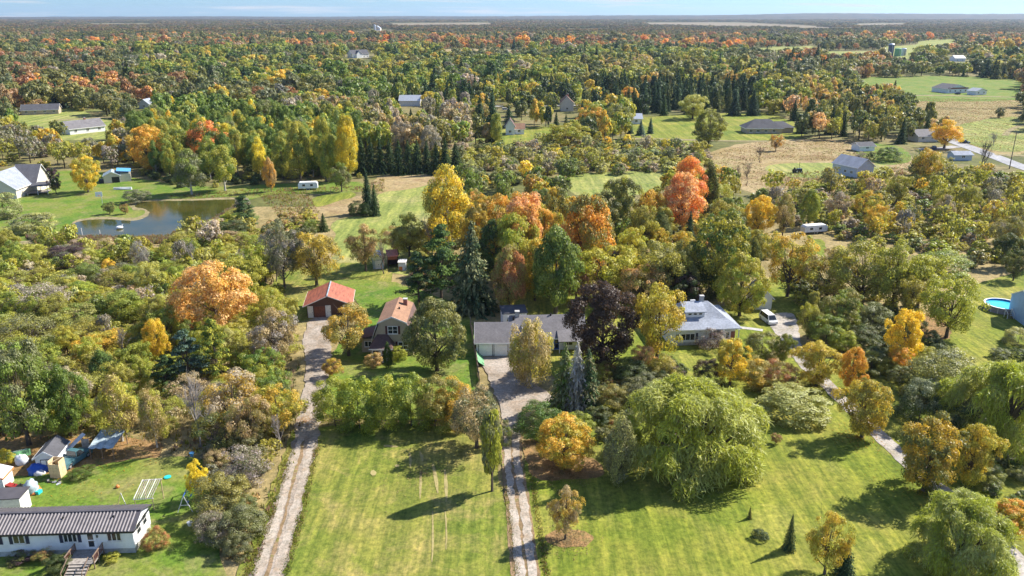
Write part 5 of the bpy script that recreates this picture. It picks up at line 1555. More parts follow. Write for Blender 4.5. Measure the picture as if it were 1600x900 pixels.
trailer(482, 296, R(8), 6.5, 2.7, 'white camper trailer parked below the birch wood', 'camper_trailer', 'trailer')
trailer(1271, 364, R(14), 7.0, 2.4, 'long pale covered trailer half hidden in the brush', 'covered_trailer', 'trailer', 'tarp_white')
def tractor(px, py, rz, lab, paint='car_dark', s=1.0):
    p = at(px, py); o = tag(empty('garden_tractor', (p.x, p.y, 0), rz), lab, 'tractor')
    B_(-.2 * s, 1.0 * s, -.35 * s, .35 * s, .45 * s, 1.0 * s).build('bonnet', M[paint], o); B_(-1.0 * s, -.2 * s, -.5 * s, .5 * s, .4 * s, .75 * s).build('frame', M['black'], o)
    B_(-.8 * s, -.3 * s, -.28 * s, .28 * s, .76 * s, .9 * s).build('seat', M['black'], o); B_(-.95 * s, -.82 * s, -.28 * s, .28 * s, .9 * s, 1.3 * s).build('seat_back', M['black'], o)
    MB().tube([(-.1 * s, 0, 1.0 * s), (-.3 * s, 0, 1.3 * s)], [.04 * s, .04 * s], 5).build('steering_column', M['black'], o)
    wheels(o, [(.75 * s, -.45 * s), (.75 * s, .45 * s)], .28 * s, .2 * s); wheels(o, [(-.6 * s, -.55 * s), (-.6 * s, .55 * s)], .45 * s, .3 * s)
tractor(1246, 270, R(15), 'dark garden tractor on the pale lawn left of the grey-blue bungalow', s=1.6)
tractor(1381, 274, R(60), 'small dark machine on the grass right of the grey-blue bungalow', s=1.2)
tractor(24, 770, R(160), 'dark red ride-on mower beside the orange-topped pile', 'car_red', 1.1)
tractor(1392, 138.5, R(10), 'small dark mower on the far lawn left of the brick-gabled bungalow', s=1.6)

# --- the cluttered yard behind the mobile home
sh, SW = place('garden_shed', (59, 738), (91, 736), 'small white garden shed with black-framed double doors', 'shed')
e1 = hz(716, sh.location.y); r1_ = hz(707, sh.location.y)
gable_y(sh, 0, SW, 0, 4.0, max(e1, 1.9), max(r1_, 2.6), 'roof_dark', 'siding_white', .25)
for i in range(2):
    x = SW * .27 + i * SW * .27
    d = B_(x, x + SW * .26 - .02, -.05, -.003, .1, 1.75).build('door', M['white'], sh)
    fr = MB()
    fr.box(x - .06, x, -.075, -.002, .1, 1.75); fr.box(x + SW * .26 - .02, x + SW * .26 + .03, -.075, -.002, .1, 1.75); fr.box(x, x + SW * .26 - .02, -.075, -.051, .95, 1.03); fr.box(x - .06, x + SW * .26 + .03, -.075, -.002, 1.755, 1.83)
    fr.build('frame', M['black'], d)
def lump(px, py, r, mat, lab, nm, cat, seed=0, z=0.0, sub=None):
    p = at(px, py); o = tag(empty(nm, (p.x, p.y, z), R(seed * 40)), lab, cat)
    mb = MB(); mb.ball((0, 0, r[2] * .45), r, 16, 9, .13, seed)
    m = mb.build('cover', M[mat], o, True)
    if sub: MB().ball((.1, -.15, r[2] * .1), (r[0] * 1.04, r[1] * 1.0, r[2] * .55), 14, 7, .1, seed + 3).build('base', M[sub], o, True)
    return o
lump(63, 737, (1.5, 1.0, .95), 'tarp_blue', 'crumpled blue tarp heap before the white garden shed', 'tarp_heap', 'tarp', 1)
lump(62, 742, (.7, .5, .5), 'tarp_white', 'small white bundle at the foot of the blue tarp heap', 'bundle', 'bundle', 5)
lump(50, 770, (.95, .85, 1.25), 'tarp_grey', 'tall pile under a white and black sheet with an orange base', 'covered_pile', 'pile', 2, 0, 'orange')
B_(-.4, .3, -1.3, -.85, 0, .5).build('tub', M['teal'], [o for o in COL.objects if o.name.startswith('covered_pile')][0])
lump(35, 724, (1.0, .8, .9), 'tarp_white', 'round white tank in the clutter left of the garden shed', 'water_tank', 'tank', 4)
lump(4, 785, (1.6, .9, .9), 'tarp_white', 'white rubbish heap at the left edge behind the mobile home', 'rubbish_heap', 'heap', 6)
boat(21, 716, R(28), 4.2, 'green boat upturned at the wood edge above the white tank', 'tarp_green', True)
p = at(88, 748)
bx_ = tag(empty('wooden_cupboard', (p.x - .75, p.y, 0), R(-4)), 'open pale plywood cupboard standing on the mown grass', 'cupboard')
B_(0, 1.45, 0, .06, 0, 2.1).build('front', M['wood_pale'], bx_); B_(0, .06, .065, 1.3, 0, 2.5).build('side', M['wood_pale'], bx_); B_(1.39, 1.45, .065, 1.3, 0, 2.5).build('side', M['wood_pale'], bx_)
B_(.065, 1.385, 1.24, 1.3, 0, 2.5).build('back', M['wood_pale'], bx_); B_(.065, 1.385, .065, 1.235, 1.0, 1.06).build('shelf', M['wood'], bx_)
MB().tube([(.1, .1, 2.12), (1.3, 1.2, 2.62)], [.06, .06], 4).build('batten', M['wood_pale'], bx_)
def shelter(px0, px1, py, dep, z0, z1, mat, lab, nm='tarp_shelter'):
    o, W_ = place(nm, (px0, py), (px1, py), lab, 'shelter')
    vs = []; nx, ny = 10, 6
    for j in range(ny + 1):
        for i in range(nx + 1):
            u, v = i / nx, j / ny
            vs.append((W_ * u, dep * v, z0 + (z1 - z0) * v - .18 * math.sin(math.pi * u * 3) ** 2 + .12 * fnoise(i, j, .6, 2)))
    n = len(vs); vs += [(x, y, z - .05) for x, y, z in vs]
    fs = [(j * (nx + 1) + i, j * (nx + 1) + i + 1, (j + 1) * (nx + 1) + i + 1, (j + 1) * (nx + 1) + i) for j in range(ny) for i in range(nx)]
    fs += [tuple(n + q for q in reversed(f_)) for f_ in fs]
    MB().add(vs, fs).build('tarp', M[mat], o, True)
    for x in (.1, W_ / 2, W_ - .2):
        for y, z in ((.05, z0 - .25), (dep - .2, z1 - .25)): B_(x, x + .1, y, y + .1, 0, z).build('post', M['wood'], o)
shelter(141, 180, 719, 4.2, 1.9, 2.5, 'tarp_grey', 'open shelter roofed with a silvery grey tarp at the wood edge')
p = at(131, 708); bd_ = tag(empty('leaning_board', (p.x, p.y, 0), R(5)), 'brown board standing between teal pickup and tarp shelter', 'board'); MB().slab([(0, -.1, 2.2), (1.0, -.1, 2.2), (1.0, -.02, 2.2), (0, -.02, 2.2)], 2.2).build('sheet', M['wood_grey'], bd_)
B_(-.02, 1.02, -.02, .05, 1.0, 1.1).build('brace', M['wood'], bd_)
p = at(93, 722); wsh = tag(empty('leaning_sheet', (p.x, p.y, 0), R(50)), 'long pale sheet leaning up behind the garden shed', 'sheet')
MB().slab([(0, 0, .3), (3.8, 0, 2.6), (3.8, 1.0, 2.5), (0, 1.0, .2)], .1).build('panel', M['tarp_white'], wsh); MB().tube([(3.5, .5, 0), (3.5, .5, 2.3)], [.06, .06], 5).build('prop', M['wood'], wsh)
p = at(104, 731); bn = tag(empty('picnic_bench', (p.x, p.y, 0), R(6)), 'weathered brown picnic bench behind the plywood cupboard', 'bench')
B_(-.9, .9, -.35, .35, .7, .76).build('table_top', M['wood_grey'], bn)
for s in (-.75, .7): B_(s - .9 * 0, s + .06, -.6, .6, .35, .42).build('leg_brace', M['wood'], bn); B_(s, s + .06, -.3, -.22, 0, .69).build('leg', M['wood'], bn); B_(s, s + .06, .22, .3, 0, .69).build('leg', M['wood'], bn)
for y in (-.75, .5): B_(-.9, .9, y, y + .25, .43, .48).build('seat', M['wood_grey'], bn)
ws_, _ = place('orange_topped_shed', (-34, 770), (6, 768), 'white shed with an orange roof edge at the left border', 'shed')
gable_y(ws_, 0, 3.2, 0, 2.4, 1.9, 2.4, 'tarp_white', 'siding_white', .2, trim='orange')
door(ws_, .5, .05, .9, 1.7, 'r', 3.2, 'offwhite', False)
p = at(84, 755); jk = tag(empty('scrap_heap', (p.x, p.y, 0)), 'low heap of pale scrap on the grass before the cupboard', 'heap')
rj = random.Random(3)
for i in range(9):
    a, b_, z = rj.uniform(-.9, .9), rj.uniform(-.5, .5), rj.uniform(0, .25)
    q = MB(); q.box(-.25, .25, -.12, .12, 0, .12)
    o = q.build('scrap', M[rj.choice(['tarp_white', 'metal', 'wood_grey', 'black'])], jk); o.location = (a, b_, z); o.rotation_euler = (0, rj.uniform(-.3, .3), rj.uniform(0, 3))
p = at(262, 747); tt = tag(empty('sandbox_dish', (p.x, p.y, 0)), 'small turquoise plastic dish lying on the shaded lawn', 'sandbox')
MB().tube([(0, 0, 0), (0, 0, .2)], [.38, .46], 14).build('dish', M['teal'], tt); MB().cyl(0, 0, .201, .22, .36, 14).build('inside', M['teal'], tt)
p = at(184, 763); ot = tag(empty('toy_ball', (p.x, p.y, 0)), 'small orange ball alone on the yard grass', 'ball'); MB().ball((0, 0, .25), (.25, .25, .25), 10, 7).build('skin', M['orange'], ot, True)
for i, (a, b_, nm, lab, mt) in enumerate(((333, 851, 'flower_urn', 'white object at the foot of the grey shrubs, lower of two', 'white'), (297, 822, 'garden_pot', 'white object beside the grey shrubs, upper of two', 'white'), (300, 713, 'blue_bin', 'pale blue bin in shade under the tall grey bare tree', 'tarp_lightblue'))):
    p = at(a, b_); o = tag(empty(nm, (p.x, p.y, 0)), lab, 'pot' if i < 2 else 'bin'); MB().tube([(0, 0, 0), (0, 0, .2), (0, 0, .5)], [.18, .24, .3], 10).build('body', M[mt], o); MB().cyl(0, 0, .5, .56, .33, 10).build('rim', M[mt], o)
# swing set
sa, sb_ = at(290, 800), at(304, 770)
sw = tag(empty('swing_set', sa, math.atan2(sb_.y - sa.y, sb_.x - sa.x)), 'blue and white child swing set under the small yellow tree', 'swing set')
SL = (sb_ - sa).length
for x in (0, SL):
    q = MB()
    for y in (-.9, .9): q.tube([(x + (.15 if x else -.15), y, 0), (x, 0, 2.2)], [.05, .05], 6)
    q.tube([(x, -.5, .95), (x, .5, .95)], [.04, .04], 6)
    q.build('end_frame', M['tarp_white'] if not x else M['tarp_lightblue'], sw)
MB().tube([(-.1, 0, 2.2), (SL + .1, 0, 2.2)], [.06, .06], 6).build('top_bar', M['blue'], sw)
for t in (.3, .65):
    q = B_(SL * t - .22, SL * t + .22, -.1, .1, .55, .6).build('swing_seat', M['blue'], sw)
    c2 = MB()
    for s in (-.2, .2): c2.tube([(SL * t + s, 0, .6), (SL * t + s, 0, 2.16)], [.015, .015], 4)
    c2.build('chain', M['metal'], q)
MB().slab([(SL * .85, -.2, 1.3), (SL * .85, .25, 1.3), (SL * .85, .25, 1.3001), (SL * .85 + .02, -.2, 1.3)], .05).build('bracket', M['blue'], sw)

# ------------------------------------------------------------------ plants one by one: (kind, x, top y, foot y, width, colours, label)
HAND = [
 # middle: between the houses
 ('we', 830, 503, 605, 68, 'yg', 'ta', 'golden green weeping birch before the grey bungalow'),
 ('md', 940, 440, 572, 106, 'pu', 'pu', 'wide dark purple-leaved tree over the bungalow roof'),
 ('lo', 1026, 440, 566, 90, 'go', 'yg', 'tall yellow and orange tree left of the white house'),
 ('md', 683, 468, 580, 92, 'og', 'ol', 'round dark olive maple right of the gambrel house'),
 ('lo', 545, 476, 556, 76, 'ol', 'go', 'small orange and olive tree before the red-roofed shed'),
 ('ce', 607, 537, 578, 18, 'dg', 'gr', 'narrow dark green column cedar at the gambrel house porch'),
 ('sh', 622, 540, 568, 28, 'li', 'li', 'bright lime green bush beside the porch column cedar'),
 ('sh', 584, 550, 576, 28, 'ol', 'ta', 'mottled flowering bush left of the porch column cedar'),
 ('lo', 520, 560, 590, 34, 'go', 'br', 'low brownish bush by the drive left of the gambrel lawn'),
 ('sp', 882, 536, 642, 60, 'gg', 'gr', 'green spruce at the left of the dying grey spruce'),
 ('sp', 900, 533, 646, 48, 'pa', 'gy', 'dying grey spruce of bare twigs between two green spruces'),
 ('sp', 918, 545, 646, 60, 'gg', 'sg', 'green spruce at the right of the dying grey spruce'),
 ('sh', 845, 628, 692, 74, 'og', 'gr', 'large dark green shrub at the bend of the middle drive'),
 ('sh', 905, 640, 680, 44, 'og', 'li', 'low green shrub behind the golden tree by the middle drive'),
 ('md', 880, 650, 728, 92, 'yg', 'go', 'round golden yellow tree right of the middle drive'),
 ('lo', 883, 765, 844, 50, 'ta', 'go', 'small half-bare orange tree standing alone by the middle drive'),
 ('wi', 1076, 592, 728, 218, 'wl', 'li', 'huge weeping willow in the centre of the front lawn', 0),
 ('ce', 966, 655, 765, 62, 'gg', 'wl', 'dark grey-green cedar at the left flank of the huge willow'),
 ('sh', 1000, 590, 650, 70, 'og', 'gg', 'dark green bush above the huge willow'),
 ('sh', 960, 600, 650, 56, 'og', 'ol', 'dense olive bush right of the dying spruce'),
 ('sh', 985, 560, 605, 60, 'og', 'dg', 'dark shrub under the tall yellow and orange tree'),
 ('lo', 1005, 538, 578, 34, 'pk', 'ta', 'small pinkish orange bush at the foot of the tall yellow tree'),
 ('sh', 1035, 552, 600, 50, 'yg', 'ol', 'yellow-green bush below the white house lawn at left'),
 ('ts', 1055, 570, 606, 36, 'dp', 'ol', 'purple brown twiggy bush above the huge willow'),
 ('po', 769, 640, 768, 34, 'gg', 'li', 'narrow columnar poplar left of the middle drive'),
 ('lo', 745, 605, 700, 84, 'gg', 'ta', 'pale loose-leaved tree at the right end of the hedge'),
 ('sh', 787, 655, 700, 26, 'lg', 'gg', 'small pale green bush behind the columnar poplar'),
 ('sh', 524, 590, 680, 72, 'lg', 'li', 'first dense green bush at the left end of the hedge'),
 ('sh', 562, 584, 682, 66, 'lg', 'li', 'second dense bush from the left in the hedge'),
 ('sh', 603, 584, 680, 70, 'lg', 'li', 'third dense bush from the left in the hedge'),
 ('sh', 643, 580, 680, 74, 'lg', 'li', 'middle dense bush of the hedge before the olive maple'),
 ('sh', 680, 588, 680, 70, 'lg', 'ol', 'dense bush of the hedge just right of its middle'),
 ('sh', 712, 588, 676, 70, 'ol', 'go', 'yellowing bush near the right end of the hedge'),
 ('md', 1155, 398, 494, 76, 'li', 'yg', 'lime green round tree behind the white house'),
 ('ce', 1176, 376, 432, 30, 'dg', 'ol', 'dark rounded cedar above the lime green tree'),
 ('ts', 1112, 512, 552, 54, 'tp', 'dp', 'pink-grey bare bush against the white house porch'),
 ('mp', 1140, 528, 602, 58, 'ye', 'yg', 'bright yellow bush below the white house porch'),
 ('sh', 1106, 560, 604, 46, 'dg', 'pu', 'nearly black shrub left of the bright yellow bush'),
 ('sh', 1190, 515, 562, 56, 'og', 'ol', 'dark olive shrub right of the bright yellow bush'),
 ('sh', 1178, 556, 612, 66, 'go', 'ol', 'rusty golden shrub below the dark olive shrub'),
 ('sh', 1215, 560, 616, 52, 'ol', 'rb', 'brown olive shrub left of the gravel lane'),
 ('sh', 1225, 595, 632, 60, 'ol', 'go', 'low golden shrub above the pale round willow shrub'),
 ('hs', 1240, 600, 670, 118, 'pg', 'wl', 'pale green round willow shrub on the front lawn'),
 ('mp', 1275, 532, 604, 68, 'go', 'yg', 'yellow-orange tree just left of the gravel lane'),
 ('mp', 1328, 540, 609, 42, 'or', 'go', 'slim orange tree right of the gravel lane'),
 ('mp', 1346, 588, 684, 74, 'ol', 'go', 'green maple turning orange at top beside the lane'),
 ('mp', 1443, 652, 768, 100, 'go', 'og', 'wide golden tree casting shadow over the lane end'),
 ('mp', 1512, 664, 760, 70, 'yg', 'go', 'orange and green tree right of the wide golden tree'),
 ('wi', 1500, 780, 890, 160, 'wl', 'li', 'pale weeping willow at the bottom right edge'),
 ('mp', 1570, 782, 835, 66, 'yg', 'or', 'orange-green bush behind the bottom right willow'),
 ('wi', 1562, 568, 695, 175, 'wl', 'li', 'large willow at the right edge below the pool lawn', 0),
 ('sh', 1470, 540, 640, 110, 'gg', 'ol', 'broad grey-green thicket left of the right edge willow'),
 ('sh', 1435, 590, 672, 70, 'dg', 'gg', 'dark undergrowth bush below the broad grey-green thicket'),
 ('sh', 1498, 620, 700, 80, 'gg', 'dg', 'grey shrub between the lane maples and right edge willow'),
 ('lo', 1450, 628, 640, 12, 'ta', 'go', 'tiny tan sapling in the shade of the thicket'),
 ('lo', 1478, 430, 528, 82, 'li', 'yg', 'lime-leaved tree with a clear dark trunk by the pool lawn'),
 ('mp', 1406, 484, 568, 62, 'ye', 'ye', 'bright yellow small tree before the dark thicket'),
 ('mp', 1405, 540, 582, 38, 'go', 'or', 'small orange bush under the bright yellow tree'),
 ('sh', 1360, 545, 590, 56, 'yg', 'og', 'yellow-green low bush between lane and yellow tree'),
 ('sh', 1290, 490, 548, 64, 'li', 'lg', 'lime green bush at the top of the gravel lane'),
 ('sh', 1318, 515, 556, 40, 'yg', 'li', 'small yellow-lime bush right of the lime green bush'),
 ('bi', 1268, 454, 500, 26, 'yg', 'og', 'small olive sapling left of the round green tree by the lane'),
 ('mp', 1312, 450, 524, 66, 'lg', 'ol', 'round green tree above the gravel lane'),
 ('sh', 1360, 470, 530, 66, 'og', 'gg', 'dark green thicket bush right of the round green tree'),
 ('sh', 1345, 505, 552, 56, 'dg', 'og', 'darkest bush in the thicket above the slim orange tree'),
 ('lo', 1230, 358, 464, 72, 'yg', 'go', 'yellow-olive open tree behind the parked van'),
 ('lo', 1290, 385, 470, 86, 'yg', 'ta', 'tan-yellow tree at the left of the long yellow-green row'),
 ('lo', 1345, 376, 478, 96, 'ol', 'yg', 'broad olive tree in the long yellow-green row'),
 ('lo', 1392, 380, 488, 80, 'yg', 'li', 'yellow-green tree in the middle of the long row'),
 ('lo', 1432, 392, 486, 80, 'li', 'yg', 'lime tree near the right of the long yellow-green row'),
 ('sh', 1470, 388, 440, 90, 'lg', 'li', 'bright green low crown at the right end of the long row'),
 ('lo', 1420, 425, 502, 60, 'ol', 'yg', 'dull olive tree behind the clear-trunked lime tree'),
 ('sh', 1590, 510, 545, 44, 'gg', 'pg', 'grey-green shrub against the blue house'),
 ('sh', 1562, 543, 564, 30, 'og', 'gg', 'left of two small round bushes on the pool lawn'),
 ('sh', 1588, 543, 564, 28, 'og', 'dg', 'right of two small round bushes on the pool lawn'),
 ('sp', 1232, 803, 862, 24, 'sg', 'og', 'slim young spruce on the lower front lawn'),
 ('lo', 1288, 808, 898, 66, 'go', 'yg', 'loose yellow small tree at the bottom edge'),
 ('sp', 1318, 842, 905, 40, 'sg', 'ds', 'dark small spruce right of the loose yellow tree'),
 ('sp', 1171, 791, 812, 10, 'og', 'ol', 'tiny upright conifer on the lower front lawn'),
 ('sh', 1188, 826, 848, 24, 'og', 'dg', 'small round dark bush near the tiny upright conifer'),
 ('lo', 1212, 676, 694, 16, 'ta', 'br', 'tiny brown shrub on the lawn below the pale willow shrub'),
 # big autumn group in the middle
 ('bi', 700, 266, 400, 85, 'yg', 'ye', 'tall yellow-green poplar above the dark pines'),
 ('ba', 676, 322, 405, 38, 'pk', 'tp', 'reddish dead-looking pine below the tall poplar'),
 ('pi', 690, 355, 470, 80, 'sg', 'gr', 'big white pine with open layered branches'),
 ('pi', 655, 395, 478, 64, 'gr', 'sg', 'smaller white pine left of the big layered pine'),
 ('sp', 738, 345, 490, 84, 'sg', 'gg', 'tall blue-grey spruce behind the garage'),
 ('mp', 776, 342, 440, 69, 'dg', 'gr', 'deep green maple right of the tall blue-grey spruce'),
 ('ov', 796, 380, 488, 64, 'rb', 'ol', 'rusty brown tree behind the garage'),
 ('mp', 815, 302, 440, 80, 'or', 'pk', 'orange-pink maple left of the dense green tree'),
 ('mp', 780, 300, 410, 73, 'or', 'go', 'golden orange maple at the left of the autumn group'),
 ('mp', 808, 330, 452, 80, 'yg', 'li', 'yellow-green maple under the orange-pink maple'),
 ('mp', 864, 290, 400, 57, 'og', 'go', 'dark green maple turning gold behind the dense green tree'),
 ('ov', 868, 352, 490, 89, 'gr', 'lg', 'dense bright green oval tree above the bungalow roof'),
 ('ov', 916, 302, 448, 101, 'or', 'ol', 'large orange maple with olive leaf clumps in the autumn group'),
 ('mp', 968, 276, 366, 64, 'yg', 'og', 'yellow-green maple at the back of the autumn group'),
 ('lo', 940, 300, 370, 57, 'ol', 'og', 'olive tree between the orange maple and the yellow-green maple'),
 ('md', 1018, 297, 365, 52, 'or', 'go', 'small round orange tree left of the fiery pair'),
 ('ov', 1064, 268, 362, 75, 'ro', 'pk', 'fiery pink-orange tree, nearer of the fiery pair'),
 ('ov', 1072, 246, 346, 64, 'ro', 'or', 'fiery red-orange tree, farther of the fiery pair'),
 ('ce', 1103, 256, 345, 40, 'dg', 'og', 'dark cedar right behind the fiery pair'),
 ('ce', 1030, 335, 400, 46, 'og', 'dg', 'dark brown-green cedar below the small round orange tree'),
 ('ce', 1002, 340, 398, 32, 'og', 'sg', 'dull cedar left of the brown-green cedar'),
 ('lo', 985, 350, 420, 52, 'li', 'yg', 'small lime tree in the middle of the autumn group'),
 ('lo', 948, 378, 470, 96, 'li', 'yg', 'broad lime-yellow tree behind the purple-leaved tree'),
 ('lo', 1030, 372, 468, 92, 'yg', 'ol', 'yellow-olive tree behind the tall yellow and orange tree'),
 ('lo', 1000, 410, 480, 69, 'ol', 'pk', 'dull pinkish olive tree behind the bungalow'),
 ('mp', 900, 400, 470, 57, 'rb', 'ol', 'brown-orange tree right of the dense green oval tree'),
 ('md', 1118, 330, 462, 96, 'gr', 'yg', 'large green maple with a golden patch behind the white house'),
 ('sp', 1074, 330, 415, 34, 'sg', 'ds', 'thin spruce left of the large green maple'),
 ('sp', 1128, 309, 352, 28, 'ds', 'sg', 'small dark spruce behind the large green maple'),
 ('mp', 1068, 425, 482, 57, 'dg', 'pu', 'dark purple-green tree left of the large green maple'),
 ('mp', 1183, 303, 372, 43, 'ye', 'go', 'yellow tree before the dry field at right of the maple'),
 ('sh', 1168, 330, 370, 40, 'dg', 'og', 'dark bush left of the yellow tree by the dry field'),
 ('lo', 1120, 284, 340, 52, 'li', 'yg', 'pale lime tree right of the fiery pair'),
 ('lo', 1222, 300, 372, 34, 'ol', 'ta', 'olive tree at the left end of the right thicket'),
 ('ov', 1262, 294, 355, 34, 'li', 'lg', 'bright lime green tree above the covered trailer'),
 ('sh', 1388, 229, 254, 34, 'lg', 'dg', 'round green bush behind the grey-blue bungalow'),
 ('sh', 1361, 236, 250, 14, 'dg', 'og', 'small dark round bush left of the round green bush'),
 ('ts', 1344, 236, 252, 18, 'dp', 'gy', 'purple grey bush left of the small dark round bush'),
 ('lo', 1446, 228, 292, 50, 'yg', 'go', 'yellow tree above the road corner thicket'),
 ('lo', 1475, 186, 232, 52, 'ye', 'or', 'golden tree by the roadside house'),
 ('bd', 1530, 205, 275, 38, 'ye', 'go', 'thin bare tree beside the road junction'),
 ('sh', 1572, 278, 302, 30, 'gg', 'dg', 'dark round bush below the road at the right edge'),
 ('mp', 1561, 167, 184, 16, 'dg', 'gg', 'lone small dark tree in the eastern meadow'),
 ('ba', 1553, 205, 228, 26, 'gy', 'gy', 'grey bare tree at the edge of the eastern meadow'),
 ('bd', 1150, 252, 292, 20, 'ta', 'gy', 'left of two thin bare trees in the dry field'),
 ('bd', 1166, 250, 291, 22, 'ta', 'gy', 'right of two thin bare trees in the dry field'),
 ('bd', 1187, 222, 254, 24, 'ol', 'gy', 'leaning thin tree at the top of the dry field'),
 ('lo', 1212, 208, 236, 20, 'or', 'ta', 'small orange-tan tree below the hip-roofed bungalow'),
 ('md', 1106, 170, 228, 50, 'og', 'yg', 'rounded olive tree with a pale trunk by the open lawn'),
 ('sp', 985, 188, 209, 12, 'bs', 'sg', 'left of three blue spruces by the open lawn'),
 ('sp', 1001, 188, 212, 18, 'bs', 'bs', 'middle and widest of three blue spruces by the open lawn'),
 ('sp', 1016, 183, 209, 12, 'bs', 'sg', 'right of three blue spruces by the open lawn'),
 ('md', 982, 136, 166, 32, 'or', 'go', 'round amber tree above the open lawn'),
 ('mp', 1082, 146, 186, 46, 'yg', 'wl', 'round willowy tree at the top edge of the open lawn'),
 ('sp', 1147, 140, 181, 26, 'ds', 'ds', 'dark spruce at the lawn edge, left of the matching pair'),
 ('sp', 1176, 140, 181, 26, 'ds', 'ds', 'dark spruce at the lawn edge, right of the matching pair'),
 ('lo', 888, 190, 232, 60, 'li', 'yg', 'lime-yellow tree between the white cottage and pale house'),
 ('lo', 925, 163, 205, 44, 'yg', 'or', 'yellow-orange flat-topped tree below the brown house'),
 ('lo', 966, 162, 210, 36, 'yg', 'gg', 'pale yellow tree left of the pale house'),
 ('sp', 770, 140, 226, 34, 'ds', 'sg', 'tallest dark spruce left of the white cottage'),
 ('sp', 795, 165, 200, 22, 'ds', 'sg', 'dark spruce behind the white cottage'),
 ('sp', 750, 150, 215, 30, 'sg', 'ds', 'broad spruce left of the tallest dark spruce'),
 ('mp', 1222, 520, 566, 30, 'lg', 'ol', 'small green tree between the parked van lane and brown shrubs'),
 ('lo', 1262, 470, 530, 40, 'ol', 'yg', 'olive tree at the right edge of the van parking gravel'),
 ('mp', 850, 318, 420, 56, 'am', 'yg', 'amber maple between the orange-pink and large orange maples'),
 ('md', 836, 372, 470, 54, 'yg', 'go', 'golden-green maple left of the dense green oval tree'),
 ('lo', 900, 330, 440, 50, 'rb', 'ol', 'russet tree just right of the dense green oval tree'),
 ('mp', 745, 318, 420, 56, 'go', 'ol', 'golden tree behind the tall blue-grey spruce'),
 ('mp', 1000, 318, 400, 50, 'ol', 'yg', 'olive tree left of the dark brown-green cedar'),
 ('lo', 1062, 380, 470, 60, 'ol', 'og', 'loose olive tree left of the dark purple-green tree'),
 ('sh', 1092, 400, 470, 60, 'og', 'dg', 'dark bush at the foot of the large green maple'),
 # pond side
 ('md', 138, 243, 301, 44, 'ye', 'yg', 'bright yellow tree on the pond lawn'),
 ('mp', 88, 262, 303, 20, 'dg', 'dp', 'small dark tree beside the roofed deck'),
 ('lo', 172, 315, 335, 18, 'ol', 'dg', 'left of two small trees on the pond bank'),
 ('lo', 196, 318, 335, 14, 'ol', 'br', 'right of two small trees on the pond bank'),
 ('hs', 52, 330, 368, 70, 'pg', 'gg', 'pale round willow bush left of the pond'),
 ('hs', 8, 298, 345, 50, 'pg', 'gg', 'pale bush at the left edge beside the cream house'),
 ('md', 236, 196, 268, 62, 'or', 'go', 'glowing orange maple above the pond wood'),
 ('mp', 272, 210, 262, 30, 'ye', 'or', 'small amber tree right of the glowing orange maple'),
 ('mp', 330, 188, 268, 66, 'gr', 'ro', 'green maple with a reddish top in the pond wood'),
 ('bi', 300, 236, 304, 60, 'lg', 'gg', 'pale green birch at the pond edge'),
 ('bi', 352, 225, 298, 50, 'lg', 'yg', 'yellow-green birch right of the pale green pond birch'),
 ('sh', 215, 296, 320, 42, 'dg', 'gg', 'dark bush at the head of the pond'),
 ('pi', 385, 305, 362, 46, 'dg', 'sg', 'dark pine at the right end of the pond'),
 ('sh', 362, 340, 384, 56, 'dg', 'og', 'dark green juniper bush below the pond pine'),
 ('ov', 424, 244, 300, 22, 'or', 'ta', 'slim orange poplar by the camper trailer'),
 ('lo', 534, 255, 300, 32, 'lg', 'gg', 'small pale green tree right of the camper trailer'),
 ('ov', 510, 184, 284, 40, 'yg', 'lg', 'tall yellow-green poplar, centre of the wood edge'),
 ('ov', 545, 178, 282, 42, 'ye', 'yg', 'tall golden poplar at the right end of the wood edge'),
 ('ov', 470, 188, 284, 44, 'lg', 'yg', 'tall green poplar above the camper trailer'),
 ('sp', 575, 264, 334, 26, 'sg', 'ds', 'taller of the two spruces in the mown field'),
 ('sp', 586, 285, 338, 20, 'dg', 'sg', 'shorter of the two spruces in the mown field'),
 ('sh', 557, 312, 338, 26, 'dg', 'og', 'dark juniper left of the mown field spruces'),
 ('sh', 572, 316, 340, 22, 'gr', 'dg', 'green juniper under the mown field spruces'),
 ('sp', 506, 333, 362, 20, 'dg', 'og', 'small spruce at the left side of the mown field'),
 ('sh', 488, 342, 364, 28, 'li', 'lg', 'lime bush beside the small mown field spruce'),
 ('sp', 712, 222, 268, 28, 'ds', 'dg', 'single dark spruce right of the spruce row'),
 ('lo', 495, 356, 446, 72, 'ol', 'go', 'open yellow-olive apple tree left of the metal shed'),
 ('lo', 572, 352, 424, 50, 'ta', 'ol', 'bare-limbed tan tree leaning over the metal shed'),
 ('bd', 600, 368, 428, 44, 'ta', 'gy', 'dark-limbed thin tree behind the metal shed'),
 ('lo', 640, 335, 405, 60, 'yg', 'ol', 'yellowish loose tree behind the brown shed'),
 ('lo', 622, 350, 398, 46, 'ta', 'yg', 'dull tan tree between mown field and brown shed'),
 ('lo', 445, 348, 450, 56, 'gg', 'gy', 'grey-twigged green tree left of the apple tree'),
 ('ba', 432, 362, 440, 44, 'gy', 'gy', 'grey bare tree left of the mown field'),
 # left scrub
 ('md', 340, 407, 524, 116, 'am', 'pk', 'great round orange maple in the left scrub'),
 ('lo', 415, 375, 440, 66, 'yg', 'li', 'yellow-green tree right behind the great orange maple'),
 ('lo', 380, 400, 470, 70, 'li', 'yg', 'lime crown peeping out right of the great orange maple'),
 ('sh', 190, 452, 512, 80, 'li', 'lg', 'bright lime bush in the left scrub'),
 ('sh', 122, 470, 526, 76, 'lg', 'ol', 'dull green bush left of the bright lime bush'),
 ('ts', 60, 440, 512, 96, 'tp', 'gy', 'pinkish grey twiggy thicket at the left edge'),
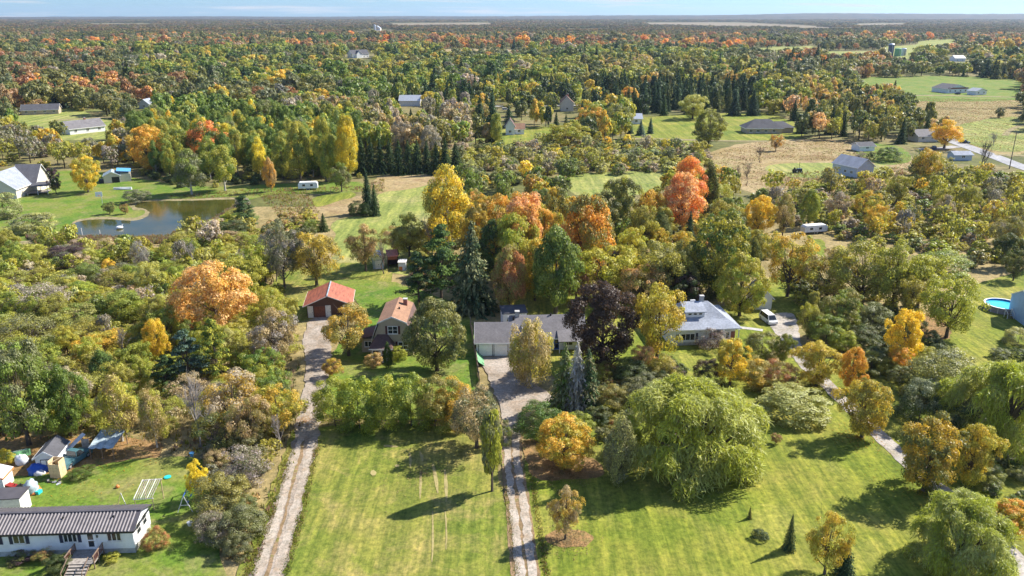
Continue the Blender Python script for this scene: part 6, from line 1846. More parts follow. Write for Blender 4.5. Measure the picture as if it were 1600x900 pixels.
 ('ts', 40, 490, 560, 96, 'gg', 'ol', 'grey-olive twiggy bush at the left edge'),
 ('sh', 165, 512, 568, 88, 'yg', 'go', 'golden olive bush below the bright lime bush'),
 ('lo', 248, 495, 570, 40, 'go', 'ye', 'small golden tree left of the great orange maple'),
 ('pi', 342, 500, 598, 60, 'gr', 'yg', 'white pine with yellowing lower boughs below the orange maple'),
 ('pi', 298, 516, 604, 66, 'sg', 'bs', 'blue-green pine left of the yellowing pine'),
 ('pi', 262, 555, 614, 50, 'dg', 'sg', 'dark young pine below the blue-green pine'),
 ('ce', 164, 548, 606, 54, 'sg', 'gr', 'dark green cedar in the middle of the left scrub'),
 ('mp', 46, 540, 696, 108, 'lg', 'gg', 'large pale green tree at the left edge above the sheds'),
 ('mp', 112, 570, 684, 66, 'lg', 'gr', 'fresh green tree with a white trunk above the sheds'),
 ('bi', 192, 592, 690, 66, 'ta', 'yg', 'tan and yellow tree left of the tall grey bare tree'),
 ('bi', 246, 606, 700, 52, 'yg', 'ta', 'yellow-olive tree right above the tarp shelter'),
 ('ba', 314, 572, 698, 70, 'gy', 'gy', 'tall grey bare tree in the left scrub'),
 ('lo', 366, 580, 668, 84, 'tp', 'go', 'pinkish tan tree right of the tall grey bare tree'),
 ('lo', 432, 484, 572, 70, 'ta', 'gy', 'half-bare tan tree left of the gravel drive'),
 ('lo', 412, 542, 606, 60, 'li', 'gr', 'fresh lime bush left of the gravel drive'),
 ('lo', 438, 600, 682, 74, 'yg', 'go', 'yellow-olive tree leaning to the gravel drive'),
 ('lo', 396, 620, 702, 60, 'ta', 'ol', 'dull tan tree above the grey shrubs'),
 ('sh', 380, 655, 716, 70, 'ol', 'gg', 'olive shrub at the top of the grey shrubs'),
 ('ts', 345, 640, 716, 84, 'ol', 'dg', 'dark olive twiggy bush under the tall grey bare tree'),
 ('ts', 385, 695, 780, 84, 'gg', 'gy', 'large grey shrub beside the gravel drive'),
 ('sh', 350, 740, 822, 84, 'gg', 'ol', 'grey-olive shrub behind the swing set'),
 ('sh', 375, 790, 862, 80, 'gg', 'og', 'lowest grey-green shrub beside the gravel drive'),
 ('ts', 335, 800, 860, 60, 'gg', 'gy', 'sparse grey bush left of the lowest grey-green shrub'),
 ('lo', 312, 722, 782, 34, 'ye', 'ye', 'small vivid yellow tree over the swing set'),
 ('sh', 245, 823, 866, 36, 'rb', 'ol', 'reddish bush at the right end of the mobile home'),
 ('sh', 176, 862, 882, 24, 'yg', 'li', 'yellow-green grass bush right of the porch steps'),
 ('sh', 92, 866, 900, 40, 'og', 'dg', 'dark shrub left of the porch steps'),
 ('sh', 40, 860, 884, 44, 'dp', 'og', 'low dark red bush under the mobile home windows'),
 ('ts', 70, 855, 884, 34, 'rb', 'ol', 'brown bush between the mobile home windows'),
 ('sh', 12, 780, 800, 26, 'ta', 'li', 'pale bush in the clutter at the left edge'),
 ('sh', 10, 700, 730, 26, 'ye', 'li', 'yellow bush at the left edge above the orange-topped shed'),
 ('sh', 128, 735, 752, 40, 'og', 'gr', 'low green bush right of the plywood cupboard'),
 ('sh', 112, 380, 424, 80, 'gg', 'dp', 'dark grey-green bush below the pond path'),
 ('sh', 172, 402, 434, 26, 'ye', 'go', 'small vivid golden bush below the pond'),
 ('ts', 222, 376, 426, 30, 'gy', 'gy', 'tall grey twiggy bush below the pond'),
 ('sh', 200, 408, 446, 70, 'og', 'gg', 'dark bush right of the small golden bush'),
]
GROUPS_HAND = {}
for row in HAND:
    hand(*row[:7], row[7], None, row[8] if len(row) > 8 else None)
HAND_COUNT = {}
for row in HAND: HAND_COUNT[NAME[row[0]][1]] = HAND_COUNT.get(NAME[row[0]][1], 0) + 1
# the dark spruce row behind the mown field
ORD = ['first', 'second', 'third', 'fourth', 'fifth', 'sixth', 'seventh', 'eighth', 'ninth', 'tenth']
for i in range(10):
    px = 566 + i * 14.5
    hand('sp', px, 213 + (i * 37 % 9), 274 - (i * 13 % 4), 27, 'ds', 'dg', f'{ORD[i]} dark spruce from the left in the straight row behind the mown field', 'spruces of the straight row behind the mown field')
HAND_COUNT['conifer'] += 10
# narrow cedars under the lane shrubs, reeds and tufts come later

# ------------------------------------------------------------------ woods and scrub filling what lies between
FR_ = random.Random(77)
BUILT = list(PLANTS)
def clear_at(px, py):
    return any(inpoly(px, py, q) for q in CLEAR.values())
OPEN = [  # open grass at middle distance, seen places
    [(-200, 268), (150, 262), (232, 284), (560, 282), (700, 268), (705, 355), (560, 400), (540, 440), (425, 488), (420, 440), (470, 400), (400, 380), (380, 335), (395, 308), (300, 372), (205, 390), (-200, 400)],
    [(885, 272), (1045, 266), (1050, 288), (1000, 308), (900, 306)],
    CLEAR['field_dry'], [(1190, 250), (1400, 250), (1410, 288), (1300, 300), (1200, 288)],
    [(1480, 210), (1620, 230), (1620, 300), (1560, 275), (1490, 240)],
]
VIEWS = [(895, 268, 1040, 300), (1340, 240, 1375, 262), (788, 196, 822, 226), (30, 170, 95, 196), (108, 190, 168, 226), (622, 150, 658, 180), (1164, 188, 1240, 226), (1460, 126, 1550, 156), (548, 80, 580, 97), (984, 180, 1003, 204),
         (1386, 66, 1416, 100), (1434, 212, 1466, 236), (1488, 238, 1522, 262), (1500, 222, 1540, 246), (1540, 240, 1570, 258), (1565, 248, 1605, 272), (874, 158, 898, 182), (770, 164, 800, 182), (1490, 88, 1510, 101), (216, 156, 234, 177), (582, 38, 596, 51)]
def blocked(px, py, h, y):
    """keeps the houses in view: no tall tree whose crown would stand before them"""
    top = py - h * F / max(y, 1) * 0.97
    for a, b, c, d in VIEWS:
        if a - 9 < px < c + 9 and py > d - 14 and top < d - (d - b) * .35: return True
    return False
REG = [   # poly, spacing-keep, kinds, colours (a,b,weight), heights, phrase
 ('pl', [(930, 138), (1188, 150), (1182, 177), (1010, 182), (938, 172)], 1.0, [('sp', 6), ('mp', .6), ('ov', .4)], [('ds', 'dg', 3), ('ds', 'sg', 2), ('dg', 'og', 2)], (9, 18), 'in the dark plantation above the open lawn'),
 ('bw', [(200, 205), (290, 186), (400, 196), (562, 212), (562, 283), (430, 294), (290, 300), (232, 270)], 1.0, [('ov', 3), ('bi', 3), ('mp', 2)], [('lg', 'yg', 3), ('gr', 'lg', 2), ('yg', 'ye', 1.2), ('lg', 'gg', 1)], (12, 18), 'in the wood behind the pond'),
 ('lm', [(-200, 215), (205, 212), (236, 250), (205, 264), (100, 268), (-200, 268)], .9, [('lo', 4), ('mp', 1), ('sh', 1)], [('ol', 'yg', 3), ('yg', 'go', 1), ('gg', 'gy', 2), ('og', 'ol', 1.5)], (8, 13), 'left above the pond lawn'),
 ('br', [(700, 236), (880, 226), (1100, 230), (1112, 262), (1042, 272), (900, 276), (740, 300), (700, 272)], .9, [('sh', 3), ('ts', 1.2), ('lo', 1)], [('gg', 'og', 3), ('ol', 'yg', 2), ('gy', 'tp', 1.5), ('og', 'gg', 1), ('go', 'ye', .5)], (3.5, 8), 'in the brush beyond the autumn group'),
 ('mw', [(440, 176), (742, 176), (765, 232), (700, 250), (562, 240), (440, 212)], .95, [('mp', 2), ('lo', 3), ('ov', 2), ('sp', .8), ('ba', .8)], [('og', 'ol', 3), ('ol', 'ta', 2), ('gy', 'tp', 1.6), ('yg', 'lg', 2), ('go', 'or', .7), ('dg', 'og', 1)], (10, 15), 'in the mixed wood above the spruce row'),
 ('ht', [(742, 140), (1010, 140), (1010, 232), (780, 240), (742, 215)], .62, [('sp', 2), ('lo', 2), ('mp', 2), ('ov', 1)], [('dg', 'og', 3), ('lg', 'yg', 2), ('yg', 'go', 1.2), ('ds', 'dg', 2)], (10, 16), 'around the cottages in the middle distance'),
 ('rm', [(1225, 140), (1480, 150), (1478, 232), (1420, 232), (1400, 222), (1240, 226)], .95, [('lo', 3), ('mp', 2), ('ov', 2), ('sp', 1)], [('ol', 'yg', 3), ('og', 'ol', 3), ('go', 'ta', 1.2), ('dg', 'og', 2), ('ta', 'pk', .8), ('lg', 'yg', 1.5)], (9, 15), 'between the hip-roofed bungalow and the road'),
 ('rt', [(1200, 300), (1300, 292), (1420, 290), (1440, 262), (1480, 262), (1625, 285), (1625, 415), (1500, 418), (1440, 400), (1330, 385), (1275, 352), (1210, 352)], .72, [('lo', 5), ('sh', 2), ('ts', 1.2), ('bd', 1)], [('ol', 'yg', 4), ('gg', 'ol', 2), ('yg', 'go', 2.5), ('gy', 'ta', .8), ('li', 'yg', 2)], (5, 10.5), 'in the loose thicket right of the autumn group'),
 ('re', [(1490, 352), (1625, 352), (1625, 436), (1540, 442), (1500, 430)], 1.0, [('mp', 2), ('lo', 2), ('sh', 2)], [('gg', 'og', 3), ('og', 'dg', 2), ('ol', 'gg', 1)], (6, 9), 'in the grey-green wood above the pool'),
 ('md', [(640, 262), (720, 250), (900, 275), (960, 268), (1130, 300), (1210, 352), (1210, 400), (1100, 455), (1000, 470), (840, 440), (740, 430), (640, 440), (600, 420)], .75, [('lo', 3), ('md', 2), ('mp', 2), ('sh', 1)], [('ol', 'yg', 3), ('og', 'lg', 3), ('yg', 'go', 1.5), ('am', 'ol', 1), ('lg', 'li', 1)], (6.5, 11), 'in the autumn group between the fields'),
]
def pick(lst, rr):
    tot = sum(t[-1] for t in lst); q = rr.random() * tot
    for t in lst:
        q -= t[-1]
        if q <= 0: return t
    return lst[-1]
WORDC = {'am': 'amber', 'ds': 'blackish green', 'lg': 'mid green', 'gr': 'leaf green', 'yg': 'yellow-green', 'ol': 'olive', 'gg': 'grey-green', 'og': 'dull green', 'gy': 'grey twiggy', 'go': 'golden', 'ye': 'yellow', 'ta': 'tan', 'dg': 'dark green', 'li': 'lime', 'or': 'orange', 'br': 'brown', 'tp': 'pinkish', 'rb': 'russet', 'ro': 'red-orange', 'dp': 'purple grey'}
KINDW = {'md': 'dense round tree', 'sp': 'spruce', 'ov': 'tall oval tree', 'bi': 'pale-trunked birch', 'mp': 'round tree', 'lo': 'open-crowned tree', 'sh': 'leafy bush', 'ts': 'twiggy bush', 'ba': 'bare tree', 'bd': 'thin bare tree', 'pi': 'pine'}
NEARGRID = {}
def near_ok(x, y, r, k=0.55):
    c = (int(x // 12), int(y // 12))
    for i in range(-1, 2):
        for j in range(-1, 2):
            for (a, b, q) in NEARGRID.get((c[0] + i, c[1] + j), ()):
                if (a - x) ** 2 + (b - y) ** 2 < (k * (q + r)) ** 2: return False
    return True
def near_add(x, y, r): NEARGRID.setdefault((int(x // 12), int(y // 12)), []).append((x, y, r))
for a, b, q in PLANTS: near_add(a, b, q)
for a, b in ((447, 800), (459, 755), (470, 712), (479, 670), (488, 632), (493, 600), (497, 572), (497, 550), (497, 532), (498, 518), (499, 508), (485, 505), (478, 488), (470, 480), (500, 520), (488, 540), (482, 560)):
    near_add(G(a, b).x, G(a, b).y, 6.0)
CAND, FARP = [], []
FAR_SETS = [  # far woods: groves by slow noise
    [('ro', 'or', 1), ('am', 'rb', 2), ('rb', 'br', 2), ('ol', 'og', 2), ('og', 'gg', 2), ('dg', 'og', 1.2)],
    [('rb', 'br', 1.5), ('br', 'ta', 2), ('og', 'ol', 3), ('am', 'rb', 1), ('gg', 'og', 2), ('gy', 'tp', 1)],
    [('og', 'gg', 3), ('ol', 'og', 2), ('dg', 'og', 2), ('gy', 'gg', 1), ('rb', 'br', .8)],
    [('og', 'lg', 2), ('lg', 'yg', 3), ('dg', 'gr', 1.2), ('gr', 'lg', 1.6), ('yg', 'go', 1), ('gy', 'tp', .5), ('ol', 'yg', 1.4)],
    [('ol', 'yg', 2), ('lg', 'yg', 2), ('og', 'ol', 2), ('go', 'ta', .8), ('og', 'dg', 1.5)],
]
def far_set(x, y, px, py):
    n = fnoise(x, y, .0042, 5.0) + .45 * fnoise(x, y, .013, 8.0)
    if py < 62: k = 1.1 + 2.8 * n if px < 1000 else 1.4 + 2.6 * n
    elif py < 82: k = .5 + 3.2 * n if px > 560 else 1.3 + 3 * n
    elif px < 215: k = 2.0 + 3.0 * n
    elif py < 150 and px < 1220: k = 3.0 + 2.4 * n
    else: k = 2.7 + 3.4 * n
    return FAR_SETS[int(min(max(round(k), 0), 4))]
def grove(lst, X, Y):
    """neighbouring trees mostly share a colour, with some strays"""
    if FR_.random() < .3: return pick(lst, FR_)
    q = min(max(.5 + .9 * fnoise(X, Y, .03, 51.0) + FR_.uniform(-.06, .06), 0), .999) * sum(t[-1] for t in lst)
    for t in lst:
        q -= t[-1]
        if q <= 0: return t
    return lst[-1]
y = 150.0
while y < 2050:
    s = 7.4 if y < 420 else (9.4 if y < 800 else (11.4 if y < 1350 else 13.6))
    half = y * .70 + 25
    x = -half
    while x < half:
        X, Y = x + FR_.uniform(-.45, .45) * s, y + FR_.uniform(-.45, .45) * s
        x += s
        px, py = to_px(X, Y)
        if px < -90 or px > 1690: continue
        reg = next((r for r in REG if inpoly(px, py, r[1])), None)
        if reg is None and py > 205: continue
        if clear_at(px, py): continue
        if py > 205 and any(inpoly(px, py, q) for q in OPEN): continue
        if reg:
            if FR_.random() > reg[2]: continue
            sp = pick(reg[3], FR_)[0]; ca, cb, _ = grove(reg[4], X, Y); hgt = FR_.uniform(*reg[5]); phrase = reg[6]
        else:
            st_ = far_set(X, Y, px, py)
            ca, cb, _ = grove(st_, X, Y)
            sp = pick([('mp', 4), ('ov', 2), ('lo', 2.4), ('sp', .35)], FR_)[0]
            if fnoise(X, Y, .011, 21.0) > .33 and FR_.random() < .8: sp = 'sp'
            if sp == 'sp': ca, cb = FR_.choice([('ds', 'dg'), ('dg', 'og'), ('ds', 'sg')])
            hgt = FR_.uniform(6.5, 13.5) * (1.15 + .6 * fnoise(X, Y, .02, 31.0)); phrase = None
            if fnoise(X * .45, Y, .006, 41.0) > .36 and Y > 560: continue
            if FR_.random() < .07: hgt *= 1.45
            if FR_.random() < .16: continue
        if sp in ('sh', 'ts'): hgt = FR_.uniform(2.0, 4.2)
        w = (1.34 if not reg else 1) * hgt * {'sp': .5, 'ov': .5, 'bi': .5, 'md': .75, 'mp': .72, 'lo': .75, 'sh': 1.5, 'ts': 1.4, 'ba': .6, 'bd': .6, 'pi': .6}[sp] * FR_.uniform(.85, 1.15)
        if sp == 'sp' and ca not in ('ds', 'dg', 'sg'): ca, cb = 'ds', 'dg'
        if sp in ('ba', 'bd'): ca, cb = 'gy', 'gy'
        if blocked(px, py, hgt, Y): continue
        if not near_ok(X, Y, w / 2, .62): continue
        near_add(X, Y, w / 2)
        if reg and Y < 520: CAND.append((hgt / Y, sp, X, Y, hgt, w, ca, cb, phrase))
        else:
            FARP.append((sp, X, Y, hgt, w, ca, cb))
            if Y < 800 and FR_.random() < .6: FARP.append(('sh', X + FR_.uniform(-4, 4), Y - FR_.uniform(2, 5), FR_.uniform(2.5, 5), FR_.uniform(4, 7), FR_.choice(['og', 'ol', 'gg', ca]), FR_.choice(['ol', 'yg', cb])))
    y += s
# near scrub: bushes left of the drive, brush by the pond, verges
SCRUB = [
 ([(-80, 395), (60, 395), (215, 392), (300, 375), (395, 330), (405, 400), (452, 470), (466, 520), (470, 570), (448, 690), (418, 740), (300, 712), (190, 690), (-80, 690)], 3.2, [('sh', 4), ('ts', 2.4), ('lo', 2.6), ('ba', .35)], [('ol', 'yg', 3), ('pg', 'yg', 3), ('lg', 'li', 2.6), ('ta', 'tp', .9), ('yg', 'li', 3), ('gy', 'tp', .6), ('og', 'lg', 1.2)], (1.8, 5.2), 'in the rough scrub left of the gravel drive'),
 ([(1245, 440), (1440, 480), (1440, 520), (1480, 560), (1440, 660), (1385, 590), (1330, 545), (1260, 505)], 2.8, [('sh', 5), ('ts', 1)], [('og', 'dg', 3), ('ol', 'yg', 2), ('gg', 'og', 2)], (1.8, 3.4), 'in the dark thicket right of the gravel lane'),
 ([(930, 580), (1060, 565), (1075, 600), (1010, 660), (940, 690), (915, 640)], 2.4, [('sh', 5), ('ts', 1)], [('og', 'gg', 3), ('ol', 'yg', 1), ('dg', 'og', 2), ('rb', 'ol', .5)], (1.4, 3.0), 'between the spruces and the huge willow'),
 ([(300, 690), (425, 700), (405, 860), (350, 880), (318, 780)], 2.4, [('sh', 3), ('ts', 3)], [('gg', 'gy', 3), ('gg', 'og', 2), ('ol', 'ta', 1)], (1.5, 3.0), 'along the drive beside the swing set'),
 ([(640, 350), (1080, 340), (1220, 400), (1090, 470), (900, 460), (760, 445), (650, 450)], 4.0, [('sh', 4), ('ts', 1)], [('ol', 'yg', 3), ('og', 'gg', 3), ('br', 'ta', 1)], (1.8, 3.6), 'under the trees of the autumn group'),
 ([(1200, 300), (1300, 292), (1420, 290), (1440, 262), (1480, 262), (1625, 285), (1625, 415), (1500, 418), (1440, 400), (1330, 385), (1275, 352), (1210, 352)], 4.2, [('sh', 4), ('ts', 2)], [('ol', 'yg', 4), ('gg', 'lg', 3), ('ta', 'gy', 1.5), ('yg', 'li', 2)], (1.4, 4.0), 'in the loose thicket below the grey-blue bungalow'),
 ([(270, 380), (390, 375), (420, 350), (480, 330), (495, 345), (480, 400), (410, 420)], 3.0, [('sh', 5), ('ts', 1.5)], [('yg', 'ta', 3), ('ol', 'yg', 2), ('og', 'gg', 2)], (1.5, 3.0), 'between the pond and the mown field'),
 ([(1500, 690), (1620, 690), (1640, 860), (1560, 870), (1530, 800)], 2.8, [('sh', 5)], [('lg', 'gg', 3), ('gg', 'wl', 2), ('og', 'gr', 2)], (1.5, 3.0), 'under the willows at the right edge'),
]
SCRUB.append((REG[3][1], 4.6, [('sh', 4), ('ts', 2), ('lo', 1.8)], [('gg', 'pg', 3), ('ol', 'yg', 2.5), ('gy', 'tp', 1), ('lg', 'gg', 2), ('ye', 'yg', .5)], (1.8, 5.0), 'in the brush beyond the autumn group'))
SCRUB.append(([(440, 200), (745, 200), (765, 232), (700, 250), (562, 240), (440, 225)], 6.0, [('sh', 4), ('ts', 1)], [('og', 'ol', 3), ('gy', 'tp', 2), ('ta', 'ol', 1)], (2.0, 4.0), 'under the mixed wood above the spruce row'))
SCRUB.append(([(205, 250), (290, 230), (400, 230), (562, 240), (562, 283), (430, 290), (290, 296), (232, 280)], 6.0, [('sh', 4)], [('og', 'dg', 3), ('ol', 'yg', 1)], (2.0, 4.0), 'under the wood behind the pond'))
SCAND = []
for poly, sp_, kinds, cols, hr, phrase in SCRUB:
    W_ = [G(*q) for q in poly]
    x0, x1 = min(v.x for v in W_), max(v.x for v in W_); y0, y1 = min(v.y for v in W_), max(v.y for v in W_)
    yy = y0
    while yy < y1:
        xx = x0
        while xx < x1:
            X, Y = xx + FR_.uniform(-.5, .5) * sp_, yy + FR_.uniform(-.5, .5) * sp_
            xx += sp_
            px, py = to_px(X, Y)
            if not inpoly(px, py, poly) or px < -80 or px > 1680: continue
            if 205 < py < 400 and any(inpoly(px, py, q) for q in OPEN[:1]) and 'pond' not in phrase: continue
            sp = pick(kinds, FR_)[0]; ca, cb, _ = pick(cols, FR_)
            hgt = FR_.uniform(*hr); w = hgt * FR_.uniform(1.1, 1.6)
            if sp == 'lo': hgt *= 1.6; w = hgt * .8
            if sp == 'ba': hgt *= 1.5; w = hgt * .6; ca, cb = 'gy', 'gy'
            if 'rough scrub' in phrase and fnoise(X, Y, .06, 71.0) > .30 and sp != 'ts': continue
            if hgt > 2.6 and blocked(px, py, hgt, Y): continue
            if not near_ok(X, Y, w / 2, .42): continue
            near_add(X, Y, w / 2)
            SCAND.append((hgt / Y, sp, X, Y, hgt, w, ca, cb, phrase))
        yy += sp_
# the largest stand as things of their own, the rest join the woods
LANDMARKS = [('the great orange maple', 340, 500), ('the bright lime bush', 190, 490), ('the tall grey bare tree', 314, 650), ('the tarp shelter', 160, 705), ('the garden shed', 75, 725), ('the pond', 215, 350), ('the apple tree', 495, 420),
 ('the swing set', 297, 785), ('the red-roofed shed', 512, 480), ('the yellowing white pine', 342, 570), ('the large pale green tree', 46, 640), ('the golden olive bush', 165, 545), ('the pinkish twiggy thicket', 60, 490), ('the pond juniper', 362, 365),
 ('the spruce row', 630, 260), ('the mown field', 610, 350), ('the camper trailer', 482, 290), ('the glowing orange maple', 236, 250), ('the blue-topped shed', 184, 278), ('the cream pond house', 15, 290), ('the yellow pond lawn tree', 138, 285), ('the white farmhouse', 138, 205),
 ('the metal barn', 640, 164), ('the white cottage', 800, 208), ('the brown house', 886, 172), ('the pale house', 994, 192), ('the hip-roofed bungalow', 1195, 205), ('the fiery orange pair', 1066, 345), ('the dense green oval tree', 868, 470), ('the large orange maple', 916, 430),
 ('the dark cedar pair', 1020, 390), ('the large green maple', 1118, 445), ('the covered trailer', 1271, 360), ('the grey-blue bungalow', 1335, 272), ('the round green bush', 1388, 245), ('the roadside house', 1504, 248), ('the road corner yellow tree', 1446, 280), ('the utility pole', 1577, 262), ('the dark bush below the road', 1572, 295),
 ('the long yellow-green row', 1390, 470), ('the clear-trunked lime tree', 1478, 515), ('the bright yellow tree', 1406, 560), ('the parked van', 1201, 500), ('the round green lane tree', 1312, 510), ('the slim orange tree', 1328, 600), ('the huge willow', 1080, 740), ('the dying grey spruce', 899, 630), ('the right edge willow', 1562, 730), ('the wide golden tree', 1443, 755),
 ('the open lawn', 1110, 200), ('the dry field trees', 1160, 285), ('the swimming pool', 1565, 480), ('the white house', 1100, 535), ('the brown shed', 614, 415), ('the tall yellow poplar', 700, 390), ('the layered white pine', 690, 460), ('the lime green poplar', 1262, 350), ('the golden tall poplar', 545, 275), ('the pale pond birch', 300, 300)]
LW = [(n_, G(a, b)) for n_, a, b in LANDMARKS]
KEYS = {}
def where(X, Y):
    n_, p = min(LW, key=lambda t: (t[1].x - X) ** 2 + (t[1].y - Y) ** 2)
    a, b = to_px(X, Y); c, d = to_px(p.x, p.y)
    dx, dy = a - c, (b - d) * 1.6
    rel = ('right of' if dx > 0 else 'left of') if abs(dx) > abs(dy) * 1.4 else ('behind' if dy < 0 else 'in front of') if abs(dy) > abs(dx) * 1.4 else (('behind and ' if dy < 0 else 'in front and ') + ('right of' if dx > 0 else 'left of'))
    return rel + ' ' + n_, math.hypot(X - p.x, Y - p.y)
NTH = ['nearest', 'second nearest', 'third nearest', 'fourth nearest', 'fifth nearest', 'sixth nearest', 'seventh nearest', 'eighth nearest', 'ninth nearest', 'tenth nearest', 'eleventh nearest', 'twelfth nearest', 'thirteenth nearest', 'fourteenth nearest', 'fifteenth nearest', 'sixteenth nearest', 'seventeenth nearest', 'eighteenth nearest', 'nineteenth nearest', 'twentieth nearest']
LIM = {'tree': 285, 'conifer': 150, 'shrub': 285}
CNT = dict(HAND_COUNT)
for c_ in sorted(CAND + SCAND, key=lambda t: -t[0]):
    _, sp, X, Y, hgt, w, ca, cb, phrase = c_
    cat = NAME[sp][1]
    if CNT.get(cat, 0) < LIM[cat]:
        CNT[cat] = CNT.get(cat, 0) + 1
        ph = f"{WORDC.get(ca, 'dull')} {KINDW[sp]} {phrase}" if sp not in ('ba', 'bd') else f"{KINDW[sp]} {phrase}"
        o = plant(sp, X, Y, hgt, w, ca, cb, ph, ph.replace('bush', 'bushes').replace('tree ', 'trees ').replace('spruce ', 'spruces ').replace('birch ', 'birches '))
        rel, dist = where(X, Y)
        KEYS.setdefault((ph.split(' in the ')[0].split(' above ')[0].split(' between ')[0].split(' around ')[0].split(' under ')[0].split(' beyond ')[0].split(' along ')[0].split(' right of ')[0].split(' left ')[0], rel), []).append((dist, o))
    else:
        FARP.append((sp, X, Y, hgt, w, ca, cb))

for (kind_, rel), lst in KEYS.items():
    for i, (dist, o) in enumerate(sorted(lst, key=lambda t: t[0])):
        o['label'] = f"{NTH[min(i, 19)]} {kind_} {rel}" if len(lst) > 1 else f"{kind_} {rel}"
# ------------------------------------------------------------------ the woods beyond: one mass, a tree on every point
def light_proto(kind, seed):
    if kind == 'sp':
        t, c = proto_spruce(seed, levels=11, per=9, n_per=9, ls=0.2)
        return c
    kw = dict(n_clump=46, n_leaf=1300, cr=0.14, ls=0.105)
    if kind == 'mp': kw.update(h0=.08)
    if kind == 'ov': kw.update(h0=.05, taper=.4)
    if kind == 'lo': kw.update(h0=.15, n_leaf=600, lumps=.25)
    if kind == 'sh': kw.update(h0=-.25)
    pos, nrm, size, attr, c, rng = crown_broad(seed, **kw)
    k = pos[:, 2] > .01
    ex = MB().tube([(0, 0, 0), (0, 0, .6)], [.03, .015], 4)
    return leaf_mesh('wood_' + kind, pos[k], nrm[k], size[k], attr[k], M['leaf'], .65, rng, None, ex)
def patch_proto(seed):
    """a stand of far trees sharing one mesh, for woods kilometres away"""
    rng = np.random.default_rng(seed)
    P, N, S, Cc = [], [], [], []
    pal = ['or', 'rb', 'br', 'og', 'ol', 'gg', 'dg', 'gy', 'yg', 'og', 'ds', 'ol', 'og', 'gy', 'ta', 'go']
    for i in range(13):
        cx, cy = rng.uniform(-.5, .5, 2); h = rng.uniform(.55, 1.0); r = rng.uniform(.12, .2)
        col = np.array(C[pal[rng.integers(len(pal))]]) * rng.uniform(.5, 1.25)
        k = 70
        v = unit_rand(rng, k); v[:, 2] = np.abs(v[:, 2]) - .35
        P.append(np.array([cx, cy, h * .62]) + v * np.array([r, r, h * .40])); N.append(v + .5 * unit_rand(rng, k) + np.array([0, 0, .3]))
        S.append(rng.uniform(.05, .09, k)); Cc.append(np.tile(col, (k, 1)))
    P, N, S, Cc = map(np.concatenate, (P, N, S, Cc))
    S2 = S * 1.0
    m = leaf_mesh('far_stand', P, N, S2, np.zeros((len(P), 3)), M['patch'], .9, rng)
    a = m.attributes.new('patchcol', 'FLOAT_COLOR', 'FACE')
    a.data.foreach_set('color', np.concatenate([Cc, np.ones((len(Cc), 1))], 1).astype(np.float32).ravel())
    return m
def wood_mass(name, label, pts, protos, lab_kind='woods'):
    """pts: list of (proto index, x, y, z, sx, sz, rz, tinta, tintb)"""
    n = len(pts)
    m = bpy.data.meshes.new(name)
    m.vertices.add(n)
    m.vertices.foreach_set('co', np.array([(p[1], p[2], p[3]) for p in pts], dtype=np.float32).ravel())
    def at_(nm, ty, key, data):
        a = m.attributes.new(nm, ty, 'POINT'); a.data.foreach_set(key, np.array(data).ravel())
    at_('proto', 'INT', 'value', np.array([p[0] for p in pts], dtype=np.int32))
    at_('psize', 'FLOAT_VECTOR', 'vector', np.array([(p[4], p[4], p[5]) for p in pts], dtype=np.float32))
    at_('prot', 'FLOAT_VECTOR', 'vector', np.array([(0, 0, p[6]) for p in pts], dtype=np.float32))
    at_('tinta', 'FLOAT_VECTOR', 'vector', np.array([p[7] for p in pts], dtype=np.float32))
    at_('tintb', 'FLOAT_VECTOR', 'vector', np.array([p[8] for p in pts], dtype=np.float32))
    o = bpy.data.objects.new(name, m); COL.objects.link(o)
    tag(o, label, None, None, 'stuff')
    ng = bpy.data.node_groups.new(name, 'GeometryNodeTree')
    ng.interface.new_socket('Geometry', in_out='INPUT', socket_type='NodeSocketGeometry')
    ng.interface.new_socket('Geometry', in_out='OUTPUT', socket_type='NodeSocketGeometry')
    nn, ll = ng.nodes, ng.links
    gi, go = nn.new('NodeGroupInput'), nn.new('NodeGroupOutput')
    mp_ = nn.new('GeometryNodeMeshToPoints')
    ll.new(gi.outputs[0], mp_.inputs['Mesh'])
    def attr(nm, ty):
        a = nn.new('GeometryNodeInputNamedAttribute'); a.data_type = ty; a.inputs['Name'].default_value = nm
        return a.outputs['Attribute']
    pi_, ps, pr = attr('proto', 'INT'), attr('psize', 'FLOAT_VECTOR'), attr('prot', 'FLOAT_VECTOR')
    jn = nn.new('GeometryNodeJoinGeometry')
    for i, me in enumerate(protos):
        po = bpy.data.objects.new(me.name, me)
        oi = nn.new('GeometryNodeObjectInfo'); oi.inputs['Object'].default_value = po
        oi.inputs['As Instance'].default_value = True
        cmp = nn.new('FunctionNodeCompare'); cmp.data_type = 'INT'; cmp.operation = 'EQUAL'
        ins = [s for s in cmp.inputs if s.type == 'INT']
        ll.new(pi_, ins[0]); ins[1].default_value = i
        ip = nn.new('GeometryNodeInstanceOnPoints')
        ll.new(mp_.outputs['Points'], ip.inputs['Points']); ll.new(cmp.outputs['Result'], ip.inputs['Selection'])
        ll.new(oi.outputs['Geometry'], ip.inputs['Instance']); ll.new(pr, ip.inputs['Rotation']); ll.new(ps, ip.inputs['Scale'])
        ll.new(ip.outputs['Instances'], jn.inputs['Geometry'])
    ll.new(jn.outputs[0], go.inputs[0])
    md = o.modifiers.new('stand', 'NODES'); md.node_group = ng
    return o
LP = {'md': [0, 1, 2], 'mp': [0, 1, 2], 'ov': [3, 4], 'bi': [3, 4], 'lo': [5, 6], 'sp': [7, 8], 'sh': [9], 'ts': [9], 'ba': [10], 'bd': [10], 'ce': [3], 'pi': [8]}
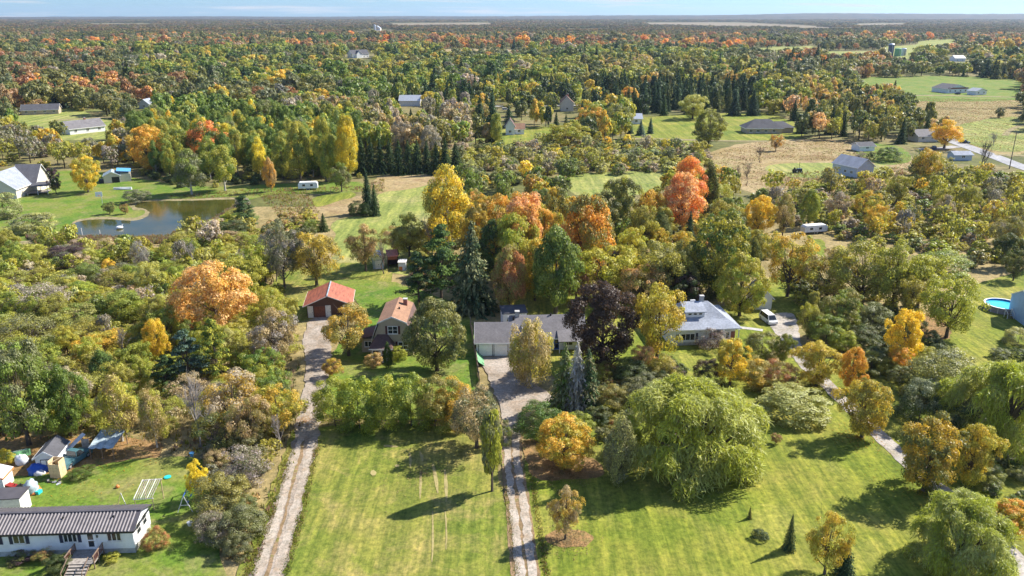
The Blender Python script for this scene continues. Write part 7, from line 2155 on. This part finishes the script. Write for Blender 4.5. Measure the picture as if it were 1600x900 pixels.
lite = [light_proto('mp', 400), light_proto('mp', 401), light_proto('mp', 402), light_proto('ov', 403), light_proto('ov', 404), light_proto('lo', 405), light_proto('lo', 406), light_proto('sp', 407), light_proto('sp', 408), light_proto('sh', 409), light_proto('lo', 410)]
pts = []
for sp, X, Y, hgt, w, ca, cb in FARP:
    pts.append((FR_.choice(LP[sp]), X, Y, 0.0, w, hgt, FR_.uniform(0, 6.28), jit(C[ca], FR_), jit(C[cb], FR_)))
wood_mass('woods', 'mixed autumn woods filling the middle distance', pts, lite)
stands = [patch_proto(500 + i) for i in range(6)]
fpts = []
y = 2045.0
while y < 7800:
    s = 32 if y < 2800 else (42 if y < 3800 else 64)
    half = y * .69 + 60
    x = -half
    while x < half:
        X, Y = x + FR_.uniform(-.35, .35) * s, y + FR_.uniform(-.35, .35) * s
        x += s
        px, py = to_px(X, Y)
        if clear_at(px, py) or px < -60 or px > 1660: continue
        if inpoly(px, py, [(598, 36), (775, 35), (775, 42.5), (606, 44)]) or inpoly(px, py, [(1000, 35), (1150, 35), (1290, 41), (1280, 47), (1100, 44), (1000, 42)]) or inpoly(px, py, [(1320, 37), (1425, 36), (1425, 43), (1330, 44)]) or inpoly(px, py, [(120, 36.5), (250, 36.5), (250, 41), (130, 41.5)]): continue
        if fnoise(X * .5, Y, .0022, 61.0) > .46 and y < 5200: continue
        ca, cb, _ = grove(far_set(X * .6, Y * .6, px, py), X * .3, Y * .3)
        if y > 3000 and FR_.random() < .35: ca = FR_.choice(['og', 'gg', 'br', 'gy'])
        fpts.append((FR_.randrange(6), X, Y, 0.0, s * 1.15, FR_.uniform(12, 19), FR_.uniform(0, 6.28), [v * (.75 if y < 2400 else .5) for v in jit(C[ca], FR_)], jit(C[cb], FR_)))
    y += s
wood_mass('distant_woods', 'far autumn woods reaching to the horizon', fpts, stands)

# ------------------------------------------------------------------ rough grass, reeds and fallen leaves
def tufts(name, label, polys, n, hr, cols, mat, spread=.35, blades=4, excl=()):
    rng = np.random.default_rng(len(name))
    P, A = [], []
    tries = 0
    W_ = [[G(*q) for q in p] for p in polys]
    areas = []
    for w in W_:
        areas.append(abs(sum(w[i].x * w[(i + 1) % len(w)].y - w[(i + 1) % len(w)].x * w[i].y for i in range(len(w)))) / 2)
    ta = sum(areas)
    vs, cs = [], []
    for w, a in zip(W_, areas):
        xy = [(v.x, v.y) for v in w]
        x0, x1 = min(v[0] for v in xy), max(v[0] for v in xy); y0, y1 = min(v[1] for v in xy), max(v[1] for v in xy)
        k = int(n * a / ta); done = 0
        while done < k:
            X, Y = rng.uniform(x0, x1), rng.uniform(y0, y1); tries += 1
            if tries > n * 40: break
            if not inpoly(X, Y, xy): continue
            if excl:
                q = to_px(X, Y)
                if any(inpoly(q[0], q[1], e) for e in excl): continue
            done += 1
            h = rng.uniform(*hr) * (0.7 + .6 * abs(fnoise(X, Y, .12, 2.0)))
            c = cols[min(len(cols) - 1, int((fnoise(X, Y, .08, 4.0) * .5 + .5 + rng.normal() * .22) * len(cols)) if True else 0)] if cols else (1, 1, 1)
            cc = [max(0, v * rng.uniform(.75, 1.25)) for v in C[c]]
            for b in range(blades):
                a_ = rng.random() * 6.28; d = spread * h * rng.random()
                bx, by = X + rng.normal() * spread * .6, Y + rng.normal() * spread * .6
                wd = h * .16 + .03
                ca, sa = math.cos(a_) * wd, math.sin(a_) * wd
                vs += [(bx - ca, by - sa, 0.0), (bx + ca, by + sa, 0.0), (bx + sa * d * 3, by - ca * d * 3, h)]
                cs.append(cc)
    m = bpy.data.meshes.new(name)
    m.from_pydata(vs, [], [(i, i + 1, i + 2) for i in range(0, len(vs), 3)])
    at_ = m.attributes.new('tuft', 'FLOAT_COLOR', 'FACE')
    at_.data.foreach_set('color', np.concatenate([np.array(cs), np.ones((len(cs), 1))], 1).astype(np.float32).ravel())
    m.materials.append(mat)
    o = bpy.data.objects.new(name, m); COL.objects.link(o)
    return tag(o, label, None, None, 'stuff')
mt, nt2, b2 = mat_new('grass_blades')
aa = nt2.nodes.new('ShaderNodeAttribute'); aa.attribute_name = 'tuft'
nt2.links.new(aa.outputs['Color'], b2.inputs['Base Color']); b2.inputs['Roughness'].default_value = .8; b2.inputs['Specular IOR Level'].default_value = .15
tl = nt2.nodes.new('ShaderNodeBsdfTranslucent'); nt2.links.new(aa.outputs['Color'], tl.inputs['Color'])
mx_ = nt2.nodes.new('ShaderNodeMixShader'); mx_.inputs['Fac'].default_value = .5
nt2.links.new(b2.outputs[0], mx_.inputs[1]); nt2.links.new(tl.outputs[0], mx_.inputs[2]); nt2.links.new(mx_.outputs[0], nt2.nodes['Material Output'].inputs['Surface'])
M['blades'] = mt
tufts('dry_grass', 'dry rough grass through the scrub', [SCRUB[0][0], SCRUB[6][0], [(1195, 272), (1400, 262), (1620, 290), (1620, 330), (1200, 345)], SCRUB[3][0], [(345, 960), (400, 830), (440, 720), (470, 640), (478, 650), (450, 740), (405, 880), (385, 960)]], 15000, (.3, .9), ['ta', 'ta', 'ol', 'yg', 'tp', 'ol', 'br'], mt)
tufts('field_grass', 'dry field grass round the grey-blue bungalow', [CLEAR['field_dry'], [(1400, 152), (1600, 156), (1600, 242), (1495, 224), (1430, 192)]], 16000, (.2, .5), ['ta', 'ta', 'ol', 'ta', 'br'], mt, excl=[[(1190, 250), (1395, 252), (1400, 280), (1200, 280)]])
tufts('reeds', 'tan reeds along the pond edge', [[(40, 372), (100, 366), (130, 371), (215, 372), (262, 370), (285, 362), (302, 354), (330, 346), (346, 336), (372, 320), (392, 318), (372, 340), (330, 360), (280, 378), (215, 384), (60, 384)]], 5200, (.7, 1.5), ['ta', 'ta', 'tp', 'yg'], mt, .25)
tufts('pond_grass', 'long grass beside the camper trailer and pond', [[(405, 305), (480, 300), (500, 335), (470, 350), (430, 335)], [(250, 306), (400, 296), (560, 292), (600, 280), (600, 300), (540, 300), (400, 306), (300, 312)]], 1800, (.3, .8), ['ta', 'yg', 'ta', 'ta'], mt)
C.update({'w1': (.11, .17, .02), 'w2': (.2, .22, .03), 'w3': (.3, .27, .08)})
tufts('lawn_weeds', 'weeds and taller blades in the front lawns', [[(490, 690), (745, 690), (800, 900), (440, 900)], [(860, 760), (1060, 780), (1180, 690), (1300, 690), (1440, 830), (1400, 900), (850, 900)], [(20, 752), (290, 722), (325, 800), (330, 900), (250, 900)]], 9000, (.05, .16), ['w1', 'w2', 'w1', 'w2'], mt, .3, 3)
tufts('drive_grass', 'grass creeping over the edges of the gravel drives', [[(380, 900), (430, 760), (452, 700), (460, 704), (440, 770), (398, 900)], [(440, 900), (470, 790), (494, 690), (500, 690), (480, 790), (452, 900)], [(796, 830), (788, 760), (793, 760), (803, 830), (812, 900), (804, 900)], [(840, 830), (826, 740), (832, 740), (848, 830), (858, 900), (850, 900)]], 3800, (.12, .4), ['w1', 'w2', 'ta', 'w2', 'ol'], mt, .3, 3)
def leaves(name, label, spots, cols):
    rng = np.random.default_rng(9)
    P, S, K = [], [], []
    for px, py, rpx, n, c in spots:
        p = G(px, py); r = rpx / ppm(p.y)
        a = rng.random(n) * 6.28; q = r * np.abs(rng.normal(size=n)) * .55
        P.append(np.stack([p.x + q * np.cos(a), p.y + q * np.sin(a), np.full(n, .9) + rng.random(n) * .03], 1)); K.append(np.tile(C[c], (n, 1)) * rng.uniform(.7, 1.3, (n, 1)))
    P, K = np.concatenate(P), np.concatenate(K)
    P[:, 2] = .165 + rng.random(len(P)) * .02
    m = leaf_mesh(name, P, np.tile([0, 0, 1.0], (len(P), 1)) + .25 * unit_rand(rng, len(P)), rng.uniform(.1, .22, len(P)), np.zeros((len(P), 3)), M['blades'], .8, rng)
    a = m.attributes.new('tuft', 'FLOAT_COLOR', 'FACE'); a.data.foreach_set('color', np.concatenate([K, np.ones((len(K), 1))], 1).astype(np.float32).ravel())
    o = bpy.data.objects.new(name, m); COL.objects.link(o); tag(o, label, None, None, 'stuff')
leaves('fallen_leaves', 'fallen autumn leaves under the trees', [(885, 845, 40, 700, 'ta'), (880, 735, 60, 1200, 'ta'), (1440, 770, 70, 500, 'go'), (1342, 684, 45, 350, 'or'), (1270, 604, 40, 300, 'go'), (120, 705, 140, 2200, 'or'), (1065, 760, 110, 900, 'wl'), (680, 585, 50, 400, 'ol'), (800, 488, 40, 700, 'or'), (660, 740, 90, 300, 'ta'), (476, 660, 40, 400, 'pk'), (1462, 522, 50, 400, 'ta'), (1322, 610, 30, 200, 'or')], None)

# ------------------------------------------------------------------ the air
def haze():
    mb = MB().box(-EXT - 500, EXT + 500, -800, EXT + 500, -2.0, 150.0)
    m = bpy.data.materials.new('haze')
    m.use_nodes = True
    nt = m.node_tree; nt.nodes.clear()
    out = nt.nodes.new('ShaderNodeOutputMaterial'); v = nt.nodes.new('ShaderNodeVolumePrincipled')
    v.inputs['Color'].default_value = (0.62, 0.78, 1.0, 1)
    v.inputs['Density'].default_value = HAZE_DENSITY
    v.inputs['Anisotropy'].default_value = 0.3
    nt.links.new(v.outputs[0], out.inputs['Volume'])
    o = mb.build('haze', m)
    tag(o, 'thin autumn haze over the far woods', None, None, 'stuff')
HAZE_DENSITY = 0.000038
haze()
